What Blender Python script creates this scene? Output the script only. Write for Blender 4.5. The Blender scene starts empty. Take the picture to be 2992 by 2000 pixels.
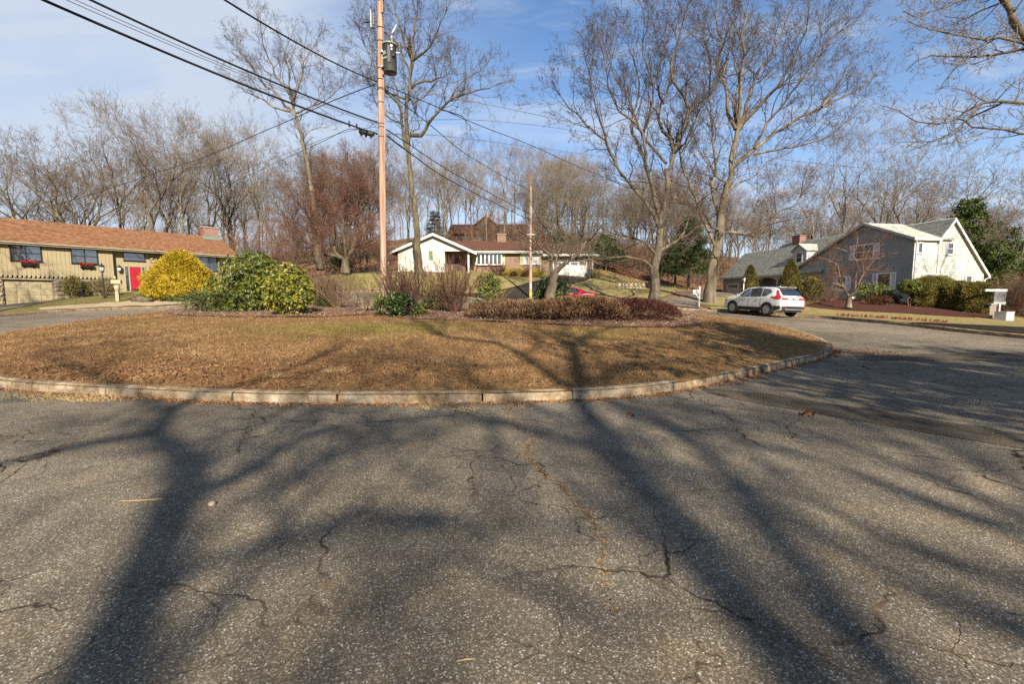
import bpy, bmesh, math, random
import numpy as np
from mathutils import Vector, Matrix
from mathutils.geometry import delaunay_2d_cdt
R = math.radians
scene = bpy.context.scene
COL = scene.collection

# ------------------------------------------------------------------ camera
cam_d = bpy.data.cameras.new('camera'); cam = bpy.data.objects.new('camera', cam_d); COL.objects.link(cam)
cam.location = (0, 0, 1.6); cam.rotation_euler = (R(90 - 5.4), 0, 0)
cam_d.sensor_width = 36; cam_d.lens = 16.0; cam_d.clip_end = 5000; cam_d.clip_start = .05
scene.camera = cam
# ------------------------------------------------------------------ sun and sky
SUN_AZ = R(168)        # where the sun stands, clockwise from +Y (behind the camera, a little right)
SUN_EL = R(30)
S2 = Vector((math.sin(SUN_AZ), math.cos(SUN_AZ), 0))
sun_d = bpy.data.lights.new('sun', 'SUN'); sun = bpy.data.objects.new('sun', sun_d); COL.objects.link(sun)
sun_d.energy = 5.0; sun_d.angle = R(.53); sun_d.color = (1, .89, .72)
sv = Vector((S2.x * math.cos(SUN_EL), S2.y * math.cos(SUN_EL), math.sin(SUN_EL)))
sun.rotation_euler = sv.to_track_quat('Z', 'Y').to_euler(); sun.location = (10, -30, 40)
world = bpy.data.worlds.new('World'); scene.world = world; world.use_nodes = True

def sky_nodes():
    nt = world.node_tree; nt.nodes.clear(); N = nt.nodes.new; L = nt.links.new
    out = N('ShaderNodeOutputWorld'); bg = N('ShaderNodeBackground'); L(bg.outputs[0], out.inputs[0])
    sky = N('ShaderNodeTexSky'); sky.sky_type = 'NISHITA'; sky.sun_disc = False
    sky.sun_elevation = SUN_EL; sky.sun_rotation = SUN_AZ; sky.altitude = 100
    sky.air_density = .9; sky.dust_density = .15; sky.ozone_density = 3.0
    hs = N('ShaderNodeHueSaturation'); hs.inputs['Saturation'].default_value = 1.10; hs.inputs['Value'].default_value = 1.6
    L(sky.outputs[0], hs.inputs['Color'])
    tc = N('ShaderNodeTexCoord'); sep = N('ShaderNodeSeparateXYZ'); L(tc.outputs['Generated'], sep.inputs[0])
    def M(op, a, b=None, c=None, clamp=False):
        m = N('ShaderNodeMath'); m.operation = op; m.use_clamp = clamp
        for i, v in enumerate((a, b, c)):
            if v is None: continue
            if isinstance(v, (int, float)): m.inputs[i].default_value = v
            else: L(v, m.inputs[i])
        return m.outputs[0]
    z = M('MAXIMUM', sep.outputs[2], .02)
    zz = M('ADD', z, .10)
    px = M('DIVIDE', sep.outputs[0], zz); py = M('DIVIDE', sep.outputs[1], zz)
    cx = N('ShaderNodeCombineXYZ'); L(px, cx.inputs[0]); L(py, cx.inputs[1])
    def noise(rot, scl, loc, s, det, rough, dist):
        mp = N('ShaderNodeMapping'); mp.inputs['Rotation'].default_value = (0, 0, rot); mp.inputs['Scale'].default_value = scl
        mp.inputs['Location'].default_value = loc; L(cx.outputs[0], mp.inputs[0])
        t = N('ShaderNodeTexNoise'); t.inputs['Scale'].default_value = s; t.inputs['Detail'].default_value = det
        t.inputs['Roughness'].default_value = rough; t.inputs['Distortion'].default_value = dist; L(mp.outputs[0], t.inputs['Vector'])
        return t.outputs[0]
    def smooth(v, a, b):
        m = N('ShaderNodeMapRange'); m.interpolation_type = 'SMOOTHSTEP'; m.inputs[1].default_value = a; m.inputs[2].default_value = b
        L(v, m.inputs[0]); return m.outputs[0]
    streak = smooth(noise(R(-28), (.55, 1.5, 1), (3.1, 1.7, 0), 1.5, 6, .52, .35), .46, .78)
    wisp = smooth(noise(R(15), (.8, 2.2, 1), (7.3, 2.2, 0), 3.2, 7, .6, .6), .50, .85)
    # thin veil of cirrostratus over the western (left) sky, thickest low down
    left = smooth(M('ADD', M('MULTIPLY', sep.outputs[0], -1.0), M('MULTIPLY', z, -.35)), -.25, .42)
    veil = M('MULTIPLY', left, smooth(noise(R(40), (.5, 1, 1), (0, 5, 0), 1.0, 4, .5, .3), .10, .62))
    low = M('POWER', M('SUBTRACT', 1.0, z, clamp=True), 4.2)
    fac = M('ADD', M('MULTIPLY', streak, .62), M('MULTIPLY', wisp, .70))
    fac = M('ADD', fac, M('MULTIPLY', veil, .80))
    fac = M('ADD', fac, M('MULTIPLY', low, .95), clamp=True)
    fac = M('MULTIPLY', fac, .93)
    mix = N('ShaderNodeMix'); mix.data_type = 'RGBA'; L(fac, mix.inputs['Factor'])
    L(hs.outputs[0], mix.inputs['A']); mix.inputs['B'].default_value = (5.4, 6.1, 7.15, 1)
    L(mix.outputs['Result'], bg.inputs[0]); bg.inputs[1].default_value = .05
sky_nodes()
vs = scene.view_settings; vs.view_transform = 'Standard'; vs.look = 'None'; vs.exposure = 1.25; vs.gamma = 1; vs.use_curve_mapping = False
scene.cycles.max_bounces = 5; scene.cycles.diffuse_bounces = 3; scene.cycles.transparent_max_bounces = 6
scene.cycles.use_denoising = False
scene.cycles.sample_clamp_indirect = 3; scene.cycles.sample_clamp_direct = 8; scene.cycles.caustics_reflective = False; scene.cycles.caustics_refractive = False

# ------------------------------------------------------------------ helpers
def tag(o, label=None, cat=None, group=None, kind=None):
    if label: o['label'] = label
    if cat: o['category'] = cat
    if group: o['group'] = group
    if kind: o['kind'] = kind
    return o
def thing(name, label, cat, loc=(0, 0, 0), rotz=0, group=None):
    o = bpy.data.objects.new(name, None); COL.objects.link(o); o.location = loc; o.rotation_euler = (0, 0, rotz)
    o.empty_display_size = .3
    return tag(o, label, cat, group)
def mesh_np(name, V, Fs, mat=None, smooth=False):
    """V (n,3) array; Fs list of (m,k) int arrays (k = 3 or 4)."""
    me = bpy.data.meshes.new(name)
    V = np.asarray(V, np.float32)
    Fs = [np.asarray(f, np.int32) for f in (Fs if isinstance(Fs, list) else [Fs]) if len(f)]
    me.vertices.add(len(V)); me.vertices.foreach_set('co', V.ravel())
    nl = sum(f.size for f in Fs); npoly = sum(len(f) for f in Fs)
    me.loops.add(nl); me.polygons.add(npoly)
    me.loops.foreach_set('vertex_index', np.concatenate([f.ravel() for f in Fs]))
    st = []; o = 0
    for f in Fs:
        st.append(o + np.arange(len(f)) * f.shape[1]); o += f.size
    me.polygons.foreach_set('loop_start', np.concatenate(st).astype(np.int32))
    me.update(calc_edges=True)
    if smooth: me.polygons.foreach_set('use_smooth', np.ones(npoly, bool))
    if mat: me.materials.append(mat)
    me.validate(verbose=False)
    return me
def link(name, me, parent=None, loc=None, rot=None):
    o = bpy.data.objects.new(name, me); COL.objects.link(o)
    if parent: o.parent = parent
    if loc is not None: o.location = loc
    if rot is not None: o.rotation_euler = rot
    return o
def copy_tree(o, parent=None):
    c = o.copy(); COL.objects.link(c)
    if parent: c.parent = parent
    for ch in list(o.children): copy_tree(ch, c)
    return c
class MB:
    """collects solids, builds ONE mesh object"""
    def __init__(s): s.v = []; s.f = []; s.sm = []
    def add(s, vs, fs, sm=False):
        b = len(s.v); s.v += [tuple(p) for p in vs]; s.f += [tuple(b + i for i in f) for f in fs]; s.sm += [sm] * len(fs); return s
    def box(s, x0, x1, y0, y1, z0, z1, m=None):
        v = [(x, y, z) for z in (z0, z1) for y in (y0, y1) for x in (x0, x1)]
        if m: v = [m @ Vector(p) for p in v]
        return s.add(v, [(0, 2, 3, 1), (4, 5, 7, 6), (0, 1, 5, 4), (2, 6, 7, 3), (0, 4, 6, 2), (1, 3, 7, 5)])
    def prism(s, prof, axis, a, b, m=None, sm=False):
        """prof: 2-D outline; extruded along axis 'x','y' or 'z' from a to b"""
        f = {'x': lambda p, t: (t, p[0], p[1]), 'y': lambda p, t: (p[0], t, p[1]), 'z': lambda p, t: (p[0], p[1], t)}[axis]
        n = len(prof); v = [f(p, a) for p in prof] + [f(p, b) for p in prof]
        if m: v = [m @ Vector(p) for p in v]
        fs = [(i, (i + 1) % n, n + (i + 1) % n, n + i) for i in range(n)] + [tuple(range(n - 1, -1, -1)), tuple(range(n, 2 * n))]
        return s.add(v, fs, sm)
    def tube(s, pts, rad, sides=8, caps=True, sm=True):
        pts = [Vector(p) for p in pts]; n = len(pts)
        if not hasattr(rad, '__len__'): rad = [rad] * n
        d0 = (pts[-1] - pts[0]).normalized()
        ref = Vector((0, 0, 1)) if abs(d0.z) < .8 else Vector((1, 0, 0))
        v = []
        for i, p in enumerate(pts):
            t = (pts[min(i + 1, n - 1)] - pts[max(i - 1, 0)]).normalized()
            u = ref.cross(t).normalized(); w = t.cross(u)
            for k in range(sides):
                a = 2 * math.pi * k / sides; v.append(p + (u * math.cos(a) + w * math.sin(a)) * rad[i])
        fs = [(i * sides + k, i * sides + (k + 1) % sides, (i + 1) * sides + (k + 1) % sides, (i + 1) * sides + k) for i in range(n - 1) for k in range(sides)]
        s.add(v, fs, sm)
        if caps: s.add(v[:sides][::-1], [tuple(range(sides))]); s.add(v[-sides:], [tuple(range(sides))])
        return s
    def lathe(s, prof, c=(0, 0, 0), sides=16, m=None, sm=True):
        """prof: (r, z) list, revolved about z"""
        v = []
        for r, z in prof:
            for k in range(sides):
                a = 2 * math.pi * k / sides; p = Vector((c[0] + r * math.cos(a), c[1] + r * math.sin(a), c[2] + z)); v.append(m @ p if m else p)
        fs = [(i * sides + k, i * sides + (k + 1) % sides, (i + 1) * sides + (k + 1) % sides, (i + 1) * sides + k) for i in range(len(prof) - 1) for k in range(sides)]
        s.add(v, fs, sm); s.add(v[:sides], [tuple(range(sides - 1, -1, -1))]); s.add(v[-sides:], [tuple(range(sides))])
        return s
    def build(s, name, mat, parent=None, loc=None, rot=None, bevel=0):
        me = bpy.data.meshes.new(name); me.from_pydata(s.v, [], s.f); me.materials.append(mat)
        me.polygons.foreach_set('use_smooth', np.array(s.sm, bool)); me.validate(); me.update()
        o = link(name, me, parent, loc, rot)
        if bevel:
            b = o.modifiers.new('bevel', 'BEVEL'); b.width = bevel; b.segments = 2; b.limit_method = 'ANGLE'; b.angle_limit = R(35)
        return o
# ------------------------------------------------------------------ materials
def mat(name, cols, scale=3.0, rough=.8, bump=0.0, bscale=None, detail=4, stretch=(1, 1, 1), metal=0, spec=.35, coat=0, pos=None, trans=0, coord='Object', rand=0.0, noise_rough=.55):
    """procedural material: noise-driven colour ramp through `cols`, optional fine bump"""
    m = bpy.data.materials.new(name); m.use_nodes = True; nt = m.node_tree; N = nt.nodes.new; L = nt.links.new
    if rough >= .85: spec = min(spec, .08)
    bs = nt.nodes['Principled BSDF']; bs.inputs['Roughness'].default_value = rough; bs.inputs['Metallic'].default_value = metal
    bs.inputs['Specular IOR Level'].default_value = spec
    if coat: bs.inputs['Coat Weight'].default_value = coat; bs.inputs['Coat Roughness'].default_value = .05
    if not isinstance(cols[0], (tuple, list)): cols = [cols]
    cols = [tuple(x * .80 for x in c[:3]) for c in cols]
    tc = N('ShaderNodeTexCoord'); mp = N('ShaderNodeMapping'); mp.inputs['Scale'].default_value = stretch; L(tc.outputs[coord], mp.inputs[0])
    t = N('ShaderNodeTexNoise'); t.inputs['Scale'].default_value = scale; t.inputs['Detail'].default_value = detail; t.inputs['Roughness'].default_value = noise_rough
    L(mp.outputs[0], t.inputs['Vector'])
    if len(cols) == 1:
        c = cols[0]; cols = [tuple(x * .86 for x in c[:3]), tuple(min(1, x * 1.12) for x in c[:3])]
    rp = N('ShaderNodeValToRGB'); L(t.outputs[0], rp.inputs[0]); el = rp.color_ramp.elements
    n = len(cols); ps = pos or [.30 + .40 * i / (n - 1) for i in range(n)]
    while len(el) < n: el.new(.5)
    for i, c in enumerate(cols): el[i].position = ps[i]; el[i].color = (*c[:3], 1)
    co = rp.outputs[0]
    if rand:
        oi = N('ShaderNodeObjectInfo'); hv = N('ShaderNodeHueSaturation'); mr = N('ShaderNodeMapRange'); mr.inputs[3].default_value = 1 - rand; mr.inputs[4].default_value = 1 + rand
        L(oi.outputs['Random'], mr.inputs[0]); L(mr.outputs[0], hv.inputs['Value']); L(co, hv.inputs['Color']); co = hv.outputs[0]
    L(co, bs.inputs['Base Color'])
    if bump:
        b = N('ShaderNodeBump'); b.inputs['Strength'].default_value = 1; b.inputs['Distance'].default_value = bump
        t2 = N('ShaderNodeTexNoise'); t2.inputs['Scale'].default_value = bscale or scale * 4; t2.inputs['Detail'].default_value = 5; L(mp.outputs[0], t2.inputs['Vector'])
        L(t2.outputs[0], b.inputs['Height']); L(b.outputs[0], bs.inputs['Normal'])
    if trans:
        tr = N('ShaderNodeBsdfTranslucent'); L(co, tr.inputs[0]); mx = N('ShaderNodeMixShader'); mx.inputs[0].default_value = trans
        L(bs.outputs[0], mx.inputs[1]); L(tr.outputs[0], mx.inputs[2]); L(mx.outputs[0], nt.nodes['Material Output'].inputs[0])
    return m
def glass(name, col=(.03, .035, .04), rough=.04):
    m = bpy.data.materials.new(name); m.use_nodes = True; b = m.node_tree.nodes['Principled BSDF']
    nt = m.node_tree; t = nt.nodes.new('ShaderNodeTexNoise'); t.inputs['Scale'].default_value = 1.3; tc = nt.nodes.new('ShaderNodeTexCoord'); nt.links.new(tc.outputs['Object'], t.inputs['Vector'])
    bp = nt.nodes.new('ShaderNodeBump'); bp.inputs['Distance'].default_value = .012; nt.links.new(t.outputs[0], bp.inputs['Height']); nt.links.new(bp.outputs[0], b.inputs['Normal'])
    b.inputs['Base Color'].default_value = (*col, 1); b.inputs['Roughness'].default_value = rough; b.inputs['Specular IOR Level'].default_value = .9; b.inputs['IOR'].default_value = 2.1
    return m
M = {}
# ------------------------------------------------------------------ terrain
CP = np.array([(0,0,0),(0,-15,-.1),(-15,-10,-.1),(15,-10,-.3),(20,0,-.2),(-20,3,0.05),(-9.2,8.15,0),(0,7,0),(4.4,9,0),(8.4,12.4,.02),(14,8,-.05),(18,16,.15),(12,20,.35),(14.3,26,.58),(17.4,27.4,.5),(20,24,.32),(12,31,.85),(-19.3,17.1,.3),(-20,22,.6),(-22,30,.9),(-25.7,28,.9),(-41,36.7,.9),(-34,42,2.2),(-31,48,2.2),(-30,25,.7),(-45,30,.6),(0,32,1.0),(4,38,1.1),(2,42,1.5),(10.2,33,1.33),(15.8,36,1.15),(7.5,59,4.35),(-10,57,4.8),(-2,50,3.4),(15,45,2.4),(20,50,2.3),(27.7,60,2.0),(32,36.5,1.16),(29.8,48,1.55),(28.5,27,.2),(36,32,.2),(45,40,-.6),(60,60,.5),(10,75,7.5),(20,75,6.0),(-10,75,8),(-5,95,14),(20,100,12),(-30,65,5.5),(-17,47,4.0),(-50,60,4),(-45,90,9),(0,130,20),(50,120,10),(-60,130,14),(80,80,1),(-80,40,1.5),(-90,90,6),(0,170,26),(90,150,12),(-90,160,16),(60,10,-1),(-60,0,0),(0,-60,-1),(60,-60,-1),(-60,-60,-1)], float)
def _phi(r): return np.where(r > 0, r * r * np.log(np.maximum(r, 1e-9)), 0)
_X = CP[:, :2]; _n = len(_X)
_A = np.zeros((_n + 3, _n + 3)); _A[:_n, :_n] = _phi(np.linalg.norm(_X[:, None] - _X[None], axis=2)) + np.eye(_n) * 2.0
_A[:_n, _n] = 1; _A[:_n, _n + 1:] = _X; _A[_n, :_n] = 1; _A[_n + 1:, :_n] = _X.T
_w = np.linalg.solve(_A, np.r_[CP[:, 2], 0, 0, 0])
def T(x, y):
    """height of the land"""
    x = np.asarray(x, float); y = np.asarray(y, float); sh = x.shape
    q = np.stack([x.ravel(), y.ravel()], 1); q = np.stack([np.clip(q[:, 0], -110, 110), np.clip(q[:, 1], -60, 175)], 1)
    out = np.empty(len(q))
    for i in range(0, len(q), 8192):
        c = q[i:i + 8192]; out[i:i + 8192] = _phi(np.linalg.norm(c[:, None] - _X[None], axis=2)) @ _w[:_n] + _w[_n] + c @ _w[_n + 1:]
    return out.reshape(sh)
def T1(x, y): return float(T(np.array([x]), np.array([y]))[0])
def spline(P, closed, step):
    P = [np.array(p, float) for p in P]; n = len(P); out = []
    for i in range(n if closed else n - 1):
        g = (lambda k: P[k % n]) if closed else (lambda k: P[min(max(k, 0), n - 1)])
        a, b, c, d = g(i - 1), g(i), g(i + 1), g(i + 2)
        m = max(1, int(np.linalg.norm(c - b) / step))
        for t in np.arange(m) / m:
            out.append(.5 * ((2 * b) + (c - a) * t + (2 * a - 5 * b + 4 * c - d) * t * t + (3 * b - a - 3 * c + d) * t ** 3))
    if not closed: out.append(P[-1])
    return np.array(out)
def inside(P, x, y):
    """even-odd test of arrays x, y in polygon P"""
    x = np.asarray(x); y = np.asarray(y); r = np.zeros(x.shape, bool)
    x0, y0 = P[:, 0], P[:, 1]; x1, y1 = np.roll(x0, -1), np.roll(y0, -1)
    for a, b, c, d in zip(x0, y0, x1, y1):
        if b == d: continue
        k = ((b > y) != (d > y)) & (x < (c - a) * (y - b) / (d - b) + a); r ^= k
    return r
def edge_dist(P, x, y):
    x = np.asarray(x, float); y = np.asarray(y, float); best = np.full(x.shape, 1e9)
    Q = np.roll(P, -1, 0)
    for (a, b), (c, d) in zip(P, Q):
        dx, dy = c - a, d - b; l2 = dx * dx + dy * dy + 1e-12
        t = np.clip(((x - a) * dx + (y - b) * dy) / l2, 0, 1); best = np.minimum(best, np.hypot(x - a - t * dx, y - b - t * dy))
    return best
ISL = spline([(-18,15.96),(-16,12.8),(-12.9,9.9),(-9.23,8.09),(-6.1,7.29),(-3.67,6.89),(-1.55,6.84),(.56,7.04),(2.33,7.54),(4.47,8.99),(6.46,10.58),(8.21,11.98),(9.5,13.4),(10.5,15.5),(11.27,18.6),(11.36,21.5),(10.6,23.8),(8.5,26.5),(4.5,29),(0,30.3),(-6,31),(-12,30.8),(-17,29.7),(-20,27.5),(-19.6,23.6),(-19.1,20.7),(-18.7,17.8)], True, .35)
OUT = spline([(18.8,14),(18.75,16.7),(18.7,19),(19.2,22.0),(18.7,25),(17.4,27.3),(14.9,29.7),(12.4,30.5),(10.4,31.0),(8,33.3),(4,37),(0,39),(-6,39.3),(-13,38),(-19,35),(-22.3,31.7),(-23.8,30),(-25.6,28),(-26.6,26),(-26.9,23.5),(-27.8,19),(-30,10),(-33,0),(-36,-30),(-10,-45),(26,-30),(24,-10),(21,2),(19.3,9)], True, .5)
def bump(x, y):
    """lawn mound of the island above the road"""
    d = edge_dist(ISL, x, y); return .15 + .62 * (1 - np.exp(-np.maximum(d - .1, 0) / 4.2))
def island_z(x, y): return T(x, y) + bump(x, y)
def land_z(x, y): return T(x, y) + .13
def patch(name, poly, zf, m, step=.5, off=0., jit=0., kind='structure', smooth=True, label=None, seed=0):
    """sheet with the exact outline poly, triangulated over inner points"""
    rg = np.random.default_rng(seed); poly = np.asarray(poly, float)
    x0, y0 = poly.min(0); x1, y1 = poly.max(0)
    gx, gy = np.meshgrid(np.arange(x0, x1, step), np.arange(y0, y1, step)); gx = gx.ravel() + rg.uniform(-.3, .3, gx.size) * step; gy = gy.ravel() + rg.uniform(-.3, .3, gy.size) * step
    k = inside(poly, gx, gy); gx, gy = gx[k], gy[k]; k = edge_dist(poly, gx, gy) > step * .35; gx, gy = gx[k], gy[k]
    pts = [Vector(p) for p in poly] + [Vector(p) for p in zip(gx, gy)]; n = len(poly)
    vs, es, fs, *_ = delaunay_2d_cdt(pts, [(i, (i + 1) % n) for i in range(n)], [], 1, 1e-5)
    V = np.array([(v.x, v.y) for v in vs]); z = zf(V[:, 0], V[:, 1]) + off + (rg.normal(0, jit, len(V)) if jit else 0)
    F = np.array([f for f in fs if len(f) == 3]); A = V[F]
    cr = (A[:, 1, 0] - A[:, 0, 0]) * (A[:, 2, 1] - A[:, 0, 1]) - (A[:, 1, 1] - A[:, 0, 1]) * (A[:, 2, 0] - A[:, 0, 0])
    F[cr < 0] = F[cr < 0][:, ::-1]
    return tag(link(name, mesh_np(name, np.c_[V, z], F, m, smooth)), label, kind=kind)

def asphalt(name, lum, speck, crack=True, warm=1.0):
    m = bpy.data.materials.new(name); m.use_nodes = True; nt = m.node_tree; N = nt.nodes.new; L = nt.links.new
    bs = nt.nodes['Principled BSDF']; bs.inputs['Roughness'].default_value = .92; bs.inputs['Specular IOR Level'].default_value = .06
    tc = N('ShaderNodeTexCoord'); P = tc.outputs['Object']
    def vor(scale, feature='F1', rnd=1):
        v = N('ShaderNodeTexVoronoi'); v.feature = feature; v.inputs['Scale'].default_value = scale; v.inputs['Randomness'].default_value = rnd; return v
    def noi(scale, det=4, dist=0):
        t = N('ShaderNodeTexNoise'); t.inputs['Scale'].default_value = scale; t.inputs['Detail'].default_value = det; t.inputs['Distortion'].default_value = dist; L(P, t.inputs['Vector']); return t.outputs[0]
    def ramp(v, st):
        r = N('ShaderNodeValToRGB'); L(v, r.inputs[0]); e = r.color_ramp.elements
        while len(e) < len(st): e.new(.5)
        for i, (p, c) in enumerate(st): e[i].position = p; e[i].color = (*(c if isinstance(c, tuple) else (c, c, c)), 1)
        return r.outputs[0]
    def mixc(kind, a, b, f=1.0):
        x = N('ShaderNodeMix'); x.data_type = 'RGBA'; x.blend_type = kind
        if isinstance(f, (int, float)): x.inputs['Factor'].default_value = f
        else: L(f, x.inputs['Factor'])
        for s_, v in (('A', a), ('B', b)):
            if isinstance(v, tuple): x.inputs[s_].default_value = (*v, 1)
            else: L(v, x.inputs[s_])
        return x.outputs['Result']
    v1 = vor(135); L(P, v1.inputs['Vector'])
    sx = N('ShaderNodeSeparateColor'); L(v1.outputs['Color'], sx.inputs[0])
    l = lum
    st = ramp(sx.outputs[0], [(0, (l * .62, l * .52, l * .385)), (.5, (l * .90, l * .75, l * .54)), (.72, (l * 1.22, l * 1.0, l * .72)), (.86, (l * 1.7, l * 1.44, l * 1.08)), (.965, (l * 1.9, l * 1.7, l * 1.42)), (.985, (l * 4.2 * speck, l * 4.0 * speck, l * 3.6 * speck))])
    v2 = vor(80); L(P, v2.inputs['Vector']); s2 = N('ShaderNodeSeparateColor'); L(v2.outputs['Color'], s2.inputs[0])
    big = ramp(s2.outputs[1], [(.0, 0.), (.974, 0.), (.978, 1.)])
    d2 = ramp(v2.outputs['Distance'], [(0, 1.), (.30, 1.), (.42, 0.)])
    bm = N('ShaderNodeMath'); bm.operation = 'MULTIPLY'; L(big, bm.inputs[0]); L(d2, bm.inputs[1])
    c = mixc('MIX', st, (min(.6, l * 4.0 * speck), min(.58, l * 3.8 * speck), min(.52, l * 3.4 * speck)), bm.outputs[0])
    c = mixc('MULTIPLY', c, ramp(noi(.22, 5), [(.28, .66), (.5, 1.), (.72, 1.28)]))
    c = mixc('MULTIPLY', c, ramp(noi(1.7, 5, .6), [(.3, (.74, .74, .76)), (.52, (1., 1., 1.)), (.74, (1.2, 1.12, 1.0))]))
    h = sx.outputs[0]
    if crack:
        nz = N('ShaderNodeTexNoise'); nz.inputs['Scale'].default_value = 2.2; nz.inputs['Detail'].default_value = 5; L(P, nz.inputs['Vector'])
        wv = N('ShaderNodeVectorMath'); wv.operation = 'MULTIPLY_ADD'; L(nz.outputs['Color'], wv.inputs[0]); wv.inputs[1].default_value = (.55, .55, 0); L(P, wv.inputs[2])
        for sc, wd, msk, dep in ((.62, .0075, (.42, .54), .9), (1.7, .013, (.47, .57), .85)):
            ve = vor(sc, 'DISTANCE_TO_EDGE'); L(wv.outputs[0], ve.inputs['Vector'])
            ck = ramp(ve.outputs['Distance'], [(0, 1.), (wd * .35, 1.), (wd, 0.)])
            mk = ramp(noi(.42 if sc < 2 else .33, 3), [(msk[0], 0.), (msk[1], 1.)])
            mm = N('ShaderNodeMath'); mm.operation = 'MULTIPLY'; L(ck, mm.inputs[0]); L(mk, mm.inputs[1])
            m3 = N('ShaderNodeMath'); m3.operation = 'MULTIPLY'; L(mm.outputs[0], m3.inputs[0]); m3.inputs[1].default_value = dep
            fill = ramp(noi(6, 3), [(.52, (.016, .014, .012)), (.66, (.14, .085, .045))])
            c = mixc('MIX', c, fill, m3.outputs[0])
    L(c, bs.inputs['Base Color'])
    bp = N('ShaderNodeBump'); bp.inputs['Distance'].default_value = .003; bp.inputs['Strength'].default_value = .8; L(h, bp.inputs['Height']); L(bp.outputs[0], bs.inputs['Normal'])
    return m
M['asphalt'] = asphalt('asphalt', .142, .78)
M['asphalt_patch'] = asphalt('asphalt_patch', .080, .35, False)
M['asphalt_dark'] = asphalt('asphalt_dark', .03, .5, False)
M['leaf_litter'] = mat('leaf_litter', [(.08, .045, .026), (.17, .095, .055), (.24, .145, .085), (.31, .21, .13)], 5, .95, .05, 14, 8, noise_rough=.75)
M['dry_turf'] = mat('dry_turf', [(.085, .047, .02), (.18, .106, .045), (.26, .165, .072), (.32, .22, .105)], 9, .95, .03, 60, 8, noise_rough=.72)
M['winter_lawn'] = mat('winter_lawn', [(.12, .105, .03), (.24, .195, .07), (.34, .27, .12), (.40, .31, .16)], 2.2, .95, .04, 40, 10, noise_rough=.78)
M['green_lawn'] = mat('green_lawn', [(.10, .09, .028), (.19, .16, .055), (.28, .22, .09)], 3.2, .95, .03, 50, 9, noise_rough=.75)
M['mulch'] = mat('mulch', [(.06, .032, .018), (.15, .08, .045), (.23, .135, .085), (.32, .215, .15)], 16, .95, .03, 45, 8, noise_rough=.75)
M['bark_mulch'] = mat('bark_mulch', [(.035, .016, .012), (.085, .035, .026), (.14, .06, .045)], 14, .95, .03, 45, 8, noise_rough=.75)
M['kerb'] = mat('kerb', [(.08, .052, .03), (.24, .175, .11), (.38, .31, .22), (.62, .57, .49)], 3.4, .9, .014, 30, 10, pos=[.30, .45, .57, .74], noise_rough=.74, rand=.22)
M['gravel'] = mat('gravel', [(.22, .16, .09), (.42, .33, .21), (.58, .48, .34)], 22, .9, .03, 30, 6)

def build_land():
    xs = np.r_[-1800, -900, -450, -250, np.arange(-150, -62, 6.), np.arange(-62, 62.1, .8), np.arange(66, 151, 6.), 250, 450, 900, 1800]
    ys = np.r_[-1800, -900, -400, -200, np.arange(-100, -46, 6.), np.arange(-46, 82, .8), np.arange(84, 176, 4.), 200, 260, 400, 900, 1800]
    gx, gy = np.meshgrid(xs, ys); z = land_z(gx, gy)
    near = (abs(gx) < 60) & (gy < 60) & (gy > -50)
    low = np.zeros(gx.shape, bool); low[near] = inside(OUT, gx[near], gy[near]) | (edge_dist(OUT, gx[near], gy[near]) < 1.0)
    z = np.where(low, z - .30, z)
    ny, nx = gx.shape; i = np.arange(ny * nx).reshape(ny, nx)
    F = np.stack([i[:-1, :-1], i[:-1, 1:], i[1:, 1:], i[1:, :-1]], -1).reshape(-1, 4)
    tag(link('ground', mesh_np('ground', np.stack([gx, gy, z], -1).reshape(-1, 3), F, M['leaf_litter'], True)), kind='structure')
    patch('road', OUT, T, M['asphalt'], .8)
    patch('island_lawn', ISL + 0., island_z, M['dry_turf'], .45)
build_land()

def kerb(name, line, z0f, h, width, side, seglen, label, seed, m, end_taper=False):
    """run of separate kerb stones along a line; side = +1 stone body lies left of travel"""
    rg = random.Random(seed); root = tag(thing(name, label, None), kind='structure')
    d = np.r_[0, np.cumsum(np.linalg.norm(np.diff(line, axis=0), axis=1))]; tot = d[-1]; s = 0
    def pt(q): return np.array([np.interp(q, d, line[:, 0]), np.interp(q, d, line[:, 1])])
    while s < tot - .3:
        l = seglen * rg.uniform(.7, 1.25); e = min(tot, s + l)
        if tot - e < .5: e = tot
        g = rg.uniform(.006, .02); dz = rg.gauss(0, .007); dy = rg.gauss(0, .008)
        n = max(2, int((e - s) / .3)); mb = MB(); rows = []
        for q in np.linspace(s + g, e - g, n + 1):
            p = pt(q); t = pt(min(q + .05, tot)) - pt(max(q - .05, 0)); t = t / np.linalg.norm(t); nrm = np.array([-t[1], t[0]]) * side
            zb = z0f(*p); row = []
            k = rg.gauss(0, .004); k2 = rg.gauss(0, .005)
            for o, hh in ((0.0, -.15), (.0 + k, h * .45), (.012 + k2, h * .80), (.035 + k, h * .95), (.065, h + k2), (width - .03, h + .006), (width, h * .9), (width, -.15)):
                pp = p + nrm * (o + dy); row.append((pp[0], pp[1], zb + hh + (dz if hh > 0 else 0)))
            rows.append(row)
        v = [p for r in rows for p in r]; c = len(rows[0])
        fs = [(i * c + j, i * c + j + 1, (i + 1) * c + j + 1, (i + 1) * c + j) if side < 0 else (i * c + j + 1, i * c + j, (i + 1) * c + j, (i + 1) * c + j + 1) for i in range(len(rows) - 1) for j in range(c - 1)]
        fs += [tuple(range(c)), tuple(range(len(v) - 1, len(v) - c - 1, -1))]
        mb.add(v, fs); o = mb.build('kerb_stone', m, root)
        s = e
    return root
il = np.r_[ISL, ISL[:1]]
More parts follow.
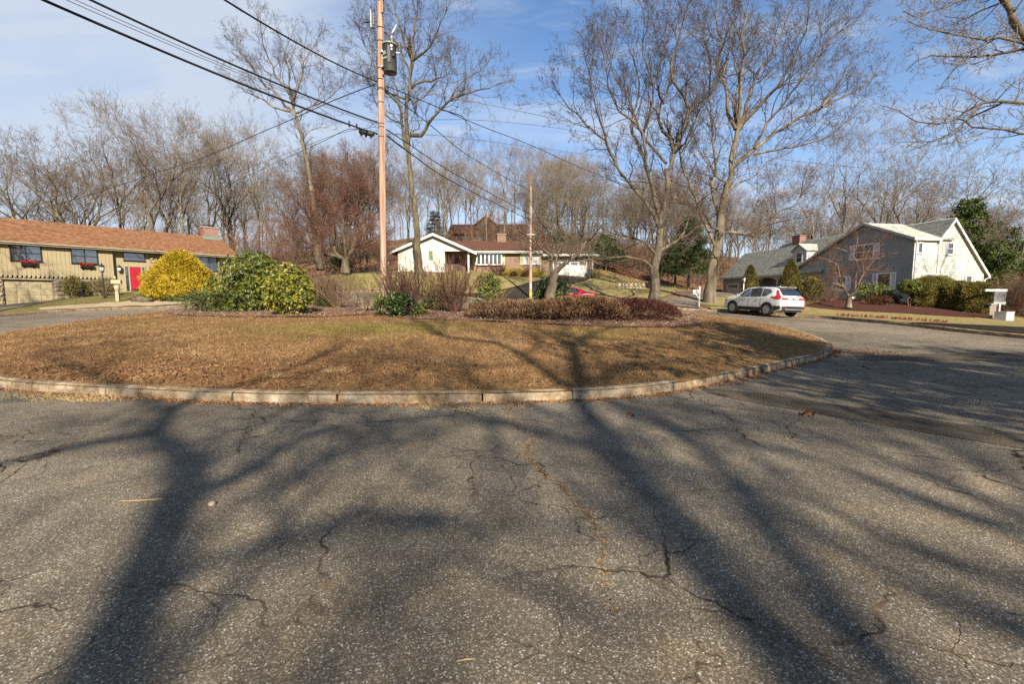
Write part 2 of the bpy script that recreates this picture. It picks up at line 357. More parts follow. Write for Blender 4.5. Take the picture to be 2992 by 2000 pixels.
# the polygon runs anticlockwise: the island lies left of travel
kerb('island_kerb', il, T1, .165, .17, +1, 2.0, 'worn pale stone kerb round the brown lawn island', 4, M['kerb'])
M['kerb_far'] = mat('kerb_far', [(.14, .095, .06), (.24, .17, .11), (.33, .25, .18)], 4, .9, .01, 25, 7, rand=.08)
rg_ = OUT
kerb('outer_kerb', np.r_[OUT[:-1], OUT[:1]], T1, .15, .17, -1, 3.0, 'brown kerb along the houses on the outer side of the road', 5, M['kerb_far'])
# gardens beyond the outer kerb
def off_out(d):
    P = np.roll(OUT, 1, 0); Q = np.roll(OUT, -1, 0); t = Q - P; t /= np.linalg.norm(t, axis=1)[:, None]; n = np.c_[t[:, 1], -t[:, 0]]; return OUT + n * d
OK_ = off_out(.16)
def arc(p, q):
    """points of the outer kerb between the ones nearest p and q (going anticlockwise)"""
    a = int(np.argmin(np.hypot(*(OK_ - p).T))); b = int(np.argmin(np.hypot(*(OK_ - q).T)))
    return OK_[a:b + 1] if b >= a else np.r_[OK_[a:], OK_[:b + 1]]
def yard(name, p, q, rest, m, off=.03, step=.7, zf=land_z): return patch(name, np.r_[arc(p, q), np.array(rest, float)], zf, m, step, off)
yard('right_lawn', (20, 6), (13.4, 30.2), [(14.4, 36.4), (19, 41.3), (24, 46.5), (28, 52.5), (40, 52), (45, 40), (46, 20), (34, 4)], M['winter_lawn'])
yard('centre_lawn', (9.0, 32.2), (-12, 38.2), [(-16, 46), (-19, 56), (-14, 62), (3, 60), (9.5, 63.5), (18, 60), (23, 57), (19.2, 49), (16.0, 43.6), (12, 37.5)], M['winter_lawn'])
yard('left_lawn', (-12.0, 38.3), (-28.5, 16), [(-33, 15), (-40, 25), (-42, 36), (-36, 43), (-26, 54.5), (-17, 56)], M['green_lawn'])
yard('verge', (-28.4, 15.8), (20.2, 5.8), [(38, 4), (38, -60), (-50, -60), (-40, 12)], M['dry_turf'], step=2.)
hillp = np.array([(5, 63), (9.5, 65.5), (17, 66), (23, 66), (24.5, 64), (23, 57.2), (18, 60.2), (9.5, 63.7), (3, 60.2)], float)
patch('hill_lawn', np.array([(8.5, 64), (10, 70.5), (14.5, 71.5), (16.5, 66.5), (20, 64.5), (24, 62), (23, 57.3), (18, 60.3), (9.5, 63.8)], float), land_z, M['winter_lawn'], .8, .03)
patch('front_yard_path', np.array([(16.0, 67.2), (14.4, 71.0), (17, 71.6), (22.0, 66.3), (20.2, 64.8)], float), land_z, M['bark_mulch'], .8, .055)
# driveways
patch('garage_driveway', np.array([(9.9, 31.3), (11.1, 34.3), (13.6, 38.2), (17.5, 42.8), (21.5, 50), (23.6, 57), (26.4, 55), (24.5, 48), (20.3, 42.0), (16.2, 38.2), (14.0, 35.0), (12.7, 30.6), (11.4, 30.9)], float), land_z, M['asphalt'], .5, .065)
patch('centre_driveway', np.array([(-5.0, 39.45), (-3.2, 42), (-.6, 46), (2.4, 51.5), (4.6, 56), (5.2, 58.9), (10.1, 58.9), (9.0, 55), (5.4, 49), (2.6, 44), (1.0, 41), (-.2, 39.2)], float), land_z, M['asphalt_dark'], .5, .065)
patch('left_driveway', np.array([(-27.1, 23.5), (-29.5, 26.6), (-37.6, 38.4), (-41.3, 36.3), (-41, 30), (-34, 22), (-28.0, 18.5)], float), land_z, M['asphalt'], .5, .065)
patch('right_driveway', np.array([(19.0, 17.5), (19.25, 22.0), (20.5, 22.6), (23.5, 21.8), (28, 19.8), (36, 17.0), (36, 13), (19.0, 14.2)], float), land_z, M['asphalt_dark'], .5, .065)
# planting beds
BED = spline([(-18.3, 25.0), (-15.5, 20.5), (-12.5, 18.0), (-9.5, 17.1), (-7.2, 16.8), (-5.4, 17.6), (-3.6, 16.0), (-1.8, 15.5), (1.0, 14.7), (4.0, 14.6), (6.3, 15.7), (7.4, 18.0), (8.0, 22), (6, 26), (0, 28.6), (-8, 29.2), (-15.5, 28.5)], True, .4)
patch('mulch_bed', BED, island_z, M['mulch'], .3, .03, .012)
patch('red_bark_bed', spline([(21.6, 33.6), (22.5, 30.9), (25.5, 29.2), (28.0, 28.0), (31, 29.2), (33.5, 33), (36, 36.2), (32, 36.4), (30.8, 40), (29.5, 46), (27.2, 46), (26.5, 40), (24.3, 36.2)], True, .6), land_z, M['bark_mulch'], .5, .05, .01)
patch('gravel_bed', spline([(-26.9, 26.6), (-25.5, 28.6), (-23.7, 30.6), (-21.6, 33.0), (-23.0, 34.6), (-25.6, 34.3), (-27.6, 32.0), (-29.0, 29.6), (-28.6, 27.6)], True, .5), land_z, M['gravel'], .35, .055, .015)
# trench patches in the asphalt
patch('asphalt_trench', spline([(3.35, 7.95), (4.2, 7.75), (5.3, 6.55), (6.2, 5.45), (7.6, 4.2), (9.6, 2.6), (9.0, 2.0), (6.9, 3.6), (5.5, 4.95), (4.5, 6.1), (3.6, 7.2)], True, .3), T, M['asphalt_patch'], .4, .006)
patch('asphalt_seam_strip', np.array([(9.55, 12.6), (13, 12.9), (19.2, 13.2), (19.2, 11.7), (13, 11.5), (9.0, 11.7)], float), T, M['asphalt_patch'], .4, .006)
# ------------------------------------------------------------------ house kit (local x along the facade, y into the house, z up)
M['beige'] = mat('beige', [(.30, .245, .14), (.37, .305, .18)], 1.5, .75, .002, 40)
M['beige_trim'] = mat('beige_trim', (.36, .31, .20), 2, .6)
M['white_paint'] = mat('white_paint', (.64, .63, .59), 2, .55)
M['white_siding'] = mat('white_siding', [(.50, .49, .42), (.60, .585, .52)], 1.0, .6)
M['shade_lift_white'] = mat('shade_lift_white', (.96, .96, .96), 2, .55)  # brighter copy of the white paint, lightness painted in for the shaded front
M['grey_siding'] = mat('grey_siding', [(.27, .275, .265), (.345, .345, .33)], 1.2, .65)
M['grey_trim'] = mat('grey_trim', (.42, .43, .44), 2, .6)
M['dark_frame'] = mat('dark_frame', (.018, .016, .016), 3, .45)
M['red_door'] = mat('red_door', (.36, .012, .028), 2, .35, spec=.5)
M['brown_door'] = mat('brown_door', (.06, .03, .018), 4, .5, stretch=(1, 1, .2))
M['pane'] = glass('pane'); M['curtain'] = mat('curtain', (.55, .56, .55), 6, .9, stretch=(6, 6, .4))
M['roof_tan'] = mat('roof_tan', [(.125, .060, .034), (.205, .104, .058), (.275, .15, .09)], 3.2, .9, .01, 40, 6, pos=[.32, .5, .68])
M['roof_grey'] = mat('roof_grey', [(.28, .285, .25), (.38, .38, .335), (.48, .475, .42)], 2.6, .9, .01, 40, 6, pos=[.32, .5, .68])
M['roof_brown'] = mat('roof_brown', [(.085, .04, .028), (.14, .07, .05)], 3, .9, .008, 30)
M['copper'] = mat('copper', (.13, .20, .155), 4, .7)
M['chim_brick'] = mat('chim_brick', [(.20, .045, .03), (.33, .09, .055), (.40, .15, .10)], 5, .9, .012, 18)
M['stone'] = mat('stone', [(.14, .12, .095), (.30, .235, .15), (.42, .31, .19), (.50, .45, .36)], 1.6, .9, .01, 14, 5, rand=.30)
M['mortar'] = mat('mortar', (.22, .19, .14), 9, .95, .01, 30)
M['concrete'] = mat('concrete', (.30, .25, .20), 4, .9, .004, 30)
M['metal_white'] = mat('metal_white', (.72, .72, .70), 3, .45)
M['green_shutter'] = mat('green_shutter', [(.15, .22, .10), (.22, .30, .15)], 3, .6)
M['pale_shutter'] = mat('pale_shutter', (.55, .60, .36), 3, .6)
M['black_iron'] = mat('black_iron', (.015, .015, .016), 5, .45, spec=.5)
M['lamp_glass'] = mat('lamp_glass', (.55, .57, .52), 2, .15, spec=.6)
M['cedar'] = mat('cedar', [(.06, .032, .02), (.13, .065, .04)], 3, .85, stretch=(1, 1, 6))

def brick_mat(name, cols, mortar, bw=.21, bh=.075):
    m = bpy.data.materials.new(name); m.use_nodes = True; nt = m.node_tree; N = nt.nodes.new; L = nt.links.new; bs = nt.nodes['Principled BSDF']; bs.inputs['Roughness'].default_value = .9
    tc = N('ShaderNodeTexCoord'); sp = N('ShaderNodeSeparateXYZ'); L(tc.outputs['Object'], sp.inputs[0])
    ad = N('ShaderNodeMath'); ad.operation = 'ADD'; L(sp.outputs[0], ad.inputs[0]); L(sp.outputs[1], ad.inputs[1])
    cb = N('ShaderNodeCombineXYZ'); L(ad.outputs[0], cb.inputs[0]); L(sp.outputs[2], cb.inputs[1])
    b = N('ShaderNodeTexBrick'); L(cb.outputs[0], b.inputs['Vector']); b.inputs['Scale'].default_value = 1; b.inputs['Brick Width'].default_value = bw; b.inputs['Row Height'].default_value = bh
    b.inputs['Mortar Size'].default_value = .008; b.inputs['Color1'].default_value = (*cols[0], 1); b.inputs['Color2'].default_value = (*cols[1], 1); b.inputs['Mortar'].default_value = (*mortar, 1)
    L(b.outputs['Color'], bs.inputs['Base Color']); bp = N('ShaderNodeBump'); bp.inputs['Distance'].default_value = .01; bp.invert = True; L(b.outputs['Fac'], bp.inputs['Height']); L(bp.outputs[0], bs.inputs['Normal'])
    return m
M['brown_brick'] = brick_mat('brown_brick', ((.13, .075, .045), (.21, .13, .085)), (.25, .20, .15))
M['red_brick'] = brick_mat('red_brick', ((.14, .045, .03), (.22, .085, .06)), (.35, .28, .24))

def wall_poly(name, poly, plane, m, parent, thick=.18):
    """solid wall from an outline; plane ('y', v): outline is (x, z), front face at y = v, body behind; ('x', v): outline is (y, z), front face at x = v"""
    mb = MB(); ax, v = plane
    mb.prism(poly, ax, v, v + thick if ax == 'y' else v - thick); return mb.build(name, m, parent)
def span(poly, z):
    xs = []
    for (a, b), (c, d) in zip(poly, poly[1:] + poly[:1]):
        if (b <= z < d) or (d <= z < b): xs.append(a + (c - a) * (z - b) / (d - b))
    return (min(xs), max(xs)) if len(xs) >= 2 else None
def clapboards(poly, plane, m, parent, step=.13, z0=None, z1=None):
    """lapped boards following the outline, real wedges"""
    mb = MB(); ax, v = plane; s = -1 if ax == 'y' else 1
    z = (z0 if z0 is not None else min(p[1] for p in poly)); top = z1 or max(p[1] for p in poly)
    while z < top - .02:
        zt = min(z + step, top - .001); a = span(poly, z + .001); b = span(poly, zt - .001)
        if a and b:
            P = lambda t, o, zz: (t, v + s * o, zz) if ax == 'y' else (v + s * o, t, zz)
            vs = [P(a[0], .004, z), P(a[1], .004, z), P(a[0], .036, z), P(a[1], .036, z), P(b[0], .006, zt), P(b[1], .006, zt)]
            mb.add(vs, [(0, 1, 3, 2), (2, 3, 5, 4), (0, 2, 4), (1, 5, 3)])
        z = zt if zt < z + step else z + step
    o = mb.build('clapboards', m, parent); o['kind'] = 'stuff'; return o
def fm(plane):
    """maps (t along wall, out from wall, z) to local space"""
    ax, v = plane
    return (lambda t, o, z: (t, v - o, z)) if ax == 'y' else (lambda t, o, z: (v + o, t, z))
def wbox(mb, plane, t0, t1, o0, o1, z0, z1):
    P = fm(plane); a = P(t0, o0, z0); b = P(t1, o1, z1)
    mb.box(min(a[0], b[0]), max(a[0], b[0]), min(a[1], b[1]), max(a[1], b[1]), z0, z1); return mb
def window(parent, plane, t0, t1, z0, z1, cols=2, rows=2, fmat='white_paint', fw=.07, mull=.05, casing=.0, name='window', bars=None, pane='pane'):
    """framed window: the frame is the part, every pane a sub-part"""
    mb = MB(); d = .05
    wbox(mb, plane, t0, t0 + fw, .003, d, z0, z1); wbox(mb, plane, t1 - fw, t1, .003, d, z0, z1)
    wbox(mb, plane, t0 + fw, t1 - fw, .003, d, z0, z0 + fw); wbox(mb, plane, t0 + fw, t1 - fw, .003, d, z1 - fw, z1)
    cw = (t1 - t0 - 2 * fw - (cols - 1) * mull) / cols; rh = (z1 - z0 - 2 * fw - (rows - 1) * mull) / rows
    for i in range(1, cols): x = t0 + fw + i * cw + (i - 1) * mull; wbox(mb, plane, x, x + mull, .003, d - .004, z0 + fw, z1 - fw)
    for j in range(1, rows):
        for i in range(cols): x = t0 + fw + i * (cw + mull); z = z0 + fw + j * rh + (j - 1) * mull; wbox(mb, plane, x, x + cw, .003, d - .012, z, z + mull)
    wbox(mb, plane, t0 - .04, t1 + .04, .0035, d + .045, z0 - .05, z0 - .002)
    f = mb.build(name, M[fmat], parent)
    for i in range(cols):
        for j in range(rows):
            x = t0 + fw + i * (cw + mull); z = z0 + fw + j * (rh + mull); pb = MB(); wbox(pb, plane, x + .001, x + cw - .001, .004, .014, z + .001, z + rh - .001)
            if bars:
                pass
            pb.build('pane', M[pane], f)
    return f
def shutter(parent, plane, t0, t1, z0, z1, m):
    mb = MB(); fw = .05
    wbox(mb, plane, t0, t0 + fw,  .037, .07, z0, z1); wbox(mb, plane, t1 - fw, t1, .037, .07, z0, z1)
    for a, b in ((z0, z0 + .07), (z1 - .07, z1), ((z0 + z1) / 2 - .03, (z0 + z1) / 2 + .03)): wbox(mb, plane, t0 + fw, t1 - fw, .037, .068, a, b)
    z = z0 + .075
    while z < z1 - .1:
        wbox(mb, plane, t0 + fw, t1 - fw, .0375, .058, z, z + .03); z += .055
    return mb.build('shutter', m, parent)
def roof_slab(name, a, b, c, d, m, parent, th=.14):
    """sloping slab: a, b the eave corners, c, d the ridge corners above b and a"""
    a, b, c, d = map(Vector, (a, b, c, d)); n = (b - a).cross(d - a).normalized()
    if n.z < 0: n = -n
    mb = MB(); P = [a, b, c, d]; Q = [p - n * th for p in P]
    mb.add(P + Q, [(0, 1, 2, 3), (7, 6, 5, 4), (0, 4, 5, 1), (1, 5, 6, 2), (2, 6, 7, 3), (3, 7, 4, 0)]); return mb.build(name, m, parent)
def shingles(a, b, c, d, m, parent, course=.15, tab=.32, seed=1, clip=None):
    a, b, c, d = (np.array(p, float) for p in (a, b, c, d)); rg = np.random.default_rng(seed)
    n = np.cross(b - a, d - a); n /= np.linalg.norm(n); n = n if n[2] > 0 else -n
    nr = max(2, int(np.linalg.norm((a + b) / 2 - (c + d) / 2) / course)); V = []
    for j in range(nr):
        s0, s1 = j / nr, min(1, (j + 1.25) / nr); e0, f0 = a + (d - a) * s0, b + (c - b) * s0; e1, f1 = a + (d - a) * s1, b + (c - b) * s1
        k = max(1, int(np.linalg.norm(f0 - e0) / tab)); t = np.r_[0, (np.arange(k) + (.5 if j % 2 else 0.05) + rg.uniform(-.12, .12, k)) / k, 1]; t = np.clip(np.sort(t), 0, 1)
        for p, q in zip(t[:-1], t[1:]):
            if q - p < .002: continue
            h = .022 + rg.uniform(-.006, .010); g = .0035 / max(.1, np.linalg.norm(f0 - e0))
            P = [e0 + (f0 - e0) * (p + g), e0 + (f0 - e0) * (q - g), e1 + (f1 - e1) * (q - g), e1 + (f1 - e1) * (p + g)]
            if clip and not clip(sum(P) / 4): continue
            V += [P[0] + n * h, P[1] + n * h, P[2] + n * .006, P[3] + n * .006, P[0] + n * .001, P[1] + n * .001]
    V = np.array(V); k = len(V) // 6; i = np.arange(k)[:, None] * 6
    o = link('shingles', mesh_np('shingles', V, [i + np.array([0, 1, 2, 3]), i + np.array([4, 5, 1, 0])], m), parent); o['kind'] = 'stuff'; return o
# rounded field stones, shared meshes
def _stone_meshes():
    out = []
    for s in range(7):
        rg = np.random.default_rng(50 + s); mb = MB(); n = 8; ang = np.sort(rg.uniform(0, 2 * math.pi, n) * .25 + np.arange(n) * 2 * math.pi / n * .75 + np.arange(n) * .15)
        rr = rg.uniform(.40, .52, n); base = [(math.cos(a) * q, math.sin(a) * q) for a, q in zip(ang, rr)]
        v = [(x, 0, z) for x, z in base] + [(x * .93, -.6, z * .93) for x, z in base] + [(x * .55, -1.0, z * .55) for x, z in base] + [(0, -1.05, 0)]
        fs = [(i, (i + 1) % n, n + (i + 1) % n, n + i) for i in range(n)] + [(n + i, n + (i + 1) % n, 2 * n + (i + 1) % n, 2 * n + i) for i in range(n)] + [(2 * n + i, 2 * n + (i + 1) % n, 3 * n) for i in range(n)]
        mb.add(v, fs, True); o = mb.build('stone', M['stone']); out.append(o.data); bpy.data.objects.remove(o)
    return out
STONES = _stone_meshes()
def stonework(parent, plane, t0, t1, z0, z1, seed, size=.34, proud=.07):
    rg = random.Random(seed); z = z0
    while z < z1 - .08:
        h = min(size * rg.uniform(.6, .95), z1 - z); t = t0
        if z1 - z - h < .1: h = z1 - z
        while t < t1 - .06:
            w = min(size * rg.uniform(.75, 1.5), t1 - t)
            if t1 - t - w < .12: w = t1 - t
            o = link('stone', rg.choice(STONES), parent, fm(plane)(t + w / 2, 0, z + h / 2), (0, 0, 0 if plane[0] == 'y' else R(90)))
            o.scale = (w * 1.06, proud * rg.uniform(.7, 1.3), h * 1.08); t += w
        z += h
def gutter(parent, p, q, m):
    mb = MB(); mb.tube([p, q], .065, 6); return mb.build('gutter', m, parent)
def pipe(name, pts, r, m, parent): return MB().tube(pts, r, 6).build(name, m, parent)

# ------------------------------------------------------------------ left house
def left_house():
    D = Vector((10.9, 13.1, 0)).normalized(); rz = math.atan2(D.y, D.x); zb = .85
    H = thing('ranch_house', 'long beige raised ranch house with tan roof and red front door at the left', 'house', (-41, 36.5, zb), rz)
    Z = lambda z: z - zb
    F0 = ('y', .35)      # recessed main wall
    wall = MB().box(-6, 17.0, .35, 10, -.4, Z(6.15)).build('wall', M['beige'], H)
    # jettied upper storey of vertical boards
    MB().box(-6, 7.22, 0.03, .349, Z(3.50), Z(6.15)).build('upper_wall', M['dark_frame'], H)
    bm_ = {}
    x = -5.9; k = 0
    while x < 7.2:
        w = min(.262, 7.27 - x); key = (round(w, 2), k % 2)
        if key not in bm_:
            o = MB().box(.006, w - .006, -.012, .03, 0, 2.60).build('board', M['beige'], H); bm_[key] = o.data; bpy.data.objects.remove(o)
        o = link('board', bm_[key], H, (x, 0, Z(3.52))); x += w; k += 1
    # dentil ends below the boards
    mb = MB(); x = -5.9
    while x < 7.2: mb.box(x + .04, x + .19, -.03, .25, Z(3.38), Z(3.519)); x += .262
    o = mb.build('dentil_row', M['beige_trim'], H); o['kind'] = 'stuff'
    MB().box(-6, 7.2, .10, .347, Z(3.2), Z(3.37)).build('beam', M['beige_trim'], H)
    B = ('y', -.012)
    for a, b, zz0, zz1 in ((.85, 2.66, 4.70, 5.98), (4.42, 6.18, 4.70, 5.98)): window(H, B, a, b, Z(zz0), Z(zz1), 2, 2, 'dark_frame', .075, .07)
    window(H, B, -3.2, -1.6, Z(4.7), Z(5.98), 2, 2, 'dark_frame', .075, .07)
    # flower boxes are things of their own (built below)
    E = F0
    window(H, E, 8.0, 9.62, Z(5.18), Z(5.92), 1, 1, 'dark_frame', .05)
    # door set
    mb = MB()
    for a, b in ((7.98, 8.06), (8.30, 8.38), (9.22, 9.30), (9.52, 9.60)): wbox(mb, E, a, b, .004, .06, Z(2.30), Z(4.62))
    wbox(mb, E, 7.98, 9.60, .005, .07, Z(4.625), Z(4.76)); mb.build('door_frame', M['beige_trim'], H)
    d = MB(); wbox(d, E, 8.385, 9.215, .004, .035, Z(2.45), Z(4.62)); d = d.build('door', M['red_door'], H)
    for i in range(2):
        for z0, z1 in ((2.58, 3.16), (3.24, 3.98), (4.06, 4.5)):
            a = 8.47 + i * .38; mb = MB(); wbox(mb, E, a, a + .30, .036, .05, Z(z0), Z(z1)); mb.build('door_panel', M['red_door'], d, bevel=.012)
    mb = MB(); wbox(mb, E, 8.42, 8.46, .036, .09, Z(3.35), Z(3.42)); mb.build('handle', M['black_iron'], d)
    mb = MB(); wbox(mb, E, 8.39, 9.21, .036, .042, Z(2.36), Z(2.56)); mb.build('kick_plate', M['brown_door'], d)
    for a, b in ((8.065, 8.295), (9.305, 9.515)): mb = MB(); wbox(mb, E, a, b, .004, .02, Z(2.36), Z(4.62)); mb.build('sidelight', M['pane'], H)
    # stone cladding
    MB().box(9.95, 11.2, .30, .348, Z(2.0), Z(6.1)).build('stone_backing', M['mortar'], H); stonework(H, ('y', .30), 9.95, 11.2, Z(2.2), Z(6.1), 3, .40, .09)
    MB().box(15.72, 16.75, .22, .348, Z(1.4), Z(6.1)).build('stone_backing', M['mortar'], H); stonework(H, ('y', .22), 15.72, 16.75, Z(1.6), Z(6.1), 4, .40, .09)
    MB().box(3.18, 7.2, .20, .348, Z(.6), Z(3.2)).build('stone_backing', M['mortar'], H); stonework(H, ('y', .20), 3.22, 7.2, Z(.75), Z(3.2), 5, .42, .09)
    MB().box(-1.2, .33, .20, .348, Z(.5), Z(3.2)).build('stone_backing', M['mortar'], H); stonework(H, ('y', .20), -1.2, .30, Z(.7), Z(3.2), 6, .42, .10)
    b = ('y', .10); window(H, b, 4.35, 5.55, Z(1.95), Z(3.1), 1, 1, 'dark_frame', .06, name='basement_window')
    # garage door of four raised panel rows
    g = MB().box(.34, 3.17, .30, .349, Z(.80), Z(2.98)).build('garage_door', M['beige_trim'], H)
    for j in range(4):
        for i in range(4):
            a = .38 + i * .695; zz = Z(.86 + j * .525)
            MB().box(a + .03, a + .665, .27, .30, zz + .03, zz + .49).build('door_panel', M['beige'], g, bevel=.02)
    # picture windows right of the stone
    for a, b in ((11.25, 13.35), (13.5, 15.68)): window(H, E, a, b, Z(4.49), Z(5.98), 3, 1, 'dark_frame', .06, .05)
    MB().box(13.36, 13.49, .2, .349, Z(4.4), Z(6.1)).build('post', M['beige_trim'], H)
    x = 11.2; k = 0; me = None
    while x < 15.7:
        if me is None: o = MB().box(.005, .257, -.012, .03, 0, 2.55).build('board', M['beige'], H); me = o.data; bpy.data.objects.remove(o)
        link('board', me, H, (x, .319, Z(1.86))); x += .262
    window(H, ('y', .30), 14.7, 15.6, Z(1.95), Z(3.05), 2, 1, 'brown_door', .06, name='basement_window')
    # porch
    MB().box(7.25, 10.6, -1.0, .349, Z(1.3), Z(2.27)).build('porch_slab', M['concrete'], H)
    # roof
    e, rg_, y0, y1 = Z(6.22), Z(8.66), -.42, 5.0
    A = [(-6.5, y0, e), (17.55, y0, e), (17.55, y1, rg_), (-6.5, y1, rg_)]; Bk = [(17.55, 2 * y1 - y0, e), (-6.5, 2 * y1 - y0, e), (-6.5, y1, rg_), (17.55, y1, rg_)]
    rf = roof_slab('roof', *A, M['roof_tan'], H); roof_slab('roof', *Bk, M['roof_tan'], H)
    shingles(*A, M['roof_tan'], rf, .15, .33, 8)
    MB().box(-6.5, 17.55, y0 - .03, y0 + .0, e - .24, e - .02).build('fascia', M['beige_trim'], H)
    MB().box(-6.5, 17.5, y0, .349, e - .24, e - .20).build('soffit', M['beige'], H)
    gutter(H, (-6.5, y0 - .08, e - .08), (17.55, y0 - .08, e - .08), M['beige_trim'])
    wall_poly('gable_wall', [(.35, Z(6.1)), (9.65, Z(6.1)), (5, Z(8.45))], ('x', 16.99), M['beige'], H)
    pipe('downspout', [(17.1, -.45, e - .1), (17.0, -.2, e - .4), (16.85, .08, e - .6), (16.85, .08, .6)], .05, M['metal_white'], H)
    c = MB().box(15.75, 17.2, 4.2, 5.2, Z(6.5), Z(9.50)).build('chimney', M['red_brick'], H)
    MB().box(15.68, 17.27, 4.13, 5.27, Z(9.50), Z(9.64)).build('chimney_cap', M['concrete'], c)
    mb = MB(); mb.box(16.0, 16.9, 4.4, 5.0, Z(9.82), Z(9.86))
    for px, py in ((16.05, 4.45), (16.85, 4.45), (16.05, 4.95), (16.85, 4.95)): mb.box(px - .02, px + .02, py - .02, py + .02, Z(9.64), Z(9.82))
    mb.build('spark_screen', M['black_iron'], c)
    MB().prism([(15.68, 4.19), (17.28, 4.19), (17.28, 3.5), (15.68, 3.9)], 'z', Z(7.98), Z(8.2)) if False else None
    mb = MB(); sl = (rg_ - e) / (y1 - y0)
    P = lambda x, y, o=.03: (x, y, e + (y - y0) * sl + o)
    mb.add([P(15.62, 4.20), P(17.32, 4.20), P(17.32, 3.95), P(15.62, 3.95), (15.62, 4.19, P(0, 4.2)[2] + .25), (17.32, 4.19, P(0, 4.2)[2] + .25)], [(0, 1, 2, 3), (3, 2, 5, 4)]); mb.build('flashing', M['copper'], c)
    return H, Z
LH, LZ = left_house()

# ------------------------------------------------------------------ centre house
def centre_house():
    zb = 4.35; Z = lambda z: z - zb
    H = thing('brick_ranch_house', 'white gabled and brown brick ranch house with white garage door at the hill foot', 'house', (-14, 57, zb), R(1.1))
    G = [(-.1, -.5), (8.72, -.5), (8.72, Z(7.62)), (4.30, Z(9.52)), (-.1, Z(7.62))]
    body = [(-.1, -.5), (5.65, -.5), (5.65, Z(7.50)), (8.72, Z(7.50)), (8.72, Z(7.62)), (4.30, Z(9.52)), (-.1, Z(7.62))]
    wall_poly('gable_wall', body, ('y', 0), M['white_siding'], H); 
    clapboards([(-.1, -.4), (5.65, -.4), (5.65, Z(7.5)), (-.1, Z(7.5))], ('y', 0), M['white_siding'], H, .2); 
    clapboards([(-.1, Z(7.5)), (8.72, Z(7.5)), (8.72, Z(7.62)), (4.30, Z(9.52)), (-.1, Z(7.62))], ('y', 0), M['white_siding'], H, .2)
    MB().box(-.1, .05, .18, 9, -.5, Z(7.6)).build('side_wall', M['white_siding'], H)
    MB().box(5.5, 5.65, .18, 2.4, -.5, Z(7.5)).build('porch_wall', M['white_siding'], H)
    MB().box(5.65, 17.9, 2.4, 2.7, -.8, Z(7.62)).build('brick_wall', M['brown_brick'], H)
    MB().box(8.50, 8.71, -.0, .2, -.5, Z(7.5)).build('porch_post', M['white_paint'], H)
    # gable roof
    e, a = Z(7.62), Z(9.62)
    for s, nm in ((1, 'l'), (-1, 'r')):
        x0 = 4.3 - s * 5.35; A = [(x0, -.55, e - .32), (4.3, -.55, a), (4.3, 7.2, a), (x0, 7.2, e - .32)] if s > 0 else [(x0, -.55, e - .32), (x0, 7.2, e - .32), (4.3, 7.2, a), (4.3, -.55, a)]
        roof_slab('roof', A[0], A[3], A[2], A[1], M['roof_brown'], H) if s > 0 else roof_slab('roof', A[0], A[1], A[2], A[3], M['roof_brown'], H)
        n = Vector((-s * .41, 0, .91)); p, q = Vector((x0, -.56, e - .32)), Vector((4.3, -.56, a)); mb = MB(); dn = Vector((0, 0, -.30))
        up = Vector((0, 0, .02)); o = Vector((0, -.05, 0)); mb.add([p + up, q + up, q + dn, p + dn, p + up + o, q + up + o, q + dn + o, p + dn + o], [(0, 1, 2, 3), (7, 6, 5, 4), (0, 4, 5, 1), (1, 5, 6, 2), (2, 6, 7, 3), (3, 7, 4, 0)]); mb.build('rake_board', M['white_paint'], H)
    MB().lathe([(.01, 0), (.30, 0), (.30, .05), (.24, .05), (.22, .03), (.01, .03)], sides=18, m=Matrix.Translation((4.15, -.005, Z(8.72))) @ Matrix.Rotation(R(90), 4, 'X')).build('round_vent', M['grey_trim'], H)
    pl = ('y', -.037)
    window(H, pl, 2.55, 3.55, Z(6.45), Z(7.5), 1, 2, 'white_paint', .06, pane='curtain')
    for t0, t1 in ((1.9, 2.42), (3.68, 4.2)): shutter(H, ('y', 0), t0, t1, Z(6.4), Z(7.55), M['green_shutter'])
    W = ('y', 2.4)
    # bow window
    mb = MB(); mb.box(9.45, 12.75, 2.05, 2.399, Z(5.95), Z(6.10)); mb.box(9.45, 12.75, 2.0, 2.399, Z(7.55), Z(7.64))
    n = 6
    for i in range(n + 1): x = 9.52 + i * (3.16 / n); mb.box(x - .07, x + .07, 2.08, 2.398, Z(6.10), Z(7.55))
    f = mb.build('bow_window', M['white_paint'], H)
    for i in range(n): x = 9.52 + i * (3.16 / n); MB().box(x + .075, x + 3.16 / n - .075, 2.2, 2.22, Z(6.11), Z(7.54)).build('pane', M['pane'], f)
    for t0, t1 in ((9.0, 9.42), (12.78, 13.12), (15.12, 15.48), (17.42, 17.75)): shutter(H, ('y', 2.426), t0, t1, Z(6.05), Z(7.48), M['pale_shutter'])
    window(H, W, 15.5, 17.4, Z(6.1), Z(7.45), 3, 1, 'white_paint', .07, .09, pane='curtain')
    d = MB(); wbox(d, W, 6.6, 7.5, .003, .05, Z(4.75), Z(6.8)); d.build('door', M['brown_door'], H)
    # main roof
    y0, y1 = 1.75, 7.0; e2, r2 = Z(7.72), Z(9.62)
    roof_slab('roof', (4.3, y0, e2), (17.95, y0, e2), (17.95, y1, r2), (4.3, y1, r2), M['roof_brown'], H)
    roof_slab('roof', (17.95, 12.2, e2), (0, 12.2, e2), (0, y1, r2), (17.95, y1, r2), M['roof_brown'], H)
    MB().box(9.0, 17.98, y0 - .04, y0, e2 - .26, e2 - .01).build('fascia', M['white_paint'], H)
    MB().box(9.0, 17.9, y0, 2.4, e2 - .26, e2 - .22).build('soffit', M['white_paint'], H)
    gutter(H, (9.5, y0 - .1, e2 - .1), (17.95, y0 - .1, e2 - .1), M['white_paint'])
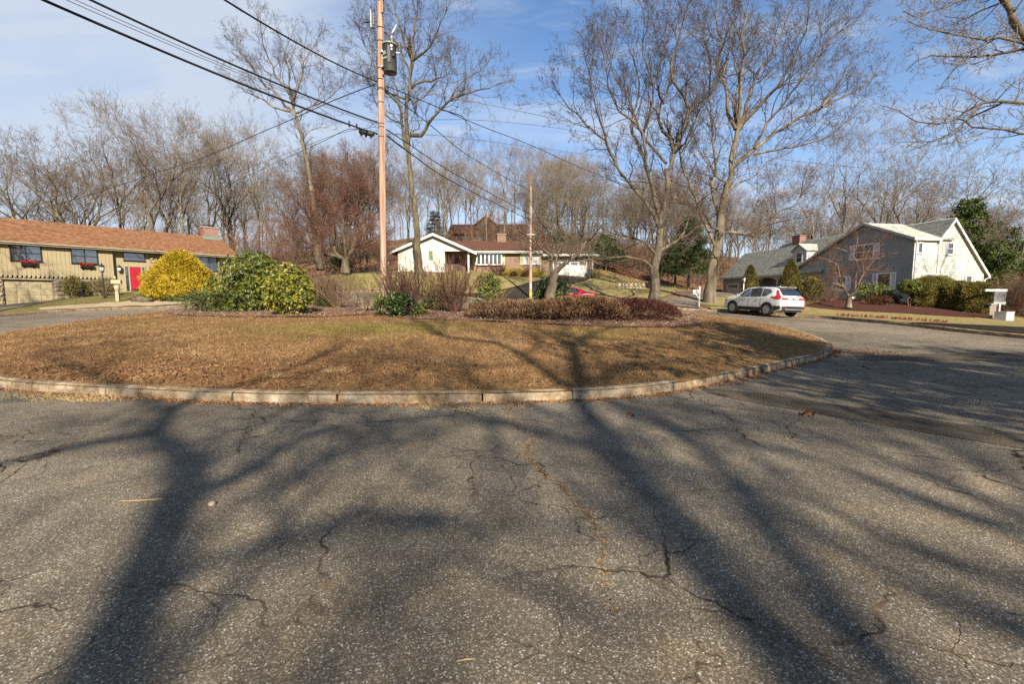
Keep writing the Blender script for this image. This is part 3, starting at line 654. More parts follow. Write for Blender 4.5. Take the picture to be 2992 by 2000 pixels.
    MB().box(-.1, 17.9, 11.4, 11.6, -.5, Z(7.6)).build('back_wall', M['white_siding'], H)
    c = MB().box(12.1, 13.3, 6.5, 7.4, Z(9.0), Z(10.45)).build('chimney', M['brown_brick'], H); MB().box(12.0, 13.4, 6.4, 7.5, Z(10.45), Z(10.55)).build('chimney_cap', M['concrete'], c)
    # garage wing with hipped end
    MB().box(17.9, 19.35, 2.6, 2.9, -.6, Z(7.2)).build('brick_wall', M['brown_brick'], H)
    MB().box(23.9, 24.7, 2.6, 2.9, -.6, Z(7.2)).build('brick_wall', M['brown_brick'], H); MB().box(19.35, 23.9, 2.6, 2.9, Z(6.55), Z(7.2)).build('lintel_wall', M['brown_brick'], H)
    MB().box(24.4, 24.699, 2.9, 11, -.8, Z(7.2)).build('side_wall', M['brown_brick'], H)
    e3, r3 = Z(7.38), Z(9.35)
    roof_slab('roof', (17.96, 1.85, e3), (25.35, 1.85, e3), (21.2, 7, r3), (17.96, 7, r3), M['roof_brown'], H)
    roof_slab('roof', (25.35, 1.85, e3), (25.35, 12.1, e3), (21.2, 7.01, r3), (21.2, 7, r3), M['roof_brown'], H)
    roof_slab('roof', (25.35, 12.1, e3), (17.96, 12.1, e3), (17.96, 7, r3), (21.2, 7, r3), M['roof_brown'], H)
    MB().box(18.0, 25.35, 1.80, 1.84, e3 - .26, e3 - .01).build('fascia', M['white_paint'], H); MB().box(18.0, 25.3, 1.84, 2.6, e3 - .26, e3 - .23).build('soffit', M['white_paint'], H)
    g = MB().box(19.36, 23.89, 2.75, 2.85, -.05, Z(6.54)).build('garage_door', M['white_paint'], H)
    for j in range(4):
        for i in range(4):
            a = 19.42 + i * 1.115; z0 = .02 + j * .535
            if j < 3: MB().box(a + .06, a + 1.05, 2.72, 2.75, z0 + .05, z0 + .48).build('door_panel', M['white_paint'], g, bevel=.03)
            else:
                for kx in range(4):
                    for kz in range(2): MB().box(a + .12 + kx * .225, a + .31 + kx * .225, 2.735, 2.749, z0 + .06 + kz * .21, z0 + .06 + kz * .21 + .17).build('pane', M['pane'], g)
    pipe('downspout', [(24.55, 2.5, e3 - .3), (24.55, 2.5, .1)], .05, M['white_paint'], H); pipe('downspout', [(17.75, 2.3, e2 - .3), (17.75, 2.3, .2)], .05, M['white_paint'], H)
centre_house()

def hill_house():
    z = T1(-6, 95) - 1.9
    H = thing('hilltop_house', 'dark brown gabled house half hidden among trees up on the hill', 'house', (-12.5, 94, z), R(-2))
    MB().box(0, 15, 0, 9, -1.5, 2.6).build('wall', M['cedar'], H)
    e, r = 2.7, 5.3
    roof_slab('roof', (-.6, -.6, e), (15.6, -.6, e), (15.6, 4.5, r), (-.6, 4.5, r), M['roof_brown'], H); roof_slab('roof', (15.6, 9.6, e), (-.6, 9.6, e), (-.6, 4.5, r), (15.6, 4.5, r), M['roof_brown'], H)
    wall_poly('gable_wall', [(5.0, -1), (9.6, -1), (9.6, 4.2), (7.3, 5.9), (5.0, 4.2)], ('y', -.9), M['cedar'], H)
    roof_slab('roof', (4.5, -1.5, 3.95), (4.5, 4, 3.95), (7.3, 4, 6.05), (7.3, -1.5, 6.05), M['roof_brown'], H); roof_slab('roof', (10.1, 4, 3.95), (10.1, -1.5, 3.95), (7.3, -1.5, 6.05), (7.3, 4, 6.05), M['roof_brown'], H)
    for t0, t1, z0, z1, y in ((5.6, 9.0, 3.2, 4.5, -.9), (1, 3.6, .9, 2.1, 0), (10.6, 13.6, .9, 2.1, 0), (5.6, 9.0, .6, 2.3, -.9)): window(H, ('y', y), t0, t1, z0, z1, 3, 1, 'cedar', .08)
    MB().box(-.5, 15.5, -2.4, -.91, .1, .3).build('deck', M['cedar'], H)
hill_house()

# ------------------------------------------------------------------ right house
def right_house():
    a = R(10); zb = 1.0; Z = lambda z: z - zb; L = 24.6
    ox, oy = 32 - math.sin(a) * L, 36.5 + math.cos(a) * L
    H = thing('cape_house', 'grey clapboard cape house with white end wall and pale shingle roof on the right', 'house', (ox, oy, zb), math.atan2(-math.cos(a), math.sin(a)))
    GS, WS = M['grey_siding'], M['white_siding']
    CU = 24.4
    # front gable
    Gp = [(15.85, Z(.3)), (CU, Z(.3)), (CU, Z(6.36)), (20.1, Z(8.12)), (15.85, Z(6.05))]
    wall_poly('gable_wall', Gp, ('y', 0), GS, H); clapboards(Gp, ('y', 0), GS, H, .17)
    Gl = [(12.8, Z(4.72)), (15.85, Z(4.5)), (15.85, Z(6.05))]
    wall_poly('gable_wall', Gl, ('y', 0), GS, H); clapboards(Gl, ('y', 0), GS, H, .17)
    # white end wall
    Wp = [(0.02, Z(.3)), (7.0, Z(-.2)), (7.0, Z(3.78)), (3.55, Z(7.95)), (2.2, Z(6.38)), (.02, Z(6.38))]
    wall_poly('end_wall', Wp, ('x', CU), WS, H); clapboards(Wp, ('x', CU), WS, H, .17, Z(.9))
    wall_poly('foundation', [(0.03, Z(-.6)), (6.95, Z(-.6)), (6.95, Z(.95)), (.03, Z(1.02))], ('x', CU + .03), M['concrete'], H, .05)
    MB().box(CU - .02, CU + .05, -.045, .06, Z(.9), Z(6.36)).build('corner_board', M['white_paint'], H)
    MB().box(CU - .02, CU + .05, 6.93, 7.03, Z(.2), Z(3.75)).build('corner_board', M['white_paint'], H)
    # porch and main front wall
    MB().box(6.3, 15.85, 1.9, 2.1, Z(.6), Z(4.4)).build('porch_wall', GS, H); clapboards([(6.3, Z(1.2)), (15.85, Z(1.2)), (15.85, Z(4.3)), (6.3, Z(4.3))], ('y', 1.9), GS, H, .13)
    MB().box(6.3, 15.85, -.1, 1.9, Z(.5), Z(1.75)).build('porch_floor', M['concrete'], H)
    MB().box(15.70, 15.849, .18, 1.9, Z(1), Z(4.5)).build('porch_end_wall', GS, H)
    for x in (6.45, 9.9, 13.05, 15.7): MB().box(x - .09, x + .09, -.02, .16, Z(1.75), Z(4.12)).build('porch_post', M['grey_trim'], H)
    def arch(x0, x1):
        n = 12; pr = [(x0, Z(4.3)), (x1, Z(4.3))] + [(x1 - (x1 - x0) * i / n, Z(3.72) + .30 * math.sin(math.pi * i / n)) for i in range(n + 1)]; wall_poly('porch_arch', pr, ('y', 0), M['grey_trim'], H, .12)
    arch(6.55, 9.8); arch(10.0, 12.95); arch(13.15, 15.6)
    pw = ('y', 1.863); window(H, pw, 8.6, 9.7, Z(2.3), Z(3.7), 1, 2, 'white_paint', .08); window(H, pw, 11.2, 12.8, Z(2.2), Z(3.7), 2, 1, 'white_paint', .08)
    d = MB(); wbox(d, pw, 14.2, 15.2, .003, .05, Z(1.75), Z(3.85)); d.build('door', M['brown_door'], H)
    # garage
    gp = [(.4, Z(1.2)), (6.3, Z(1.2)), (6.3, Z(4.28)), (.4, Z(4.28))]
    MB().box(.4, 6.28, 0, 7, Z(1), Z(4.28)).build('garage_wall', GS, H); clapboards(gp, ('y', 0), GS, H, .13)
    MB().box(6.281, 6.32, -.02, 1.9, Z(1), Z(4.3)).build('garage_side_wall', GS, H)
    for x0 in (1.35, 4.0):
        n = 8; x1 = x0 + 2.2; c = .35
        pr = [(x0, Z(1.9)), (x1, Z(1.9)), (x1, Z(3.5) - c), (x1 - c * .3, Z(3.5) - c * .3), (x1 - c, Z(3.5)), (x0 + c, Z(3.5)), (x0 + c * .3, Z(3.5) - c * .3), (x0, Z(3.5) - c)]
        g = wall_poly('garage_door', pr, ('y', -.045), M['grey_trim'], H, .04)
        for i in range(4): MB().box(x0 + .3 + i * .42, x0 + .62 + i * .42, -.06, -.046, Z(3.05), Z(3.35)).build('pane', M['pane'], g)
        pb = [(x * 1, z) for x, z in pr]
        for j in range(3): MB().box(x0 + .1, x1 - .1, -.055, -.0455, Z(1.95) + j * .36, Z(1.95) + j * .36 + .30).build('door_panel', M['grey_trim'], g, bevel=.012)
        cx = (x0 + x1) / 2
        for (p0, z0), (p1, z1) in zip(pr[1:], pr[2:] + pr[:1]):
            mb = MB(); q = lambda x, z, k: (cx + (x - cx) * k, z if z < Z(2) else z + .1 * (k > 1)); A = [q(p0, z0, 1.0), q(p1, z1, 1.0), q(p1, z1, 1.09), q(p0, z0, 1.09)]
            mb.prism(A, 'y', -.066, -.037); mb.build('door_casing', M['white_paint'], g)
    MB().box(.36, .46, -.05, .05, Z(1.2), Z(4.2)).build('corner_board', M['white_paint'], H)
    # roofs
    er, rr = Z(4.30), Z(8.12)
    SH = M['roof_grey']
    def plane(x0, x1, y0, z0, y1, z1, seed, clip=None, name='roof', tabs=True):
        P = [(x0, y0, z0), (x1, y0, z0), (x1, y1, z1), (x0, y1, z1)] if y1 > y0 else [(x1, y0, z0), (x0, y0, z0), (x0, y1, z1), (x1, y1, z1)]
        r = roof_slab(name, *P, SH, H)
        if tabs: shingles(*P, SH, r, .14, .30, seed, clip)
        return r
    sl = (rr - er) / 3.9
    plane(6.35, 16.0, -.4, er, 3.5, rr, 1)
    plane(16.0, CU + .22, 2.1, Z(6.30), 3.5, rr - .08, 7)
    plane(6.35, CU + .22, 7.4, er - .75, 3.5, rr - .02, 2, tabs=False)
    gr = Z(7.62); plane(.1, 6.35, -.4, er + .02, 3.2, gr, 3); plane(.1, 6.35, 7.2, er - .7, 3.2, gr, 4, tabs=False)
    wall_poly('gable_wall', [(0.0, er), (7, er), (3.2, gr - .15)], ('x', 6.30), GS, H, .1)
    # front gable roof
    pk, re, le = (20.1, Z(8.28)), (CU + .28, Z(6.42)), (12.45, Z(4.78))
    def gab(e, seed):
        P = [(e[0], -.32, e[1]), (e[0], 3.55, e[1]), (pk[0], 3.55, pk[1]), (pk[0], -.32, pk[1])]
        if e[0] > pk[0]: pass
        r = roof_slab('roof', *P, SH, H, .12); shingles(*P, SH, r, .14, .30, seed)
        mb = MB(); p, q = Vector((e[0], -.33, e[1])), Vector((pk[0], -.33, pk[1])); dn = Vector((0, 0, -.2)); o = Vector((0, -.035, 0)); u = Vector((0, 0, .012))
        mb.add([p + u, q + u, q + dn, p + dn, p + u + o, q + u + o, q + dn + o, p + dn + o], [(0, 1, 2, 3), (7, 6, 5, 4), (0, 4, 5, 1), (1, 5, 6, 2), (2, 6, 7, 3), (3, 7, 4, 0)]); mb.build('rake_board', M['grey_trim'], H)
    gab(re, 5); gab(le, 6)
    # end rakes of the cape
    for (p, q) in (((2.1, Z(6.22)), (3.5, Z(8.05))), ((7.45, Z(3.50)), (3.5, Z(8.05)))):
        mb = MB(); X = CU + .22; A = Vector((X, p[0], p[1])); Bv = Vector((X, q[0], q[1])); dn = Vector((0, 0, -.26)); o = Vector((.035, 0, 0))
        mb.add([A, Bv, Bv + dn, A + dn, A + o, Bv + o, Bv + dn + o, A + dn + o], [(0, 1, 2, 3), (7, 6, 5, 4), (0, 4, 5, 1), (1, 5, 6, 2), (2, 6, 7, 3), (3, 7, 4, 0)]); mb.build('rake_board', M['white_paint'], H)
    MB().box(CU + .2, CU + .30, -.35, 2.15, Z(6.24), Z(6.40)).build('gutter', M['metal_white'], H)
    MB().box(CU + .003, CU + .2, 0, 2.15, Z(6.23), Z(6.26)).build('soffit', M['white_paint'], H)
    MB().box(6.4, 12.8, -.45, -.36, er - .17, er - .02).build('gutter', M['grey_trim'], H); MB().box(.1, 6.35, -.45, -.36, er - .15, er).build('gutter', M['grey_trim'], H)
    # windows
    P0, PX = ('y', -.037), ('x', CU + .037)
    u = lambda t: L - t
    window(H, P0, u(3.05), u(1.83), Z(2.40), Z(3.84), 1, 1, 'shade_lift_white', .09)
    for t in ((3.50, 3.07), (1.81, 1.43)): shutter(H, ('y', 0), u(t[0]), u(t[1]), Z(2.42), Z(3.82), M['shade_lift_white'])
    window(H, P0, u(7.0), u(6.0), Z(2.40), Z(3.75), 1, 2, 'shade_lift_white', .09)
    for t in ((7.45, 7.03), (5.97, 5.55)): shutter(H, ('y', 0), u(t[0]), u(t[1]), Z(2.42), Z(3.73), M['shade_lift_white'])
    window(H, P0, u(5.4), u(3.5), Z(5.10), Z(6.42), 2, 2, 'shade_lift_white', .09)
    for t in ((5.88, 5.43), (3.47, 3.02)): shutter(H, ('y', 0), u(t[0]), u(t[1]), Z(5.12), Z(6.42), M['shade_lift_white'])
    window(H, PX, .06 + .18, .62 + .10, Z(5.22), Z(6.1), 1, 1, 'white_paint', .08)
    for t0, t1, z0, z1 in ((3.08, 3.72, 5.16, 6.12), (1.28, 1.86, 2.55, 3.62), (2.83, 3.45, 2.5, 3.60), (5.22, 5.82, 2.35, 3.52)):
        window(H, PX, t0, t1, Z(z0), Z(z1), 1, 2, 'white_paint', .07)
        if t0 != 2.83 or True:
            for s0, s1 in ((t0 - .42, t0 - .03), (t1 + .03, t1 + .42)):
                if s0 > .1: shutter(H, ('x', CU), s0, s1, Z(z0), Z(z1), M['white_paint'])
    tri = MB(); zz = Z(6.7)
    for k in range(8): tri.box(CU + .027, CU + .05, 3.2 + k * .03, 3.9 - k * .03, zz + k * .09, zz + k * .09 + .06)
    tri.build('gable_vent', M['white_paint'], H)
    # service mast and meter on the corner
    mt = MB().box(CU + .03, CU + .15, -.02 + .12, .34, Z(3.72), Z(4.1)).build('meter_box', M['grey_trim'], H)
    pipe('service_pipe', [(CU + .08, .2, Z(4.1)), (CU + .08, .2, Z(5.1))], .025, M['grey_trim'], mt)
    pipe('downspout', [(CU + .24, -.2, Z(6.25)), (CU + .1, .09, Z(6.05)), (CU + .1, .09, Z(1.0))], .045, M['metal_white'], H)
    pipe('downspout', [(CU + .24, 7.4, Z(3.4)), (CU + .1, 7.1, Z(3.2)), (CU + .1, 7.1, Z(.6))], .045, M['metal_white'], H)
    pipe('downspout', [(CU + .06, 2.3, Z(6.1)), (CU + .06, 2.3, Z(2.0))], .03, M['metal_white'], H)
    pipe('downspout', [(6.38, -.35, er - .1), (6.38, -.1, er - .35), (6.38, -.1, Z(1.75))], .045, M['grey_trim'], H)
    # dormer
    dm = wall_poly('dormer', [(11.05, Z(5.2)), (12.95, Z(5.2)), (12.95, Z(6.72)), (12.0, Z(7.35)), (11.05, Z(6.72))], ('y', .75), M['grey_trim'], H, 2.0)
    for s in (-1, 1): roof_slab('dormer_roof', (12.0 + s * 1.12, .55, Z(6.66)), (12.0 + s * 1.12, 3.3, Z(6.66)), (12.0, 3.3, Z(7.46)), (12.0, .55, Z(7.46)), SH, dm, .07)
    window(H, ('y', .75), 11.55, 12.45, Z(5.42), Z(6.6), 1, 2, 'white_paint', .12, name='dormer_window')
    MB().box(CU - 9.6 + .0, CU - 9.5, 2, 2.1, Z(4), Z(4.1)) 
    c = MB().box(8.2, 9.3, 3.1, 3.9, Z(7.4), Z(8.72)).build('chimney', M['red_brick'], H); MB().box(8.14, 9.36, 3.03, 3.97, Z(8.72), Z(8.79)).build('chimney_cap', M['red_brick'], c)
    # rear dormer peeping past the far slope
    MB().box(20, 24.2, 4.6, 5.9, Z(5.6), Z(6.15)).build('rear_dormer', M['white_paint'], H)
right_house()
# ------------------------------------------------------------------ trees
M['bark_grey'] = mat('bark_grey', [(.04, .032, .023), (.09, .072, .052), (.155, .128, .095), (.25, .21, .16)], 2.2, .95, .03, 9, 6, stretch=(1, 1, .3), noise_rough=.7)
M['bark_olive'] = mat('bark_olive', [(.036, .03, .018), (.08, .067, .042), (.14, .12, .08), (.21, .18, .125)], 2.0, .95, .03, 9, 6, stretch=(1, 1, .3), noise_rough=.7)
M['bark_dark'] = mat('bark_dark', [(.05, .042, .03), (.12, .098, .07), (.21, .18, .13)], 2.2, .95, .03, 9, 6, stretch=(1, 1, .4))
M['bark_pale'] = mat('bark_pale', [(.07, .055, .038), (.155, .125, .09), (.27, .225, .165)], 1.8, .95, .02, 9, 6, stretch=(1, 1, .3))
M['twig_grey'] = mat('twig_grey', [(.125, .098, .075), (.245, .20, .155)], .8, .9)
M['twig_oak'] = mat('twig_oak', [(.075, .056, .043), (.155, .122, .095)], .8, .9)
M['twig_tan'] = mat('twig_tan', [(.15, .115, .08), (.28, .22, .16)], .8, .9)
M['twig_red'] = mat('twig_red', [(.115, .058, .042), (.21, .115, .085)], .9, .9)
M['twig_lichen'] = mat('twig_lichen', [(.10, .09, .062), (.21, .19, .13)], .9, .9)
M['rust_leaf'] = mat('rust_leaf', [(.20, .06, .025), (.36, .13, .06), (.46, .21, .11)], 1.6, .85, trans=.25)

class Tree:
    def __init__(s, seed): s.rg = random.Random(seed); s.lines = []; s.tips = []; s.extra = 2
    def line(s, pts, r0, r1, lvl): 
        n = len(pts); s.lines.append(([tuple(p) for p in pts], [r0 + (r1 - r0) * (i / (n - 1)) ** .8 for i in range(n)], lvl))
    def limb(s, p, d, length, r, lvl, up=.05, wob=.16, n=None, taper=.25):
        rg = s.rg; n = n or max(2, min(9, int(length / .55) + 2)); st = length / n; pts = [p]; x, y, z = p; dx, dy, dz = d
        for _ in range(n):
            dx += rg.gauss(0, wob); dy += rg.gauss(0, wob); dz += rg.gauss(0, wob) + up
            q = 1 / math.sqrt(dx * dx + dy * dy + dz * dz); dx *= q; dy *= q; dz *= q
            x += dx * st; y += dy * st; z += dz * st; pts.append((x, y, z))
        s.line(pts, r, max(.005, r * taper), lvl); return pts
    def kids(s, pts, r0, r1, lvl, maxl, sp, ang, lens, up, start=.25, wob=.18, rk=.62, flat=1.0):
        """side branches along pts, recursively"""
        rg = s.rg; n = len(pts); seg = []; tot = 0
        for i in range(n - 1):
            l = math.dist(pts[i], pts[i + 1]); seg.append((tot, l)); tot += l
        if tot < .05: return
        S = sp[min(lvl, len(sp) - 1)]; a0, a1 = ang; t = tot * start + rg.uniform(0, S); roll = rg.uniform(0, 6.28)
        while t < tot * .985:
            i = 0
            while i < n - 2 and seg[i + 1][0] <= t: i += 1
            f = (t - seg[i][0]) / max(seg[i][1], 1e-6); a, b = pts[i], pts[i + 1]
            p = tuple(a[k] + (b[k] - a[k]) * f for k in range(3)); dv = Vector((b[0] - a[0], b[1] - a[1], b[2] - a[2])).normalized()
            u = dv.orthogonal().normalized(); w = dv.cross(u); roll += 2.4 + rg.gauss(0, .5); an = R(rg.uniform(a0, a1))
            nd = dv * math.cos(an) + (u * math.cos(roll) + w * math.sin(roll)) * math.sin(an); nd.z = nd.z * flat + up * 2.2; nd.normalize()
            fr = t / tot; L = lens[min(lvl, len(lens) - 1)] * rg.uniform(.55, 1.15) * (1.12 - .62 * fr); L = min(L, tot * .8)
            rr = min((r0 + (r1 - r0) * fr) * rk, .016 + L * .017)
            last = lvl + 1 >= maxl
            q = s.limb(p, (nd.x, nd.y, nd.z), L, rr, lvl + 1, up, wob, n=(3 if L > .6 else 2) if last else None, taper=.3)
            if last:
                s.tips.append(q[-1])
                for _ in range(s.extra):
                    f2 = rg.uniform(.2, .95); o = tuple(q[0][c] + (q[-1][c] - q[0][c]) * f2 for c in range(3)); g = L * rg.uniform(.35, .7)
                    e = (o[0] + nd.x * g * .7 + rg.gauss(0, .45) * g, o[1] + nd.y * g * .7 + rg.gauss(0, .45) * g, o[2] + (nd.z * .7 + up * 2) * g + rg.gauss(0, .40) * g); s.lines.append(([o, e], [rr * .45, rr * .25], lvl + 2))
            else: s.kids(q, rr, rr * .3, lvl + 1, maxl, sp, ang, lens, up, .15, wob, rk, flat)
            t += S * rg.uniform(.6, 1.4)
    def fork(s, p, d, L, r, depth, lvl, up=.05, spread=30, tw=3):
        """a branch that bends in short angular pieces and forks again and again"""
        rg = s.rg; n = 3 if depth > 1 else 2; pts = [p]; x, y, z = p; v = Vector(d)
        for _ in range(n):
            v = (v + Vector((rg.gauss(0, .16), rg.gauss(0, .16), rg.gauss(0, .12) + up))).normalized(); x += v.x * L / n; y += v.y * L / n; z += v.z * L / n; pts.append((x, y, z))
        re = r * .72; s.lines.append((pts, [r + (re - r) * i / n for i in range(n + 1)], lvl))
        u = v.orthogonal().normalized(); w = v.cross(u)
        if depth <= 2:
            for _ in range(tw):
                f = rg.uniform(.15, 1); k = min(n - 1, int(f * n)); q = f * n - k; o = tuple(pts[k][c] + (pts[k + 1][c] - pts[k][c]) * q for c in range(3)); a = rg.uniform(0, 6.28)
                e = (v * .75 + (u * math.cos(a) + w * math.sin(a)) * rg.uniform(.4, 1.0) + Vector((0, 0, up * 2))).normalized(); g = L * rg.uniform(.35, .8); m_ = (o[0] + e.x * g * .55, o[1] + e.y * g * .55, o[2] + e.z * g * .55); e2 = (e + Vector((rg.gauss(0, .3), rg.gauss(0, .3), .12))).normalized(); tp = (m_[0] + e2.x * g * .5, m_[1] + e2.y * g * .5, m_[2] + e2.z * g * .5)
                s.lines.append(([o, m_, tp], [r * .42, r * .34, r * .2], lvl + 2)); s.tips.append(tp)
                for _ in range(2):
                    a2 = rg.uniform(0, 6.28); e3 = (e + (u * math.cos(a2) + w * math.sin(a2)) * .7).normalized(); h = g * rg.uniform(.3, .6); s.lines.append(([m_, (m_[0] + e3.x * h, m_[1] + e3.y * h, m_[2] + e3.z * h)], [r * .26, r * .16], lvl + 3))
        if depth == 0: s.tips.append(pts[-1]); return
        a = rg.uniform(0, 6.28); k = 3 if rg.random() < .22 else 2
        for j in range(k):
            b = a + 6.283 * j / k + rg.gauss(0, .25); an = R(spread * rg.uniform(.55, 1.25)) * (.6 if j == 0 else 1); nd = v * math.cos(an) + (u * math.cos(b) + w * math.sin(b)) * math.sin(an)
            s.fork(pts[-1], nd, L * rg.uniform(.68, .92), re * (.86 if j == 0 else .66), depth - 1, lvl + 1, up, spread, tw)
    def sprouts(s, pts, r0, r1, step, L, depth, up=.06, start=.2, ang=(30, 60), tw=3, spread=30):
        """forking side branches along a limb, and one at its end"""
        rg = s.rg; d = [0]
        for a, b in zip(pts, pts[1:]): d.append(d[-1] + math.dist(a, b))
        tot = d[-1]; t = tot * start + rg.uniform(0, step); roll = rg.uniform(0, 6.28)
        while t < tot:
            i = max(k for k in range(len(d) - 1) if d[k] <= t); f = (t - d[i]) / max(1e-6, d[i + 1] - d[i]); p = tuple(pts[i][c] + (pts[i + 1][c] - pts[i][c]) * f for c in range(3)); v = (Vector(pts[i + 1]) - Vector(pts[i])).normalized(); u = v.orthogonal().normalized(); w = v.cross(u); roll += 2.4 + rg.gauss(0, .4); an = R(rg.uniform(*ang)); nd = v * math.cos(an) + (u * math.cos(roll) + w * math.sin(roll)) * math.sin(an); nd.z += up * 2; nd.normalize()
            rr = (r0 + (r1 - r0) * t / tot) * rg.uniform(.42, .62); q = rg.uniform(.7, 1.15); s.fork(p, nd, L * q, max(.012, min(rr, .02 + L * .022)), depth if q > .85 else depth - 1, 2, up, spread, tw); t += step * rg.uniform(.6, 1.4)
        v = (Vector(pts[-1]) - Vector(pts[-2])).normalized()
        for _ in range(2): s.fork(pts[-1], (v + Vector((rg.gauss(0, .25), rg.gauss(0, .25), .1))).normalized(), L * .8, max(.012, r1), depth - 1, 2, up, spread, tw)
    def mesh(s, name, lo, hi, m, sides, rmin=.006):
        """one mesh of all the lines with lo <= level <= hi"""
        groups = {}
        for pts, rad, lvl in s.lines:
            if lo <= lvl <= hi: groups.setdefault((len(pts), sides(lvl)), []).append((pts, rad))
        Vs = []; Fs = []; base = 0
        for (n, k), ls in groups.items():
            P = np.array([l[0] for l in ls]); Rr = np.maximum(np.array([l[1] for l in ls]), rmin); c = len(ls)
            tg = np.empty_like(P); tg[:, 1:-1] = P[:, 2:] - P[:, :-2]; tg[:, 0] = P[:, 1] - P[:, 0]; tg[:, -1] = P[:, -1] - P[:, -2]
            tg /= np.linalg.norm(tg, axis=2, keepdims=True) + 1e-9
            mean = P[:, -1] - P[:, 0]; mean /= np.linalg.norm(mean, axis=1, keepdims=True) + 1e-9
            ref = np.where(np.abs(mean[:, 2:3]) > .75, np.array([[1., 0.13, 0]]), np.array([[0.05, 0, 1.]])); ref = np.repeat(ref[:, None], n, 1)
            u = np.cross(ref, tg); u /= np.linalg.norm(u, axis=2, keepdims=True) + 1e-9; w = np.cross(tg, u)
            a = np.arange(k) * 2 * math.pi / k
            V = P[:, :, None] + Rr[:, :, None, None] * (u[:, :, None] * np.cos(a)[None, None, :, None] + w[:, :, None] * np.sin(a)[None, None, :, None])
            idx = base + np.arange(c * n * k).reshape(c, n, k); nx = np.roll(idx, -1, 2)
            Fs.append(np.stack([idx[:, :-1], nx[:, :-1], nx[:, 1:], idx[:, 1:]], -1).reshape(-1, 4)); Vs.append(V.reshape(-1, 3)); base += c * n * k
        return mesh_np(name, np.concatenate(Vs), Fs, m, True)
    def leaves(s, name, m, frac, size, seed, per=2, zlim=None):
        rg = np.random.default_rng(seed); T_ = np.array(s.tips)
        if zlim: T_ = T_[T_[:, 2] < zlim]
        T_ = T_[rg.random(len(T_)) < frac]; T_ = np.repeat(T_, per, 0) + rg.normal(0, size * .9, (len(T_) * per, 3))
        return leaf_mesh(name, T_, rg.normal(0, 1, (len(T_), 3)), size, m, rg)
def leaf_mesh(name, C, D, size, m, rg, wide=.5, fold=.25, nrm=None):
    """folded pointed leaves at C along D"""
    n = len(C); D = D / (np.linalg.norm(D, axis=1, keepdims=True) + 1e-9); q = rg.normal(0, 1, (n, 3)) if nrm is None else nrm
    S = np.cross(D, q); S /= np.linalg.norm(S, axis=1, keepdims=True) + 1e-9; Nn = np.cross(S, D)
    l = (size * rg.uniform(.7, 1.3, n))[:, None]; w = l * wide * .5
    mid = C + D * l * .5 - Nn * l * fold * .4
    V = np.stack([C, mid + S * w + Nn * l * fold * .5, C + D * l, mid - S * w + Nn * l * fold * .5, mid], 1).reshape(-1, 3); i = np.arange(n)[:, None] * 5
    return mesh_np(name, V, np.concatenate([i + np.array([0, 4, 1]), i + np.array([4, 2, 1]), i + np.array([0, 3, 4]), i + np.array([4, 3, 2])]), m)
F_ = 1330.
_cp, _sp = math.cos(R(5.4)), math.sin(R(5.4))
def at(px, py, Y):
    """point of the place seen in that direction at distance Y ahead (used to survey limbs and wires)"""
    xc = (px - 1496) / F_; yc = (1000 - py) / F_; d = (xc, yc * _sp + _cp, yc * _cp - _sp); k = Y / d[1]
    return (d[0] * k, Y, 1.6 + d[2] * k)
def plant_tree(name, label, cat, t, base, bark, twig, group=None, split=1, leafm=None, leaf=None, low=False, rmin=.0048):
    """thing > trunk (with the limbs), crown (branches and twigs), leaves"""
    b = np.array(base); 
    t.lines = [([(p[0] - b[0], p[1] - b[1], p[2] - b[2]) for p in pts], r, l) for pts, r, l in t.lines]; t.tips = [(p[0] - b[0], p[1] - b[1], p[2] - b[2]) for p in t.tips]
    root = thing(name, label, cat, base, 0, group)
    link('trunk', t.mesh('trunk', 0, split, bark, lambda l: 10 if l == 0 else 6, .012), root)
    link('crown', t.mesh('crown', split + 1, 9, twig, lambda l: 3, rmin), root)
    if leaf: link('leaves', t.leaves('leaves', leafm, *leaf), root)
    return root
def traced(t, limbs, Y, base_r, maxl, sp, ang, lens, up, wob=.15, start=.2, seed=0, flat=1.0, oak=None):
    rg = random.Random(seed)
    for k, (pts, r0, r1, dy) in enumerate(limbs):
        n = len(pts); P = []
        for i, q in enumerate(pts):
            f = i / (n - 1); P.append(at(q[0], q[1], Y + dy * f * (1 if k else 0) + (rg.gauss(0, .12) if 0 < i < n - 1 and k else 0)))
        # subdivide for a natural bend
        Q = spline(P, False, .6); Q = [tuple(p + np.array([rg.gauss(0, .045), rg.gauss(0, .05), rg.gauss(0, .04)]) * (0 < i < len(Q) - 1)) for i, p in enumerate(Q)]
        n = len(Q); r0 = r0 * (1.2 if oak and k else 1); r1 = r1 * (1.35 if oak and k else 1); rad = [r0 + (r1 - r0) * (i / (n - 1)) ** .85 for i in range(n)]
        if k == 0:
            for i in range(min(3, n)): rad[i] *= (1.45, 1.16, 1.04)[i]
        t.lines.append((Q, rad, 0))
        if oak: t.sprouts(Q, rad[0] if k else r0, rad[-1], oak[0], oak[1], oak[2], up, start if k else .55, (28, 62), oak[3] if len(oak) > 3 else 3)
        else: t.kids(Q, r0, r1, 0, maxl, sp, ang, lens, up, start if k else .6, wob, .6, flat)
def px(z, ox, oy, *pts): return [(ox + x / z, oy + y / z) for x, y in pts]
zA = lambda *p: px(2.306, 900, 0, *p)      # survey sheets
zB = lambda *p: px(3.408, 1640, 500, *p)
zC = lambda *p: px(2.306, 1600, 0, *p)
zD = lambda *p: px(3.136, 640, 0, *p)
zE = lambda *p: px(4.265, 1500, 600, *p)
zF = lambda *p: px(3.485, 780, 350, *p)
zG = lambda *p: px(2.306, 2300, 0, *p)
zH = lambda *p: px(2.306, 0, 0, *p)

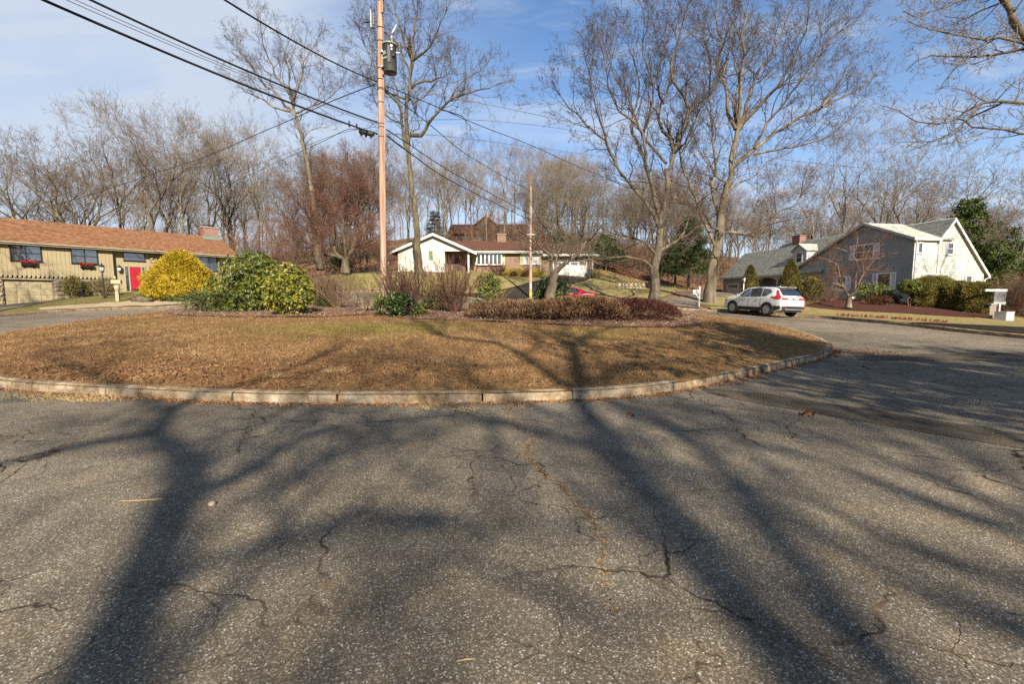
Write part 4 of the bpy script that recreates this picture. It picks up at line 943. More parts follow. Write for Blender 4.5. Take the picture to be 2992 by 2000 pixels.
SPB = (.52, .32, .15, .13); LB = (3.7, 1.9, .95, .4)
def big_trees():
    # oak behind the pole, in front of the white gable
    Y = 50; b = at(1226, 808, Y); t = Tree(11)
    traced(t, [([(1226, 812), (1222, 720), (1216, 640), (1210, 600), (1199, 499), (1193, 434), (1188, 369), (1190, 304), (1197, 260), (1199, 208), (1204, 178)], .42, .15, 0),
      (zA((700, 410), (672, 350), (640, 260), (615, 150), (580, 40), (560, -80)), .13, .03, 2), (zA((700, 410), (755, 370), (820, 320), (850, 250), (890, 170), (925, 90)), .13, .025, -2), (zA((715, 400), (700, 300), (720, 180), (740, 60), (730, -90)), .10, .025, 1),
      (zA((690, 910), (760, 910), (790, 870), (830, 800), (900, 730), (950, 680), (1020, 650), (1150, 600), (1230, 590)), .19, .03, -3), (zA((900, 740), (980, 760), (1040, 790), (1090, 850)), .07, .02, 3), (zA((950, 680), (1000, 600), (1080, 520), (1180, 460)), .09, .02, 2),
      (zA((695, 590), (730, 570), (790, 545), (830, 550), (870, 530), (950, 490), (960, 420)), .12, .025, -2), (zA((690, 670), (640, 660), (590, 640), (540, 620), (470, 560), (420, 470)), .11, .025, 3),
      (zA((660, 1000), (640, 880), (620, 720), (560, 650), (500, 560), (440, 430), (380, 300)), .16, .03, -3), (zA((620, 720), (600, 600), (560, 480), (520, 330), (470, 200)), .09, .02, 2), (zA((650, 850), (560, 800), (480, 740), (440, 640)), .07, .02, -3),
      (zA((700, 885), (750, 870), (740, 800)), .06, .035, 0), (zA((690, 500), (650, 400), (600, 300), (500, 200), (400, 130)), .10, .02, 3), (zA((700, 700), (800, 640), (860, 540), (850, 420), (900, 380)), .07, .02, 4)],
      Y, .42, 3, SPB, (28, 58), LB, .05, seed=2, oak=(.64, 1.32, 3))
    plant_tree('oak_tree', 'tall bare oak rising behind the pole in front of the white gable', 'tree', t, (b[0], Y, T1(b[0], Y)), M['bark_olive'], M['twig_oak'], split=1, rmin=.0062)
    # the two big oaks right of centre
    Y = 33; t = Tree(12)
    traced(t, [(zB((920, 1325), (925, 1100), (920, 1000), (935, 900), (960, 830), (990, 700), (985, 600), (1000, 420), (1040, 300), (1060, 100), (1046, -20)) + zC((830, 1130), (850, 1040)), .36, .13, 0),
      (zC((850, 1010), (810, 930), (750, 830), (740, 740), (790, 650), (830, 500), (800, 350)), .12, .025, 2), (zC((850, 1030), (900, 900), (940, 800), (950, 740), (920, 650), (850, 550), (830, 450), (870, 300), (900, 190)), .13, .025, -2), (zC((950, 770), (1010, 690), (1090, 650), (1130, 560)), .08, .02, 2),
      (zB((955, 850), (880, 760), (830, 700), (760, 670), (600, 640), (470, 600)), .10, .025, -2), (zB((920, 1000), (890, 930), (850, 900), (740, 860), (640, 850), (400, 880), (250, 880)), .08, .025, -1),
      (zB((985, 640), (900, 560), (850, 570), (760, 490)), .06, .02, -3), (zC((760, 1470), (700, 1250), (690, 1200), (660, 1100), (640, 900), (560, 800), (480, 750), (430, 650), (400, 500), (380, 380)), .14, .025, -2), (zC((660, 1100), (600, 950), (560, 850), (600, 700), (620, 560), (580, 400), (550, 310)), .09, .02, 2),
      (zC((760, 1560), (690, 1400), (600, 1290), (500, 1180), (430, 1050), (380, 950), (250, 830), (150, 720), (90, 650)), .13, .025, 2), (zC((430, 1050), (380, 900), (330, 760), (290, 600), (280, 470)), .07, .02, -2),
      (zC((800, 1100), (720, 1010), (650, 930), (620, 880), (560, 700), (480, 560), (420, 420), (390, 330)), .09, .02, 3), (zC((850, 1040), (900, 980), (935, 960), (960, 880), (1000, 800)), .08, .025, -2), (zB((970, 800), (1060, 760), (1150, 700), (1200, 640), (1260, 500)), .12, .04, 2),
      (zC((640, 900), (700, 760), (720, 620), (690, 480), (640, 360), (640, 300)), .08, .02, -2), (zC((780, 700), (740, 560), (760, 420), (800, 260), (830, 180)), .07, .02, 1)],
      Y, .36, 3, SPB, (28, 55), LB, .06, seed=3, oak=(.64, 1.32, 3))
    b = at(1911, 888, Y); plant_tree('oak_tree', 'bare oak with a low drooping left limb on the lawn slope, left of the pair', 'tree', t, (b[0], Y, T1(b[0], Y) + .08), M['bark_grey'], M['twig_oak'], split=1, rmin=.0062)
    Y = 36; t = Tree(13)
    traced(t, [(zB((1475, 1345), (1480, 1200), (1500, 1000), (1530, 850), (1560, 650), (1590, 450), (1630, 250), (1690, 50)) + zC((1240, 1080), (1280, 880)), .42, .16, 0),
      (zC((1270, 870), (1220, 770), (1200, 600), (1150, 450), (1170, 260), (1130, 100), (1150, -20)), .13, .025, 2), (zC((1280, 870), (1290, 700), (1310, 500), (1320, 350), (1300, 250), (1350, 50), (1340, -60)), .13, .025, -2), (zC((1285, 860), (1340, 700), (1410, 500), (1500, 380), (1560, 250), (1600, 150), (1640, 30)), .12, .025, 3),
      (zC((1280, 880), (1400, 740), (1540, 590), (1620, 460), (1700, 300), (1750, 160)), .14, .025, -3), (zC((1235, 1140), (1390, 1010), (1530, 900), (1700, 790), (1850, 720), (2000, 640), (2120, 580), (2190, 520)), .14, .02, 2), (zC((1395, 1000), (1480, 830), (1600, 700), (1700, 540), (1800, 400), (1930, 250)), .10, .02, -3),
      (zC((1390, 1040), (1600, 1000), (1750, 970), (1900, 920), (2000, 830)), .08, .02, -2), (zC((1850, 720), (1950, 590), (2010, 460), (2060, 390)), .07, .015, 1), (zB((1545, 760), (1400, 450), (1330, 270), (1260, 60)) + zC((930, 1180), (890, 1050), (960, 940), (1000, 800)), .11, .03, -3),
      (zB((1540, 800), (1560, 500), (1530, 300), (1500, 60)) + zC((1130, 1180), (1110, 900), (1090, 600), (1100, 450), (1060, 280), (1020, 130)), .13, .025, 3), (zC((1090, 600), (1160, 540), (1200, 430), (1240, 300), (1260, 160)), .07, .02, 1),
      (zB((1550, 740), (1600, 600), (1830, 625), (1950, 600), (2045, 540)) + px(4.356, 2050, 600, (880, 180), (1000, 80), (1180, 10), (1250, -90)), .13, .03, -3), (px(4.356, 2050, 600, (110, 880), (200, 800), (280, 650), (330, 560), (300, 420)), .07, .025, -2),
      (zB((1570, 600), (1480, 530), (1420, 430), (1330, 400)), .07, .02, -4), (zC((1690 / 1.0 - 500, 1290), (1300, 1230), (1400, 1180), (1480, 1090), (1560, 1060)), .07, .02, 3), (zC((1210, 1230), (1130, 1180), (1060, 1080), (1000, 960)), .07, .02, -2), (zC((1280, 880), (1250, 700), (1290, 560), (1260, 400), (1230, 240), (1240, 90)), .10, .02, 4), (zC((1540, 590), (1640, 560), (1740, 520), (1850, 380)), .06, .02, 3)],
      Y, .42, 3, SPB, (28, 55), LB, .05, seed=4, oak=(.64, 1.32, 3))
    b = at(2083, 893, Y); r = plant_tree('oak_tree', 'largest bare oak with rusty dead leaves on its low limbs beside the white mailbox', 'tree', t, (b[0], Y, T1(b[0], Y) + .08), M['bark_pale'], M['twig_oak'], split=1, rmin=.0062, leafm=M['rust_leaf'], leaf=(.13, .17, 5, 2, 10.5))
    # crab apple on the island
    Y = 22; t = Tree(14); t.extra = 1
    traced(t, [(zE((468, 1180), (470, 1100), (485, 1000), (500, 930), (520, 850)), .23, .17, 0), (zE((500, 930), (475, 800), (470, 700), (490, 550), (460, 440), (440, 200), (420, 40), (440, -100)), .10, .02, 1), (zE((520, 850), (600, 780), (740, 660), (850, 560), (840, 380), (900, 120), (930, -60)), .13, .02, -1),
      (zE((850, 540), (860, 480), (1000, 340), (1130, 350), (1250, 400), (1450, 440), (1580, 500)), .07, .012, -.8), (zE((760, 650), (850, 690), (1000, 670), (1150, 680)), .05, .012, 1), (zE((520, 830), (520, 700), (560, 560), (640, 380), (700, 150), (680, -60)), .07, .015, 1.5), (zE((480, 640), (380, 560), (230, 420), (60, 300), (-120, 260)), .07, .012, -1), (zE((470, 700), (360, 620), (220, 560), (60, 540)), .05, .012, 1),
      (zE((450, 330), (330, 200), (260, 60), (200, -80)), .05, .012, -1), (zE((850, 560), (980, 420), (1100, 250), (1200, 80), (1250, -60)), .05, .012, 1.4), (zE((840, 380), (760, 220), (740, 60), (800, -120)), .045, .012, 1.2), (zE((640, 380), (560, 260), (540, 80), (590, -120)), .045, .012, -1.5)],
      Y, .2, 3, (.22, .13, .085), (35, 75), (1.15, .62, .32), .10, wob=.26, seed=5)
    b = at(1610, 868, Y); plant_tree('crab_apple_tree', 'leaning grey crab apple tree with tangled bare twigs on the island', 'tree', t, (b[0], Y, float(island_z(np.array([b[0]]), np.array([float(Y)]))[0])), M['bark_grey'], M['twig_lichen'], split=0, rmin=.0052)
    # tall leaning tree left of the pole
    Y = 56; t = Tree(15)
    traced(t, [(zF((540, 1530), (530, 1400), (500, 1050), (440, 600), (380, 300)) + zD((740, 1200), (700, 1050), (680, 1000)), .38, .15, 0), (zD((680, 1010), (600, 960), (520, 850), (400, 760), (330, 650), (240, 540), (180, 420)), .13, .025, 2), (zD((690, 960), (640, 850), (560, 750), (510, 680), (490, 600), (420, 470), (390, 330), (380, 230)), .13, .025, -2),
      (zD((690, 1040), (720, 1030), (850, 970), (960, 930), (1060, 850), (1120, 770)), .10, .02, -2), (zD((680, 1000), (700, 870), (760, 700), (780, 560), (860, 430), (900, 380)), .12, .025, 2), (zD((650, 1020), (500, 980), (380, 900), (230, 830), (170, 760)), .10, .02, 3), (zD((690, 960), (650, 800), (640, 650), (600, 500), (640, 380)), .09, .02, 1), (zD((850, 970), (930, 870), (960, 760), (930, 680)), .06, .02, 2)],
      Y, .38, 3, SPB, (28, 60), LB, .05, seed=6, oak=(.64, 1.32, 3))
    b = at(935, 790, Y); plant_tree('bare_tree', 'tall leaning bare tree topping the woods left of the pole', 'tree', t, (b[0], Y, T1(b[0], Y)), M['bark_pale'], M['twig_oak'], split=1, rmin=.0062)
    # red crab tree with many stems, left of the pole
    Y = 46; t = Tree(16); t.extra = 0
    traced(t, [(zF((800, 1560), (800, 1470), (800, 1430)), .34, .30, 0), (zF((800, 1430), (700, 1380), (590, 1380), (520, 1290), (400, 1240), (230, 1220), (90, 1250)), .17, .03, -2), (zF((790, 1420), (690, 1350), (680, 1200), (640, 1000), (540, 800), (440, 600)), .17, .03, 2), (zF((800, 1410), (790, 1250), (770, 1050), (830, 850), (830, 640), (800, 450), (820, 330)), .17, .03, -1),
      (zF((810, 1430), (880, 1330), (960, 1250), (1040, 1230), (1150, 1180), (1270, 1150)), .15, .03, -2), (zF((840, 1380), (900, 1200), (900, 950), (980, 730), (940, 550), (870, 400)), .14, .03, 2), (zF((680, 1240), (560, 1120), (460, 1020), (350, 880), (230, 760), (150, 700)), .10, .025, -2), (zF((900, 980), (1000, 860), (1070, 700), (1100, 520), (1080, 380)), .10, .025, -2), (zF((770, 1060), (660, 880), (640, 700), (600, 520), (560, 400)), .09, .025, 3), (zF((590, 1380), (480, 1200), (380, 1100), (200, 1010), (120, 960)), .08, .02, 1), (zF((960, 1250), (1040, 1050), (1150, 900), (1230, 720)), .08, .02, 2)],
      Y, .4, 3, (.30, .17, .095), (32, 70), (3.1, 1.5, .7), .06, wob=.24, seed=7)
    b = at(1010, 785, Y); plant_tree('crab_apple_tree', 'wide dense reddish many stemmed crab tree behind the rhododendrons', 'tree', t, (b[0], Y, T1(b[0], Y)), M['bark_olive'], M['twig_red'], split=0, leafm=M['rust_leaf'], leaf=(.10, .10, 6, 1, None), rmin=.006)
    # tree at the right edge hanging into the view
    Y = 17; t = Tree(17)
    traced(t, [([(3170, 960), (3150, 700), (3110, 420), (3060, 230)] + zG((1590, 230), (1550, 130), (1510, 50), (1440, -60), (1300, -260)), .30, .07, 0), (zG((1800, 330), (1596, 290), (1440, 255), (1250, 255), (1100, 230), (950, 215), (880, 170), (800, 130)), .06, .01, -1), (zG((1800, 280), (1596, 320), (1450, 365), (1270, 385), (1150, 380), (980, 375), (870, 400), (800, 480)), .06, .01, 1),
      (zG((1860, 760), (1596, 700), (1430, 690), (1300, 710), (1200, 750), (1120, 800), (1000, 840), (900, 820), (750, 740), (650, 710)), .065, .01, -1), (zG((1860, 930), (1596, 890), (1480, 860), (1250, 850), (1190, 810), (1120, 790)), .055, .02, .5), (zG((1440, 700), (1250, 800), (1100, 900), (960, 960), (740, 960)), .035, .01, 1), (zG((1510, 50), (1440, 10), (1280, 90), (1180, 140), (1060, 110)), .04, .01, 1), (zG((1420, -60), (1200, 0), (1000, 60), (860, 100), (780, 70)), .04, .01, -1), (zG((1190, 390), (1120, 460), (1050, 540), (1030, 600)), .025, .008, .5), (zG((1380, 260), (1260, 400), (1200, 470)), .025, .008, -.6), (zG((1190, 850), (1000, 960), (880, 1000)), .03, .008, -1)],
      Y, .3, 3, (.30, .19, .11), (35, 70), (1.35, .62, .3), .07, wob=.22, seed=8, start=.15)
    b = at(3170, 960, Y); plant_tree('oak_tree', 'bare oak reaching long crooked branches in from the upper right corner', 'tree', t, (b[0], Y, T1(b[0], Y)), M['bark_grey'], M['twig_tan'], split=0, rmin=.005)
big_trees()

# ------------------------------------------------------------------ generated woodland trees
def grown(seed, H, spread, clear, r, n_limbs, maxl, sp, lens, up=.05, lean=.05, ang=(28, 58), wob=.15):
    t = Tree(seed); rg = t.rg; top = H * clear; n = 6
    a = rg.uniform(0, 6.28); lx, ly = math.cos(a) * lean, math.sin(a) * lean
    tr = [(lx * H * clear * (i / n) ** 1.3 + rg.gauss(0, .06), ly * H * clear * (i / n) ** 1.3 + rg.gauss(0, .06), -.3 + (top + .3) * i / n) for i in range(n + 1)]
    rad = [r * (1.35 if i == 0 else 1) * (1 - .42 * i / n) for i in range(n + 1)]; t.lines.append((tr, rad, 0)); t.extra = 1
    for k in range(n_limbs):
        f = 1 if k < n_limbs * .45 else rg.uniform(.45, .98); q = tr[-1] if f == 1 else tuple(tr[int(f * n)][i] + (tr[min(n, int(f * n) + 1)][i] - tr[int(f * n)][i]) * (f * n % 1) for i in range(3))
        az = 2.4 * k + rg.gauss(0, .3); out = rg.uniform(.15, .6) if f == 1 else rg.uniform(.5, .95)
        d = Vector((math.cos(az) * out * spread, math.sin(az) * out * spread, 1)).normalized(); L = (H - q[2]) / max(.55, d.z) * (rg.uniform(.8, 1.0) if f == 1 else rg.uniform(.5, .8)); rr = r * (.5 if f == 1 else .33)
        p = t.limb(q, tuple(d), L, rr, 1, .035, .10, 8, .12); t.kids(p, rr, rr * .12, 1, maxl, sp, ang, lens, up, .15, wob)
    return t
def proto_meshes(t, bark, twig, split, rmin):
    return t.mesh('trunk', 0, split, bark, lambda l: 7 if l == 0 else 5, .015), t.mesh('crown', split + 1, 9, twig, lambda l: 3, rmin)
WSP = (1, .72, .32, .20); WL = (3, 3.4, 1.7, .85)
def forked(seed, H, clear, r, n_limbs, spread=30, depth=6, ratio=.17, out=.55, up=.05, lean=.04):
    t = Tree(seed); rg = t.rg; top = H * clear; n = 6; a = rg.uniform(0, 6.28); lx, ly = math.cos(a) * lean, math.sin(a) * lean
    tr = [(lx * top * (i / n) + rg.gauss(0, .08) * (i > 0), ly * top * (i / n) + rg.gauss(0, .08) * (i > 0), -.3 + (top + .3) * i / n) for i in range(n + 1)]; t.lines.append((tr, [r * (1.4 if i == 0 else 1.05 if i == 1 else 1) * (1 - .30 * i / n) for i in range(n + 1)], 0))
    for k in range(n_limbs):
        f = 1 if k < 3 else rg.uniform(.62, .98); i = min(n - 1, int(f * n)); q = f * n - i; p = tuple(tr[i][c] + (tr[i + 1][c] - tr[i][c]) * q for c in range(3)) if f < 1 else tr[-1]
        az = 2.4 * k + rg.gauss(0, .3); o = rg.uniform(.25, .9) * out if f == 1 else rg.uniform(.8, 1.5) * out; d = Vector((math.cos(az) * o, math.sin(az) * o, 1)).normalized()
        t.fork(p, d, H * ratio * (1 if f == 1 else .85), r * (.56 if f == 1 else .40), depth if f == 1 else depth - 1, 1, up, spread, 2)
    return t
PROTO = []
for i, (H, cl, r, nl, sp_, ot, bk, tw) in enumerate([(21, .27, .28, 7, 27, .55, 'bark_grey', 'twig_grey'), (23, .50, .22, 6, 26, .45, 'bark_pale', 'twig_tan'), (19, .20, .30, 7, 31, .80, 'bark_olive', 'twig_grey'), (22, .54, .19, 6, 25, .40, 'bark_pale', 'twig_tan'), (18, .25, .22, 7, 28, .6, 'bark_pale', 'twig_tan'), (24, .46, .24, 6, 28, .5, 'bark_olive', 'twig_grey')]):
    t = forked(100 + i, H, cl, r, nl, sp_, 6, .165, ot); zmax = max(p[2] for p in t.tips); PROTO.append((zmax, proto_meshes(t, M[bk], M[tw], 3, .0085)))
def sapling(seed, H, bark, twig, leaf=None):
    t = grown(seed, H, .8, .15, .06 * H / 6, 12, 3, (1, .45, .22), (1.5, 1.3, .6), ang=(30, 65), wob=.2); a = proto_meshes(t, bark, twig, 1, .008)
    return H, a, (t.leaves('leaves', M['rust_leaf'], leaf, .13, seed, 2) if leaf else None)
SAP = [sapling(200, 6, M['bark_dark'], M['twig_red']), sapling(201, 7, M['bark_grey'], M['twig_tan'], .35), sapling(202, 5, M['bark_dark'], M['twig_red'], .55), sapling(203, 8, M['bark_pale'], M['twig_grey'], .25)]
def put(name, meshes, x, y, h, H0, rz, label, cat, group, lean=(0, 0), leaves=None, dz=0, sxy=None):
    root = thing(name, label, cat, (x, y, T1(x, y) + .1 + dz), rz, group); root.rotation_euler = (lean[0], lean[1], rz); s = h / H0; root.scale = ((sxy or s), (sxy or s), s)
    link('trunk', meshes[0], root); link('crown', meshes[1], root)
    if leaves: link('leaves', leaves, root)
    return root
def woods():
    rg = random.Random(77)
    # row behind the ranch house: each with its own stature
    for k, (p, top, Y, pr, lab) in enumerate([
        (70, 372, 64, 2, 'low spreading bare tree over the ranch roof at the left edge'), (205, 345, 62, 2, 'bare tree with fanning limbs over the ranch roof, second from the left edge'), (420, 285, 60, 0, 'tallest fan shaped bare tree behind the ranch house'), (330, 292, 66, 5, 'bare tree left of the tallest one behind the ranch house'),
        (515, 300, 62, 1, 'pale trunked bare tree right of the tallest one behind the ranch house'), (590, 385, 70, 4, 'slender bare tree behind the ranch roof, left of the chimney'), (655, 345, 74, 0, 'bare tree rising above the ranch chimney'), (735, 340, 72, 1, 'bare tree standing between the ranch chimney and the leaning tree'),
        (2590, 345, 62, 5, 'bare grey tree rising behind the cape house ridge'), (2490, 335, 66, 1, 'pale bare tree behind the front gable of the cape house'), (2745, 400, 58, 2, 'leaning bare tree behind the end gable of the cape house'), (2390, 470, 60, 4, 'bare tree above the cape house chimney'), (2960, 450, 46, 2, 'bare tree at the right edge beyond the evergreen'), (1470, 400, 84, 3, 'slim bare tree standing just left of the hilltop house'), (1560, 420, 80, 1, 'pale bare tree above the brown ranch roof')]):
        q = at(p, top, Y); x = q[0]; h = (q[2] - T1(x, Y)) * 1.0; put('bare_tree', PROTO[pr][1], x, Y, h, PROTO[pr][0] * .97, rg.uniform(0, 6.28), lab, 'tree', None)
    spots = []
    def ok(x, y, d): return all((x - a) ** 2 + (y - b) ** 2 > d * d for a, b in spots)
    zones = [('bare grey tree in the woods on the slope left of the white house', 'woodland trees left of the white house', (-75, -8, 62, 120), 58, lambda x, y: y > 60 and x / y < -.12 and not (-24 < x < -8 and y < 66)),
             ('bare grey tree in the woods on the hill behind the brick house', 'woodland trees behind the brick house', (-14, 34, 70, 125), 52, lambda x, y: not (-16 < x < 6 and 88 < y < 108)),
             ('bare grey tree in the woods behind the cape house', 'woodland trees behind the cape house', (20, 90, 60, 120), 40, lambda x, y: x / y > .3 and not (24 < x < 46 and y < 72)),
             ('bare grey tree in the distant woods on the far hilltop', 'distant trees on the hilltop', (-110, 110, 126, 165), 72, lambda x, y: True),
             ('bare grey tree at the outer left of the woods', 'woodland trees at far left', (-110, -62, 48, 110), 16, lambda x, y: True)]
    for lab, grp, (x0, x1, y0, y1), cnt, f in zones:
        k = 0; tries = 0
        while k < cnt and tries < 4000:
            tries += 1; x, y = rg.uniform(x0, x1), rg.uniform(y0, y1)
            if not f(x, y) or not ok(x, y, 3.6): continue
            spots.append((x, y)); H0, ms = PROTO[rg.choice((1, 3, 5, 1, 5, 0))]
            # tree tops stay near the skyline of the photograph
            h = rg.uniform(15, 21) * (1 if y < 110 else .8)
            put('woodland_tree', ms, x, y, h, H0, rg.uniform(0, 6.28), lab, 'tree', grp, (rg.gauss(0, .03), rg.gauss(0, .03))); k += 1
    for lab, grp, (x0, x1, y0, y1), cnt, kinds, f in [
        ('rusty leaved sapling among the woods behind the white house', 'saplings behind the white house', (-12, 36, 66, 100), 60, (1, 2, 3, 2), lambda x, y: not (-13 < x < 4 and 90 < y < 104) and not (8 < x < 24 and y < 71)),
        ('reddish bare sapling in the thicket left of the white house', 'saplings left of the white house', (-42, -15, 52, 76), 44, (0, 0, 2, 1), lambda x, y: x / y < -.26 and not (x < -24 and y < 58)),
        ('leafless sapling in the thicket behind the cape house', 'saplings behind the cape house', (36, 80, 40, 90), 36, (0, 1, 3, 0), lambda x, y: (x / y > 1.18) or y > 74),
        ('rusty leaved sapling at the wood edge left of the cape garage', 'saplings left of the cape garage', (16, 30, 64, 84), 22, (1, 2, 0, 1), lambda x, y: y > 66 + (25 - x) * .3)]:
        k = 0; tries = 0
        while k < cnt and tries < 3000:
            tries += 1; x, y = rg.uniform(x0, x1), rg.uniform(y0, y1)
            if not f(x, y) or not ok(x, y, 1.4): continue
            spots.append((x, y)); H0, ms, lv = SAP[rg.choice(kinds)]; put('sapling', ms, x, y, rg.uniform(3.5, 8.0), H0, rg.uniform(0, 6.28), lab, 'sapling', grp, leaves=lv); k += 1
woods()

# ------------------------------------------------------------------ trees behind the camera whose shadows fall into the view
CE = 1 / math.tan(SUN_EL)
def ground_hit(pxx, pyy):
    a, b = np.array(at(pxx, pyy, .5)), np.array(at(pxx, pyy, 80.)); k = np.linspace(0, 1, 1600)[:, None] ** 1.8; P = a + (b - a) * k
    h = T(P[:, 0], P[:, 1]); i = inside(ISL, P[:, 0], P[:, 1])
    if i.any(): h[i] = island_z(P[i, 0], P[i, 1])
    j = int(np.argmax(P[:, 2] < h)); return Vector(P[j])
def shade_pts(pts, Yt):
    """points in the plane y = Yt whose shadows fall on the given spots"""
    out = []
    for a, b in pts:
        g = ground_hit(a, b); k = (g.y - Yt) / (-S2.y); q = g + S2 * k; out.append((q.x, q.y, g.z + k / CE))
    return out
def shadow_trees():
    def build(name, label, seed, Yt, limbs, maxl, sp, lens, ang=(30, 60), up=.08, leaf=None):
        t = Tree(seed); rg = random.Random(seed)
        for k, (pts, r0, r1, dy) in enumerate(limbs):
            P = shade_pts(pts, Yt); n = len(P); P = [Vector(p) + Vector((-S2.x, -S2.y, -1 / CE)) * (dy * i / n) for i, p in enumerate(P)]
            if k == 0:
                d = (P[0] - P[1]); 
                if P[0].z > .3: P.insert(0, Vector((P[0].x + d.x / max(.3, d.length) * .4, P[0].y, -.4)))
            Q = spline([tuple(p) for p in P], False, .6); Q = [tuple(q) for q in Q]; n = len(Q); t.lines.append((Q, [r0 + (r1 - r0) * i / (n - 1) for i in range(n)], 0))
            t.kids(Q, r0, r1, 0, maxl, sp, ang, lens, up, .45 if k == 0 else .12, .18)
        b = t.lines[0][0][0]; return plant_tree(name, label, 'tree', t, (b[0], b[1], T1(b[0], b[1])), M['bark_grey'], M['twig_grey'], split=0, leafm=M['rust_leaf'], leaf=leaf, rmin=.009)
    build('oak_tree', 'bare oak behind the viewer whose trunk shadow crosses the road', 31, -19.0,
        [([(2480, 2160), (2360, 1990), (2120, 1720), (1900, 1450), (1760, 1260), (1690, 1130), (1680, 1040), (1668, 1008)], .19, .165, 0), ([(1690, 1140), (1640, 1125), (1556, 1060), (1448, 1003), (1300, 985), (1237, 946), (1180, 920)], .13, .05, 2), ([(1668, 1010), (1716, 984), (1760, 965), (1800, 955)], .12, .05, -2), ([(1668, 1012), (1620, 985), (1560, 962), (1480, 948)], .10, .04, 3),
         ([(2740, 2140), (2640, 2000), (2330, 1640), (2130, 1400), (2000, 1270), (1880, 1200), (1780, 1180)], .10, .08, 1), ([(1760, 1260), (1680, 1300), (1600, 1270), (1450, 1225), (1300, 1215), (1150, 1225)], .09, .04, 3), ([(1450, 1225), (1430, 1330), (1390, 1450)], .05, .03, 1), ([(2000, 1270), (2200, 1240), (2400, 1230)], .06, .03, -2), ([(1150, 1225), (1020, 1300), (880, 1400), (720, 1480)], .05, .03, 2), ([(1690, 1130), (1800, 1085), (1960, 1060), (2100, 1050)], .08, .03, -2), ([(1556, 1060), (1400, 1075), (1200, 1050), (1080, 1040)], .05, .02, -2)],
        3, (.8, .45, .3), (5.0, 2.2, .9))
    build('oak_tree', 'forked bare oak behind the viewer shading the left of the road', 32, -17.0,
        [([(180, 2200), (300, 1950), (430, 1700), (520, 1450), (560, 1370)], .20, .17, 0), ([(560, 1370), (500, 1300), (450, 1270), (500, 1200), (560, 1160)], .17, .08, 1), ([(450, 1275), (300, 1290), (120, 1330), (0, 1360), (-200, 1400)], .10, .05, -2), ([(520, 1450), (640, 1420), (760, 1360), (860, 1290), (1000, 1240)], .12, .06, 2), ([(430, 1700), (620, 1640), (850, 1570), (1000, 1520), (1250, 1500), (1420, 1560)], .06, .05, 5), ([(560, 1160), (700, 1130), (900, 1060), (1000, 1010)], .08, .04, 2), ([(500, 1200), (380, 1150), (250, 1080), (100, 1040)], .08, .04, -2), ([(860, 1290), (930, 1210), (1050, 1150)], .05, .03, 1)],
        3, (.8, .45, .3), (5.0, 2.2, .9))
    build('oak_tree', 'wide bare oak behind the viewer at right throwing thin branch shadows over the road', 33, -18.0,
        [([(3700, 2000), (3400, 1750), (3100, 1570), (2800, 1430), (2500, 1310), (2250, 1230), (2050, 1195)], .12, .04, 0), ([(3100, 1570), (2850, 1530), (2600, 1430), (2350, 1330), (2150, 1290)], .06, .03, 2), ([(2800, 1430), (2700, 1340), (2500, 1240), (2300, 1180)], .06, .03, -2), ([(3400, 1750), (3000, 1720), (2700, 1620), (2450, 1500), (2250, 1420)], .07, .03, 3), ([(3700, 2000), (3300, 1930), (2950, 1850), (2700, 1740), (2500, 1640)], .07, .03, 2), ([(3100, 1570), (3000, 1440), (2800, 1330), (2650, 1260)], .06, .03, -2)],
        3, (.6, .4, .28), (3.0, 1.6, .8))
    # dense oaks behind on the right: the mass of shade on the right of the road
    for k, (gx, gy, hh, sd, lab) in enumerate([(8.0, 11.5, 10, 41, 'leafy oak behind the viewer shading the right end of the island'), (13.0, 8.0, 10, 42, 'second leafy oak behind the viewer, further right, casting broken shade'), (18.0, 5.5, 10, 43, 'third leafy oak behind the viewer at far right, casting broken shade')]):
        bx, by = gx + S2.x * hh * CE, gy + S2.y * hh * CE
        t = grown(sd, 13.6, .95, .5, .26, 14, 3, (1, .55, .28), (3, 2.0, 1.0), ang=(35, 70)); b = (bx, by, T1(bx, by))
        t.lines = [([(p[0] + bx, p[1] + by, p[2] + b[2]) for p in pts], r, l) for pts, r, l in t.lines]; t.tips = [(p[0] + bx, p[1] + by, p[2] + b[2]) for p in t.tips]
        plant_tree('oak_tree', lab, 'tree', t, b, M['bark_grey'], M['twig_grey'], split=1, leafm=M['rust_leaf'], leaf=(1, .27, sd, 16, None), rmin=.010)
    # bare trees out of view that dapple the ranch house and the cape house
    for x, y, pr, h, lab in ((-31.5, 12, 0, 17, 'bare tree beside the road far left, out of view, dappling the ranch house'), (-36, 19, 2, 15, 'bare tree near the left driveway, out of view, dappling the garage door'), (38.0, 22.5, 5, 20, 'bare tree far right, out of view, shading the white end wall and the roof')):
        H0, ms = PROTO[pr]; put('bare_tree', ms, x, y, h, H0, 1.3 * pr, lab, 'tree', None)
shadow_trees()
